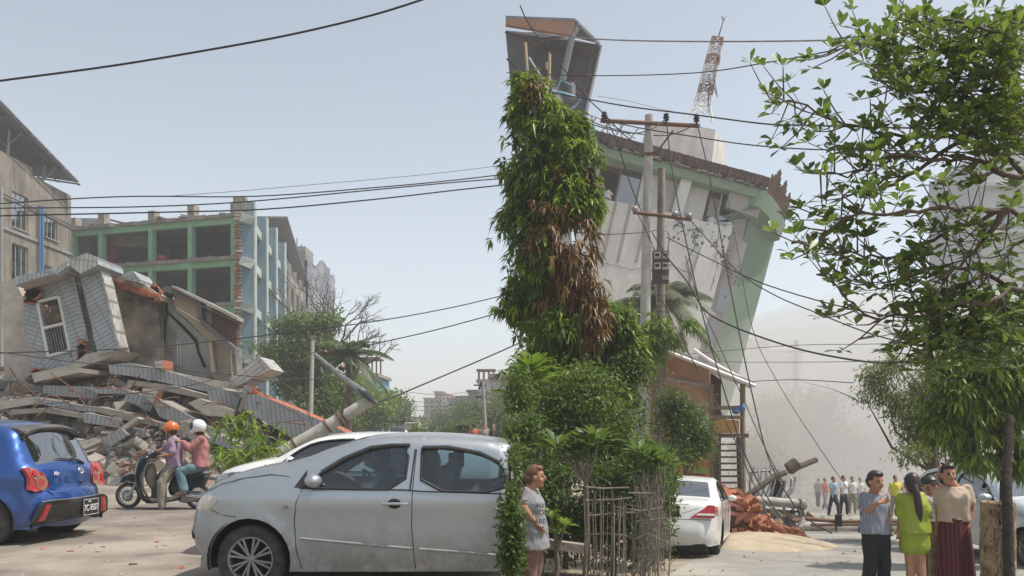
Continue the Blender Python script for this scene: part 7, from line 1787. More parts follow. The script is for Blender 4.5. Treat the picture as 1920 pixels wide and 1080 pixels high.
# riders
def riders():
    Y=15.1; w_=lambda px,py,d=0: W(px,py,Y+d)
    J=dict(head=w_(319,806),face=Vector((-.98,-.1,-.1)),front=Vector((-1,-.05,0)),shL=w_(327,824,-.17),shR=w_(325,824,.17),elL=w_(322,851,-.24),elR=w_(308,843,.25),wrL=w_(306,854,-.27),wrR=w_(297,845,.25),hdL=Vector((-1,.0,-.1)),hdR=Vector((-1,0,-.1)),hnL=Vector((0,0,-1)),hnR=Vector((0,0,-1)),
      pelvis=w_(326,876),hiL=w_(320,881,-.1),hiR=w_(320,881,.1),knL=w_(303,905,-.2),knR=w_(296,900,.2),anL=w_(304,955,-.2),anR=w_(290,938,.18),toeL=w_(291,961,-.22),toeR=w_(275,942,.18),curl=1.3)
    P=figure('scooter rider in an orange helmet and lilac shirt with one foot on the ground',J,vox=.012)
    shirt(P,'lilac',hem=w_(327,876),sleeve=.8,loose=.022,sl_r=.01); trousers(P,'khaki',to=1.85,loose=.02)
    mb=MB(); H,R,k=P['H'],P['R'],1
    mb.ell(H(0,-.02,.03),(.112,.135,.125),R,18,12,z0=-.35); mb.ell(H(0,.1,.045),(.09,.03,.02),R,12,6); mb.build('helmet',M['orange'],P['root'])
    mb=MB(); mb.tube([H(.08,.0,-.02),H(.06,.04,-.09),H(0,.06,-.12),H(-.06,.04,-.09),H(-.08,0,-.02)],.008,4); mb.ell(H(0,-.05,-.03),(.082,.07,.07),R,12,8); mb.build('helmet_strap',M['black'],P['root'])
    mb=MB(); mb.ell(P['H'](0,-.045,-.04),(.08,.065,.08),R,12,8); mb.build('hair',M['hair'],P['root'])
    mb=MB(); mb.box(w_(298,961,-.2),(.26,.1,.03)); mb.build('sandal',M['rust'],P['root'])
    J=dict(head=w_(369,803),face=Vector((-.98,-.12,-.05)),front=Vector((-1,-.05,0)),shL=w_(377,823,-.16),shR=w_(374,824,.16),elL=w_(357,841,-.2),elR=w_(352,840,.2),wrL=w_(340,828,-.2),wrR=w_(338,828,.15),hdL=Vector((-1,0,.25)),hdR=Vector((-1,0,.2)),hnL=Vector((0,0,-1)),
      pelvis=w_(376,873),hiL=w_(368,877,-.1),hiR=w_(368,877,.1),knL=w_(337,883,-.2),knR=w_(337,883,.2),anL=w_(346,921,-.22),anR=w_(346,921,.22),toeL=w_(331,925,-.24),toeR=w_(331,925,.22),curl=1.0,base=w_(373,880))
    P=figure('pillion passenger in a white helmet, face mask and long pink shirt',J,vox=.012)
    shirt(P,'pinkshirt',hem=w_(375,876),sleeve=1.75,loose=.03,flare=.03,sl_r=.01,folds=.02); trousers(P,'jean',to=1.9,loose=.02)
    H,R=P['H'],P['R']; mb=MB(); mb.ell(H(0,-.03,.03),(.115,.135,.13),R,18,12,z0=-.75); mb.build('helmet',M['helmet_w'],P['root'])
    mb=MB(); mb.ell(H(0,.05,.045),(.1,.085,.085),R,14,9); mb.build('visor',M['visor'],P['root'])
    mb=MB(); mb.ell(H(0,.07,-.05),(.058,.05,.045),R,12,8); mb.build('face_mask',M['mask'],P['root'])
    mb=MB(); mb.ell(H(0,-.04,-.06),(.085,.08,.09),R,12,8); mb.tube([H(0,-.07,-.1),H(0,-.06,-.2)],.06,8); mb.build('head_scarf',mat('maroon_scarf',(.06,.015,.025),.9),P['root'])
riders()
def scooter():
    Y=15.1; w_=lambda px,py,d=0: W(px,py,Y+d); root=thing('motor_scooter','dark green scooter with wire wheels standing between the blue and silver cars','scooter',w_(300,958))
    M['scoot']=mat('dark_green_enamel',(.008,.022,.028),.25,coat=.8); M['scootbeige']=mat('beige_inner_panel',(.3,.27,.22),.5); M['scsilver']=mat('silver_plastic',(.42,.44,.46),.35)
    def wheel(cx,cy,nm):
        mb=MB(); c=w_(cx,cy); R_=.225; mb.lathe([(R_-.055,-.035),(R_-.02,-.042),(R_,-.02),(R_,.02),(R_-.02,.042),(R_-.055,.035),(R_-.055,-.035)],c,'y',40); t=mb.build('wheel',M['rubber'],root)
        mb=MB(); mb.lathe([(R_-.05,-.03),(R_-.068,-.02),(R_-.068,.02),(R_-.05,.03)],c,'y',36); mb.lathe([(.001,-.06),(.045,-.05),(.05,.05),(.001,.06)],c,'y',16); 
        for i in range(28):
            a=i*2*math.pi/28; d=.5*(1 if i%2 else -1); s_=.02*(1 if i%4<2 else -1); mb.tube([c+Vector((.045*math.cos(a+d),s_,.045*math.sin(a+d))),c+Vector(((R_-.06)*math.cos(a),s_*.2,(R_-.06)*math.sin(a)))],.0045,3)
        mb.build('rim',M['scsilver'],t)
        mb=MB(); mb.lathe([(.1,-.045),(.1,-.05),(.055,-.05)],c,'y',24); mb.build('brake_disc',M['steel'],t)
    wheel(241,929,'f'); wheel(372,931,'r')
    def pl(name,px,y0,th,m,par=root,it=2):
        h=[tuple(p) for p in smoothline(list(px)+[px[0]],3,it)][:-1] if it else px; mb=MB(); n=len(h)
        P0=[w_(a,b,y0) for a,b in h]; cx=sum(a for a,b in h)/n; cy=sum(b for a,b in h)/n
        # pillowed on both faces
        IN=[w_(cx+(a-cx)*.82,cy+(b-cy)*.86,y0-.03) for a,b in h]; OUT=[w_(a,b,y0+th) for a,b in h]; IN2=[w_(cx+(a-cx)*.82,cy+(b-cy)*.86,y0+th+.03) for a,b in h]
        rings=[IN,P0,OUT,IN2]; vs=sum(rings,[]); fs=[]
        for k in range(3):
            for i in range(n): fs.append((k*n+i,k*n+(i+1)%n,(k+1)*n+(i+1)%n,(k+1)*n+i))
        mb.add(vs,fs,0,True)
        from mathutils.geometry import tessellate_polygon
        mb.add(IN,[tuple(t) for t in tessellate_polygon([IN])]); mb.add(IN2,[tuple(t) for t in tessellate_polygon([IN2])])
        return mb.build(name,m,par)
    pl('front_fender',[(221,905),(228,893),(250,886),(264,890),(262,905),(252,906),(240,900),(228,906)],-.06,.12,M['scoot'])
    pl('leg_shield',[(251,889),(256,866),(265,855),(276,852),(279,858),(268,876),(262,892),(264,915),(271,934),(282,940),(276,944),(265,938),(256,918)],-.17,.34,M['scoot'])
    pl('inner_panel',[(276,856),(283,860),(272,880),(268,900),(270,920),(279,932),(274,932),(265,916),(263,896),(268,876)],-.14,.28,M['scootbeige'])
    pl('floor_board',[(272,930),(300,933),(338,931),(340,938),(300,944),(276,943)],-.15,.3,M['scoot'])
    pl('side_skirt',[(275,933),(300,936),(322,934),(345,915),(338,934),(310,941),(280,941)],-.17,.34,M['scootbeige'])
    pl('rear_body',[(315,915),(322,894),(334,886),(360,884),(388,889),(392,896),(385,910),(360,914),(335,928),(318,930)],-.12,.24,M['scoot'])
    pl('seat',[(316,893),(320,884),(345,883),(386,885),(390,890),(380,894),(330,895)],-.13,.26,M['black'])
    pl('engine',[(330,925),(350,918),(375,922),(376,938),(350,944),(332,940)],-.1,.2,M['steel'])
    pl('handlebar_cover',[(278,855),(285,848),(303,847),(306,855),(290,860),(280,860)],-.24,.48,M['black'])
    pl('headlamp',[(258,866),(264,855),(269,858),(262,872)],-.08,.16,M['scsilver']); pl('cluster',[(275,850),(279,843),(290,845),(288,851)],-.08,.16,M['scsilver'])
    mb=MB(); mb.tube([w_(241,929,-.07),w_(256,906,-.07)],.02,6); mb.tube([w_(241,929,.07),w_(256,906,.07)],.02,6); mb.build('fork',M['scsilver'],root)
    mb=MB(); mb.tube([w_(362,905,-.13),w_(380,903,-.13)],.02,6); mb.tube([w_(350,928,-.14),w_(372,931,-.14),w_(384,927,-.14)],.04,7); mb.build('exhaust',M['chrome'],root)
    mb=MB(); mb.tube([w_(378,884),w_(392,877),w_(384,884)],.02,5); mb.build('grab_rail',M['scsilver'],root)
    for d,px,py in ((-.3,293,838),(.3,297,836)): mb=MB(); mb.tube([w_(288,852,d*.7),w_(px-2,py+6,d)],.008,4); mb.ell(w_(px+3,py,d),(.02,.06,.045)); mb.build('mirror',M['black'],root)
    mb=MB(); mb.ell(w_(283,890,-.02),(.1,.1,.2)); mb.ell(w_(286,905,-.02),(.07,.08,.12)); mb.build('hanging_bag',M['khaki'],root)
scooter()
# crowd in the dust and along the far street
def crowd_person(label,px,top,Y,mt,mb_,group,seed,arms=0):
    r=random.Random(seed); g=at_ground(px,Y); h=W(px,top,Y).z-g.z; k=h/1.62; q=lambda x,y,z: g+Vector((x*k,y*k,z*k)); fa=r.choice((Vector((.6,-.8,0)),Vector((-.7,-.6,0)),Vector((0,1,0)),Vector((0,-1,0)))); sw=r.uniform(-.1,.1)
    A=Vector((fa.y,-fa.x,0)).normalized() if True else 0; a=Vector((-fa.y,fa.x,0)).normalized()
    s=lambda side,z,o=.17,f=0: g+a*side*o*k+fa*f*k+Vector((0,0,z*k))
    J=dict(head=q(0,0,1.5),face=fa,front=fa,shL=s(1,1.33),shR=s(-1,1.33),elL=s(1,1.06,.23),elR=s(-1,1.08,.24),wrL=s(1,.85,.22,.1) if not arms else s(1,1.2,.15,.25),wrR=s(-1,.86,.22,.08),pelvis=q(0,0,.88),hiL=s(1,.82,.08),hiR=s(-1,.82,.08),knL=s(1,.45,.09,.05+sw),knR=s(-1,.45,.09,-.02-sw),anL=s(1,.07,.1,sw*2),anR=s(-1,.07,.1,-sw*2))
    P=figure(label,J,group,k=k,vox=.03); shirt(P,mt,vox=.03); trousers(P,mb_,to=1.9,vox=.03); mb=MB(); mb.ell(P['H'](0,-.025,.03),(.085*k,.09*k,.095*k),P['R'],10,6); mb.build('hair',M['hair'],P['root'])
G_='people standing in the dust of the lane'
for i,(px,top,Y,mt,mb_,lb) in enumerate(((1563,893,31,'shirt_b','navy','person in a pale blue shirt and dark trousers in the dusty lane'),(1582,891,31.5,'shirt_w','blackcloth','person in a white shirt and dark skirt beside the pale blue shirt in the dust'),(1598,893,33,'shirt_w','khaki','person in white with khaki trousers right of the dark skirt in the dust'),(1547,896,37,'shirt_r','khaki','faded red figure left of the pale blue shirt in the dust'),(1679,891,29,'yellow','khaki','person in a yellow top just left of the girl in lime green'),(1613,895,36,'shirt_w','jean','person in white with jeans left of the striped blouse woman in the dust'),(1698,894,38,'shirt_b','navy','faint figure in blue behind the yellow top'),(1534,897,40,'khaki','navy','faintest figure at the left end of the dusty group'))):
    crowd_person(lb,px,top,Y,mt,mb_,G_,200+i,arms=i%3==1)
G_='people on the far street behind the silver sedan'
for i,(px,top,Y,mt,mb_,lb) in enumerate(((889,823,36,'shirt_r','navy','person in a red shirt seen over the roof of the silver sedan'),(909,823,34,'khaki','navy','person in a tan shirt right of the red shirt over the sedan roof'),(925,826,34,'navy','navy','person in dark clothes at the far right over the sedan roof'),(777,813,60,'navy','khaki','person in dark clothes walking beside the far sapling'),(800,806,95,'shirt_w','navy','tiny figure standing in the far street'))):
    Yg=Y; g=W(px,top,Y); 
    r=random.Random(i); h=max(1.4,g.z); crowd_person(lb,px,HOR-(1.62 if Y<90 else 1.62-EYE+EYE)*0-( (1.6-EYE)*F/Y),Y,mt,mb_,G_,300+i)
# ------------------------------------------------ cables
def cable(label,pts,Y0,Y1,r=.014,m='wire'):
    n=len(pts); P=[W(p[0],p[1],(p[2] if len(p)>2 else Y0+(Y1-Y0)*i/(n-1))) for i,p in enumerate(pts)]
    D=[]
    for i in range(n-1):      # catmull-rom
        p0=P[max(i-1,0)];p1=P[i];p2=P[i+1];p3=P[min(i+2,n-1)]
        for t in (0,.2,.4,.6,.8): D.append(.5*((2*p1)+(p2-p0)*t+(2*p0-5*p1+4*p2-p3)*t*t+(3*p1-p0-3*p2+p3)*t**3))
    D.append(P[-1]); mb=MB(); mb.tube(D,r,5,cap=False); return single('cable',mb,M[m],label,'cable','overhead and fallen cables')
E1=[(-30,157)]
C_=[
('thick black cable crossing the top of the left sky alone',[(-30,156),(27,148),(200,125),(360,99),(540,66),(700,28),(820,-10)],12,12,.016),
('thinnest high cable rising to the right above the three black ones',[(300,369),(450,358),(600,345),(800,327),(975,306),(1090,292)],24,30,.008),
('upper of the three black cables crossing before the tan apartments',[(-30,384),(27,380),(150,372),(270,368),(480,368),(700,352),(850,338),(975,323),(1090,308)],18,22,.015),
('middle of the three black cables crossing above the green building',[(-30,392),(27,390),(250,388),(450,379),(700,356),(850,342),(975,332),(1080,322)],18,22,.015),
('lowest of the three black cables running along the green roof line',[(-30,406),(27,404),(300,398),(500,392),(700,374),(850,357),(975,343),(1080,330)],18,22,.017),
('cable running low over the toppled facade and up across the bare tree',[(-30,664),(27,661),(214,655),(339,646),(530,625),(700,603),(850,576),(975,546),(1060,526)],20,24,.014),
('black cable rising right from the palm under the bare tree cable',[(640,664),(690,648),(820,618),(975,576),(1050,556)],26,24,.017),
('cable sagging across the heap under the sooty wall towards the grey post',[(-30,655),(27,664),(145,679),(300,691),(520,709),(660,712)],20,26,.013),
('cable climbing from the left heap past the tipped block to the tree',[(60,760),(117,754),(242,738),(340,725),(448,699),(590,660)],21,27,.013),
('taut cable rising right from the head of the fallen street pole',[(697,757),(735,745),(840,701),(947,655),(1040,612)],20.6,24,.02),
('pale cable at the very top crossing in front of the roof shelter',[(950,58),(1070,70),(1180,76),(1350,78),(1540,76),(1570,72),(1700,62),(1940,40)],22,10,.016),
('black cable dipping behind the almond leaves above the lattice mast',[(950,136),(1100,142),(1300,137),(1440,117),(1560,95),(1720,60),(1940,10)],24,10,.013),
('cable passing just above the long crossarm to the almond branches',[(950,158),(1080,182),(1180,200),(1300,215),(1430,232),(1510,235),(1700,240),(1940,245)],24,14,.018),
('cable from the left insulator running right below the crossarm end',[(1133,225),(1200,240),(1300,256),(1400,271),(1520,280),(1700,283),(1940,290)],25.8,16,.016),
('steep cable from the top of the shelter down to the left insulator',[(975,10),(995,50),(1050,120),(1100,182),(1133,214),(1165,248),(1196,272)],24,25.8,.018),
('cable from the mango top sagging under the crossarm to the middle insulator',[(950,110),(1000,160),(1050,205),(1095,228),(1180,250),(1225,240),(1249,222)],20,25.8,.018),
('cable looping below the crossarm from the railing to the right insulator',[(1085,212),(1120,232),(1180,248),(1250,254),(1300,236)],28,25.8,.016),
('thin cable from the bent railing to the foot of the rooftop block',[(1120,180),(1180,190),(1240,205),(1300,215)],32,28,.007),
('long cable sagging right from the shorter pole to the far right trees',[(1240,470),(1290,530),(1320,580),(1370,610),(1450,640),(1520,660),(1600,675),(1650,680),(1700,678),(1760,668),(1900,640)],26,16,.024),
('cable from the meter board dropping gently right behind the almond leaves',[(1250,445),(1340,490),(1440,535),(1600,580),(1740,600),(1940,606)],26,15,.016),
('cable from the lower crossarm sagging right to the leafless stems',[(1292,410),(1380,505),(1450,552),(1540,590),(1640,628),(1760,655),(1900,664)],26,15,.016),
('fallen cable from the middle insulator down past the shed to the brick pile',[(1249,222),(1262,330),(1290,470),(1320,600),(1360,740),(1400,860),(1450,950),(1492,1004)],25.8,22,.02),
('fallen cable from the right insulator down into the collapsed gate',[(1306,226),(1330,330),(1358,480),(1385,620),(1415,760),(1445,870),(1500,960),(1560,1000)],25.8,21.5,.02),
('cable from the left insulator down the white apron to the shorter pole',[(1133,218),(1155,262),(1180,340),(1200,390),(1225,440),(1245,470)],25.8,26.2,.017),
('thin fallen cable crossing the green flank and the dust to the lane',[(1365,370),(1385,480),(1412,620),(1460,720),(1530,830),(1600,930),(1650,985)],30,23,.012),
('cable slanting over the shed roof down to the stair',[(1240,560),(1290,660),(1335,740),(1380,830),(1420,920),(1470,975),(1510,1006)],26.3,22,.018),
('cable dropping beside the slanting pier behind the palm',[(1285,480),(1310,560),(1345,640),(1390,740),(1430,830),(1470,910)],26,24,.014),
('thin cable from the shed post across the pale gate posts',[(1330,640),(1395,745),(1440,830),(1500,920),(1560,985)],27,23,.01),
('faint level cable crossing the dust below the green flank',[(1250,668),(1390,655),(1500,647),(1640,645),(1760,640)],30,24,.01),
('second faint level cable just under the first in the dust',[(1240,676),(1400,679),(1600,678),(1760,672)],30,24,.01),
('cable from the shed eave level to the neem tree',[(1395,716),(1490,712),(1600,718)],27,22,.012),
('frayed cable from the distant pole down to the neem tree',[(1493,712),(1560,730),(1620,757)],60,22,.02),
('old cable crossing the mango tree to the lower crossarm',[(950,392),(1010,415),(1100,438),(1190,437),(1240,430)],14.6,25.8,.013),
('thick cable sagging out of the mango tree to the shorter pole',[(950,560),(1000,580),(1060,602),(1110,628),(1180,642),(1240,638)],13.8,26,.026),
('loop of thin cable hanging between the two poles',[(1195,400),(1215,440),(1230,470),(1236,440),(1232,420)],25.7,26.2,.012),
('loose cable lying in a curve on the lane in front of the bricks',[(1455,1004,21),(1470,1020,18.4),(1500,1024,17.8),(1540,1020,18.4),(1590,1014,19.2),(1650,1011,19.7)],21,20,.012),
('second loose cable lying on the lane towards the striped blouse woman',[(1500,1004,21),(1530,1019,18.5),(1560,1021,18.2),(1610,1016,19),(1680,1013,19.4)],21,20,.012),
]
for lb,pts,a,b,r in C_: cable(lb,pts,a,b,r,'wire' if 'pale' not in lb else 'steel')
for i,(y0,y1) in enumerate(((727,738),(748,752),(757,760),(764,768),(776,783))):
    cable(('highest','second','middle','fourth','lowest and darkest')[i]+' thin cable strung across the far end of the street',[(695,y0,110),(760,(y0+y1)/2+2,115),(830,y1+2,120),(905,y1-8,125)],110,125,.035 if i<4 else .06)
# ------------------------------------------------ fallen street pole and the posts by the rubble
def street_poles():
    Y=20.6; root=thing('leaning_lamp_pole','thick concrete pole fallen aslant from the white sedan over the beams','pole',GL(505,900))
    mb=MB(); a=W(470,884,Y-.4); b=W(700,748,Y); mb.tube([a,a.lerp(b,.5),b],[.17,.155,.135],16); mb.build('shaft',M['pole'],root)
    for t,rr_ in ((.36,.17),(.62,.165),(.72,.16),(.755,.16)):
        c=a.lerp(b,t); d=(b-a).normalized(); mb=MB(); mb.tube([c-d*.025,c+d*.025],rr_+.015,14); mb.build('band',M['rust'],root)
    mb=MB(); c=a.lerp(b,.74); mb.tube([c+Vector((0,-.1,-.15)),c+Vector((.05,-.15,.25)),c+Vector((.12,-.15,.5))],.03,5); mb.build('hook',M['rust'],root)
    root=thing('lamp_arm','long dark steel arm hanging from the palm down to the fallen pole head','lamp arm',W(650,715,21))
    mb=MB(); P=[W(590,664,22),W(640,706,21.4),W(680,736,20.7),W(706,758,20.2)]; mb.tube(P,[.05,.07,.1,.05],6); mb.build('arm',M['steel'],root)
    mb=MB(); mb.tube([W(668,726,20.9),W(688,740,20.5),W(705,757,20.1)],[.04,.13,.03],8,flat=.5); mb.build('lamp_head',M['black'],root)
    for px,py in ((608,661),(641,690)): mb=MB(); mb.ell(W(px,py,21.5),(.1,.08,.07)); mb.build('insulator',mat('maroon_glaze',(.1,.02,.02),.3),root)
    root=thing('grey_post','square grey concrete post standing in front of the shade tree','post',at_ground(583,42)); mb=MB(); mb.tube([at_ground(581,42),W(586,638,42)],[.12,.1],4); mb.build('shaft',M['pole'],root)
    root=thing('street_pole','leaning grey pole with two crossarms before the trees at the right of the street','pole',at_ground(911,48)); mb=MB(); mb.tube([at_ground(913,48),W(905,715,48)],[.12,.08],8); mb.build('shaft',M['pole'],root)
    for (x0,x1,y) in ((888,912,722),(890,912,744)): mb=MB(); mb.tube([W(x0,y,48),W(x1,y+.5,48)],.04,4); mb.build('crossarm',M['wire'],root)
    mb=MB(); mb.tube([W(903,716,48),W(898,730,48)],.05,4); mb.build('insulator',M['dark'],root)
street_poles()
# ------------------------------------------------ far street
M['turq']=mat('turquoise_wall',(.12,.36,.46),.8,(.1,.28,.36),1); M['tanfar']=mat('tan_concrete',(.34,.3,.26),.9,(.27,.24,.21),.4); M['pinkfar']=mat('pink_wall',(.5,.28,.27),.85); M['bluefar']=mat('pale_blue_wall',(.34,.4,.48),.85,(.28,.32,.38),.2); M['whitefar']=mat('off_white_wall',(.55,.55,.54),.85,(.45,.45,.44),.2); M['teal']=mat('teal_net',(.04,.16,.15),.8)
def far_b(label,px0,px1,py,Y,dep,m,rows,cols_,roof='concrete',name='far_building',frac=.5,zb=0,top=None):
    x0=(px0-960)/F*Y; x1=(px1-960)/F*Y; zt=W(0,py,Y).z; root=thing(name,label,'building',((x0+x1)/2,Y,0)); pl=Plane((x0,Y,0),(1,0)); wl=[]
    for r in range(rows):
        for c_ in range(cols_):
            wd=(x1-x0)/cols_; hh=zt/rows; wl.append((wd*(c_+.5-frac/2),wd*(c_+.5+frac/2),hh*(r+.3),hh*(r+.78)))
    mb=MB(); pl.wall(mb,0,x1-x0,0,zt,.3,wl); pl.box(mb,.01,x1-x0-.01,0,zt-.05,-dep,-.9); mb.build('wall',M[m],root)
    for k,w_ in enumerate(wl): mb=MB(); pl.box(mb,w_[0],w_[1],w_[2],w_[3],-.3,-.25); mb.build('window',M['pane'],root)
    for r in range(1,rows): mb=MB(); pl.box(mb,-.1,x1-x0+.1,zt*r/rows-.15,zt*r/rows+.1,.003,.5); mb.build('balcony_ledge',M['concrete'],root)
    mb=MB(); pl.box(mb,-.3,x1-x0+.3,zt,zt+.35,-dep,.5); mb.build('roof',M[roof],root)
    if top:
        mb=MB()
        for t in np.linspace(0,1,4):
            for o in (0,-3): mb.tube([pl.P((x1-x0)*t,zt+.35,o-.3),pl.P((x1-x0)*t,zt+top,o-.3)],.09,4)
        pl.box(mb,-.3,x1-x0+.3,zt+top,zt+top+.2,-3.6,.1); mb.build('roof_frame',M['rust'],root)
    return root,pl
far_b('beige banded block at the far end of the street',795,824,748,230,14,'tanfar',6,3)
far_b('slim pink tower beside the beige banded block',815,830,736,215,10,'pinkfar',7,2)
far_b('cream gabled house front right of the pink tower',829,842,742,205,10,'whitefar',5,2,'brick')
far_b('pale blue house row behind the far street trees',841,856,750,170,12,'bluefar',4,3,'rust')
far_b('dark grey blue shopfronts right of the pale blue row',855,880,746,150,12,'bluefar',4,4,'solar')
far_b('stepped grey building with roof stairs behind the street pole',878,900,735,135,12,'concrete',4,3,'solar')
far_b('white building with an open red roof frame near the right tan block',897,925,716,120,12,'whitefar',5,3,top=1.6)
far_b('large tan concrete building with dark openings by the mango tree',921,975,707,95,14,'tanfar',3,2,frac=.75)
far_b('low pinkish wall across the end of the street',770,796,784,240,6,'pinkfar',1,3)
far_b('turquoise house with roof terrace behind the palm',655,705,706,92,10,'turq',3,3,top=1.9)
def van():
    Y=62; c=W(745,0,Y).x; root=thing('white_van','small white van facing the camera far down the street','van',(c,Y+1.6,0)); w=.72
    def P(x,y,z): return Vector((c+x,Y+y,z))
    mb=MB(); loftp=[(.25,w,0),(.7,w,0),(.95,w*.99,.05),(1.35,w*.92,.35),(1.55,w*.86,.5)]
    vs=[]
    for z,hw,y in loftp: vs+=[P(-hw,y+.06,z),P(-hw*.8,y,z),P(hw*.8,y,z),P(hw,y+.06,z),P(hw,3.4,z),P(-hw,3.4,z)]
    fs=[]
    for i in range(len(loftp)-1):
        for j in range(6): fs.append((i*6+j,i*6+(j+1)%6,(i+1)*6+(j+1)%6,(i+1)*6+j))
    fs.append(tuple(range((len(loftp)-1)*6,len(loftp)*6))); mb.add(vs,fs); mb.build('body',M['white_car'],root)
    mb=MB(); mb.prism([P(-w*.8,.04,.97),P(w*.8,.04,.97),P(w*.73,.34,1.36),P(-w*.73,.34,1.36)],(0,-.03,0)); mb.build('windshield',M['glass_dark'],root)
    for s_ in (1,-1):
        mb=MB(); mb.box(P(s_*.55,-.02,.68),(.24,.05,.14)); mb.build('headlight',M['lamp_dark'],root); mb=MB(); mb.lathe([(.001,-.09),(.27,-.09),(.27,.09),(.001,.09)],P(s_*.6,.7,.27),'x',16); mb.build('wheel',M['rubber'],root)
        mb=MB(); mb.box(P(s_*.86,.3,1.05),(.14,.06,.22)); mb.build('wing_mirror',M['black'],root)
    mb=MB(); mb.box(P(0,-.03,.6),(.7,.04,.14)); mb.build('grille',M['black'],root); mb=MB(); mb.box(P(0,1.8,1.85),(2.3,3.2,.06)); mb.tube([P(-1,.6,0),P(-1,.6,1.85)],.03,4); mb.tube([P(1.05,.6,0),P(1.05,.6,1.85)],.03,4); single('awning',mb,M['dark'],'dark flat awning on thin posts over the white van','awning')
van()
def dark_cart():
    Y=46; c=W(866,0,Y).x; root=thing('covered_tricycle','dark canvas topped tricycle van seen beyond the sedan roof','tricycle',(c,Y,0)); mb=MB(); vs=[]; 
    P=[(-.38,.75),(-.4,1.3),(-.3,1.5),(0,1.55),(.3,1.5),(.4,1.3),(.38,.75)]; mb.prism([Vector((c+x,Y,z)) for x,z in P],(0,1.6,0)); mb.build('canopy',M['dark'],root)
    mb=MB(); mb.box((c,Y+.8,.6),(.85,1.7,.3)); mb.build('body',M['scoot'],root)
    for s_ in (1,-1): mb=MB(); mb.lathe([(.001,-.05),(.26,-.05),(.26,.05),(.001,.05)],(c+s_*.42,Y+.4,.26),'x',16); mb.build('wheel',M['rubber'],root)
dark_cart()
for i,(px,Y,m_,lb) in enumerate(((808,120,'white_car','white car queued far down the street left of the bush'),(826,115,'silver','silver car in the far queue behind the yellow green bush'),(842,125,'white_car','rearmost white car roof in the far queue'),(770,85,'white_car','white minibus partly hidden behind the van'),(858,112,'blue','dark blue car at the right end of the far queue'))):
    c=W(px,0,Y).x; root=thing('queued_car',lb,'car',(c,Y,0),group='cars queued down the street'); mb=MB(); h=1.45 if i!=3 else 1.9
    sec=[(.25,.85,0,4.2),(.75,.86,0,4.2),(.95,.84,.5,4.0),(h,.66,1.3,3.3)]; vs=[]
    for z,hw,y0,y1 in sec: vs+=[Vector((c-hw,Y+y0,z)),Vector((c+hw,Y+y0,z)),Vector((c+hw,Y+y1,z)),Vector((c-hw,Y+y1,z))]
    fs=[];
    for k in range(3):
        for j in range(4): fs.append((k*4+j,k*4+(j+1)%4,(k+1)*4+(j+1)%4,(k+1)*4+j))
    fs.append((12,13,14,15)); mb.add(vs,fs); mb.build('body',M[m_],root)
    mb=MB(); mb.prism([Vector((c-.74,Y+.55,1.0)),Vector((c+.74,Y+.55,1.0)),Vector((c+.62,Y+1.18,h-.06)),Vector((c-.62,Y+1.18,h-.06))],(0,-.04,.0)); mb.build('windshield',M['glass_dark'],root)
    for s_ in (1,-1): mb=MB(); mb.lathe([(.001,-.09),(.3,-.09),(.3,.09),(.001,.09)],(c+s_*.74,Y+.7,.3),'x',12); mb.build('wheel',M['rubber'],root)
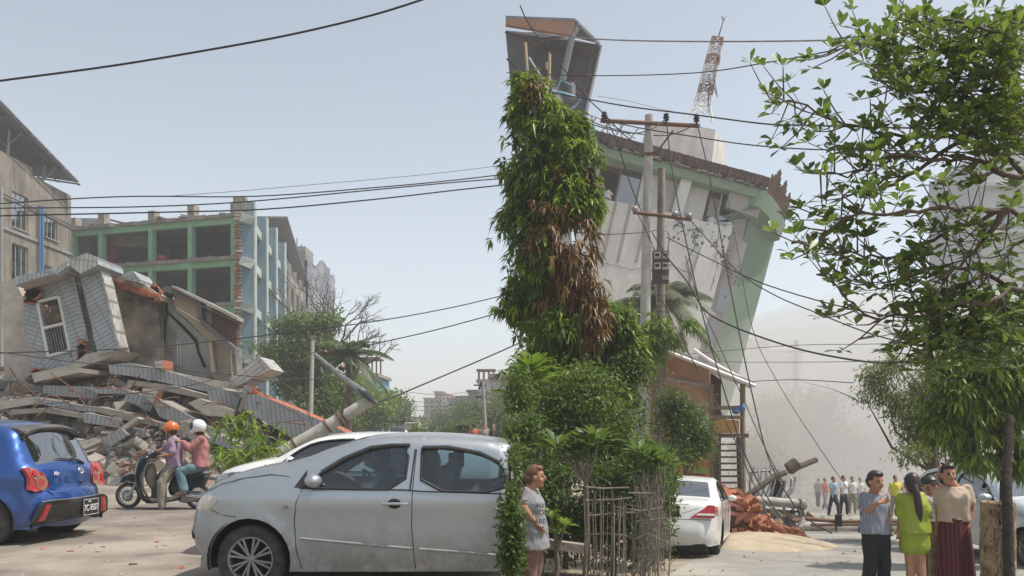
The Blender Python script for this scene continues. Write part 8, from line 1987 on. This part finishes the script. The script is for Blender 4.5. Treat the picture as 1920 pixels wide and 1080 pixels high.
# ------------------------------------------------ right edge
def edge_building():
    Y=62; x0=(1842-960)/F*Y; root=thing('pale_building','pale grey building half hidden behind the almond leaves at the right edge','building',(x0+4,Y,-2.8)); pl=Plane((x0,Y,0),(1,.0)); wl=[(1.0,2.2,a,a+1.6) for a in (3,6.3,9.6,12.9,16.2)]+[(4,5.4,a,a+1.6) for a in (3,6.3,9.6,12.9,16.2)]
    mb=MB(); pl.wall(mb,0,9,-4,21.5,.3,wl); pl.box(mb,.01,8.99,-4,21.4,-8,-.5); mb.build('wall',M['whitefar'],root)
    for w_ in wl: window(pl,root,*w_,M['frame_grey'],M['pane'],depth=.1,sill=M['concrete'])
    for z in (2.3,5.6,8.9,12.2,15.5,18.9): mb=MB(); pl.box(mb,-.4,9,z-.1,z+.15,.003,.7); mb.build('balcony_ledge',M['whitefar'],root)
edge_building()
def stump(label,px0,px1,y0,y1,Y,seed,n):
    r=random.Random(seed); root=thing('root_stump',label,'stump',at_ground((px0+px1)/2,Y)); mb=MB(); cx=(px0+px1)/2; k=Y/F; rad=(px1-px0)/2*k; b=at_ground(cx,Y); t=W(cx,y0,Y); mb.tube([b,b.lerp(t,.5),t],[rad*.85,rad*.8,rad*.7],9); mb.build('core',M['bark'],root)
    mb=MB()
    for i in range(n):
        a=r.uniform(0,6.28); z0=r.uniform(b.z,t.z); p=Vector((b.x+rad*.85*math.cos(a),b.y+rad*.85*math.sin(a),z0)); P=[p]
        for j in range(4): a+=r.gauss(0,.22); P.append(Vector((b.x+rad*(.86+r.uniform(0,.12))*math.cos(a),b.y+rad*(.86+r.uniform(0,.12))*math.sin(a),min(t.z+.05,P[-1].z+r.uniform(.03,.14)))))
        mb.tube(P,r.uniform(.008,.022),4)
    tag(mb.build('root_fibres',M['fibre'],root),kind='stuff')
M['fibre']=mat('dry_root_fibre',(.42,.31,.19),.95,(.16,.11,.065),9)
stump('thick old stump wrapped in dry tangled roots at the right edge',1842,1900,952,1060,9.3,3,420)
stump('narrow bundle of dry roots standing between the girl and the man',1744,1764,985,1060,9.9,5,160)
mb=MB(); mb.tube([at_ground(1893,9.0),W(1890,980,9.0),W(1887,900,9.1),W(1893,780,9.4)],[.06,.055,.05,.04],8); single('thin_tree',mb,M['darkbark'],'thin dark tree rising beside the tangled root stump','tree')
# ------------------------------------------------ air
def volume(name,dens,col,aniso=.3):
    m,n=newmat(name); out=n.nodes.new('ShaderNodeOutputMaterial'); v=n.nodes.new('ShaderNodeVolumePrincipled')
    v.inputs['Color'].default_value=(*col,1); v.inputs['Density'].default_value=dens; v.inputs['Anisotropy'].default_value=aniso
    n.links.new(v.outputs[0],out.inputs['Volume']); return m
mb=MB(); mb.box((0,330,8.5),(9980,760,46)); tag(mb.build('haze',volume('hazy_air',.0017,(.8,.815,.84),.1)),'thin grey haze hanging over both streets','haze',kind='stuff')
dm=volume('dust',.045,(.88,.86,.84),.0)
for (c,r,lb) in (((25,63,1.0),(18,38,9.5),'pale dust drifting across the lane at the foot of the leaning building'),):
    mb=MB(); mb.ell(c,r,None,28,18); mb.v=[tuple(Vector(v)+Vector((1,1,.6))*noise.noise(Vector(v)*.12)*4) for v in mb.v]
    tag(mb.build('dust_cloud',dm),lb,'dust',kind='stuff')
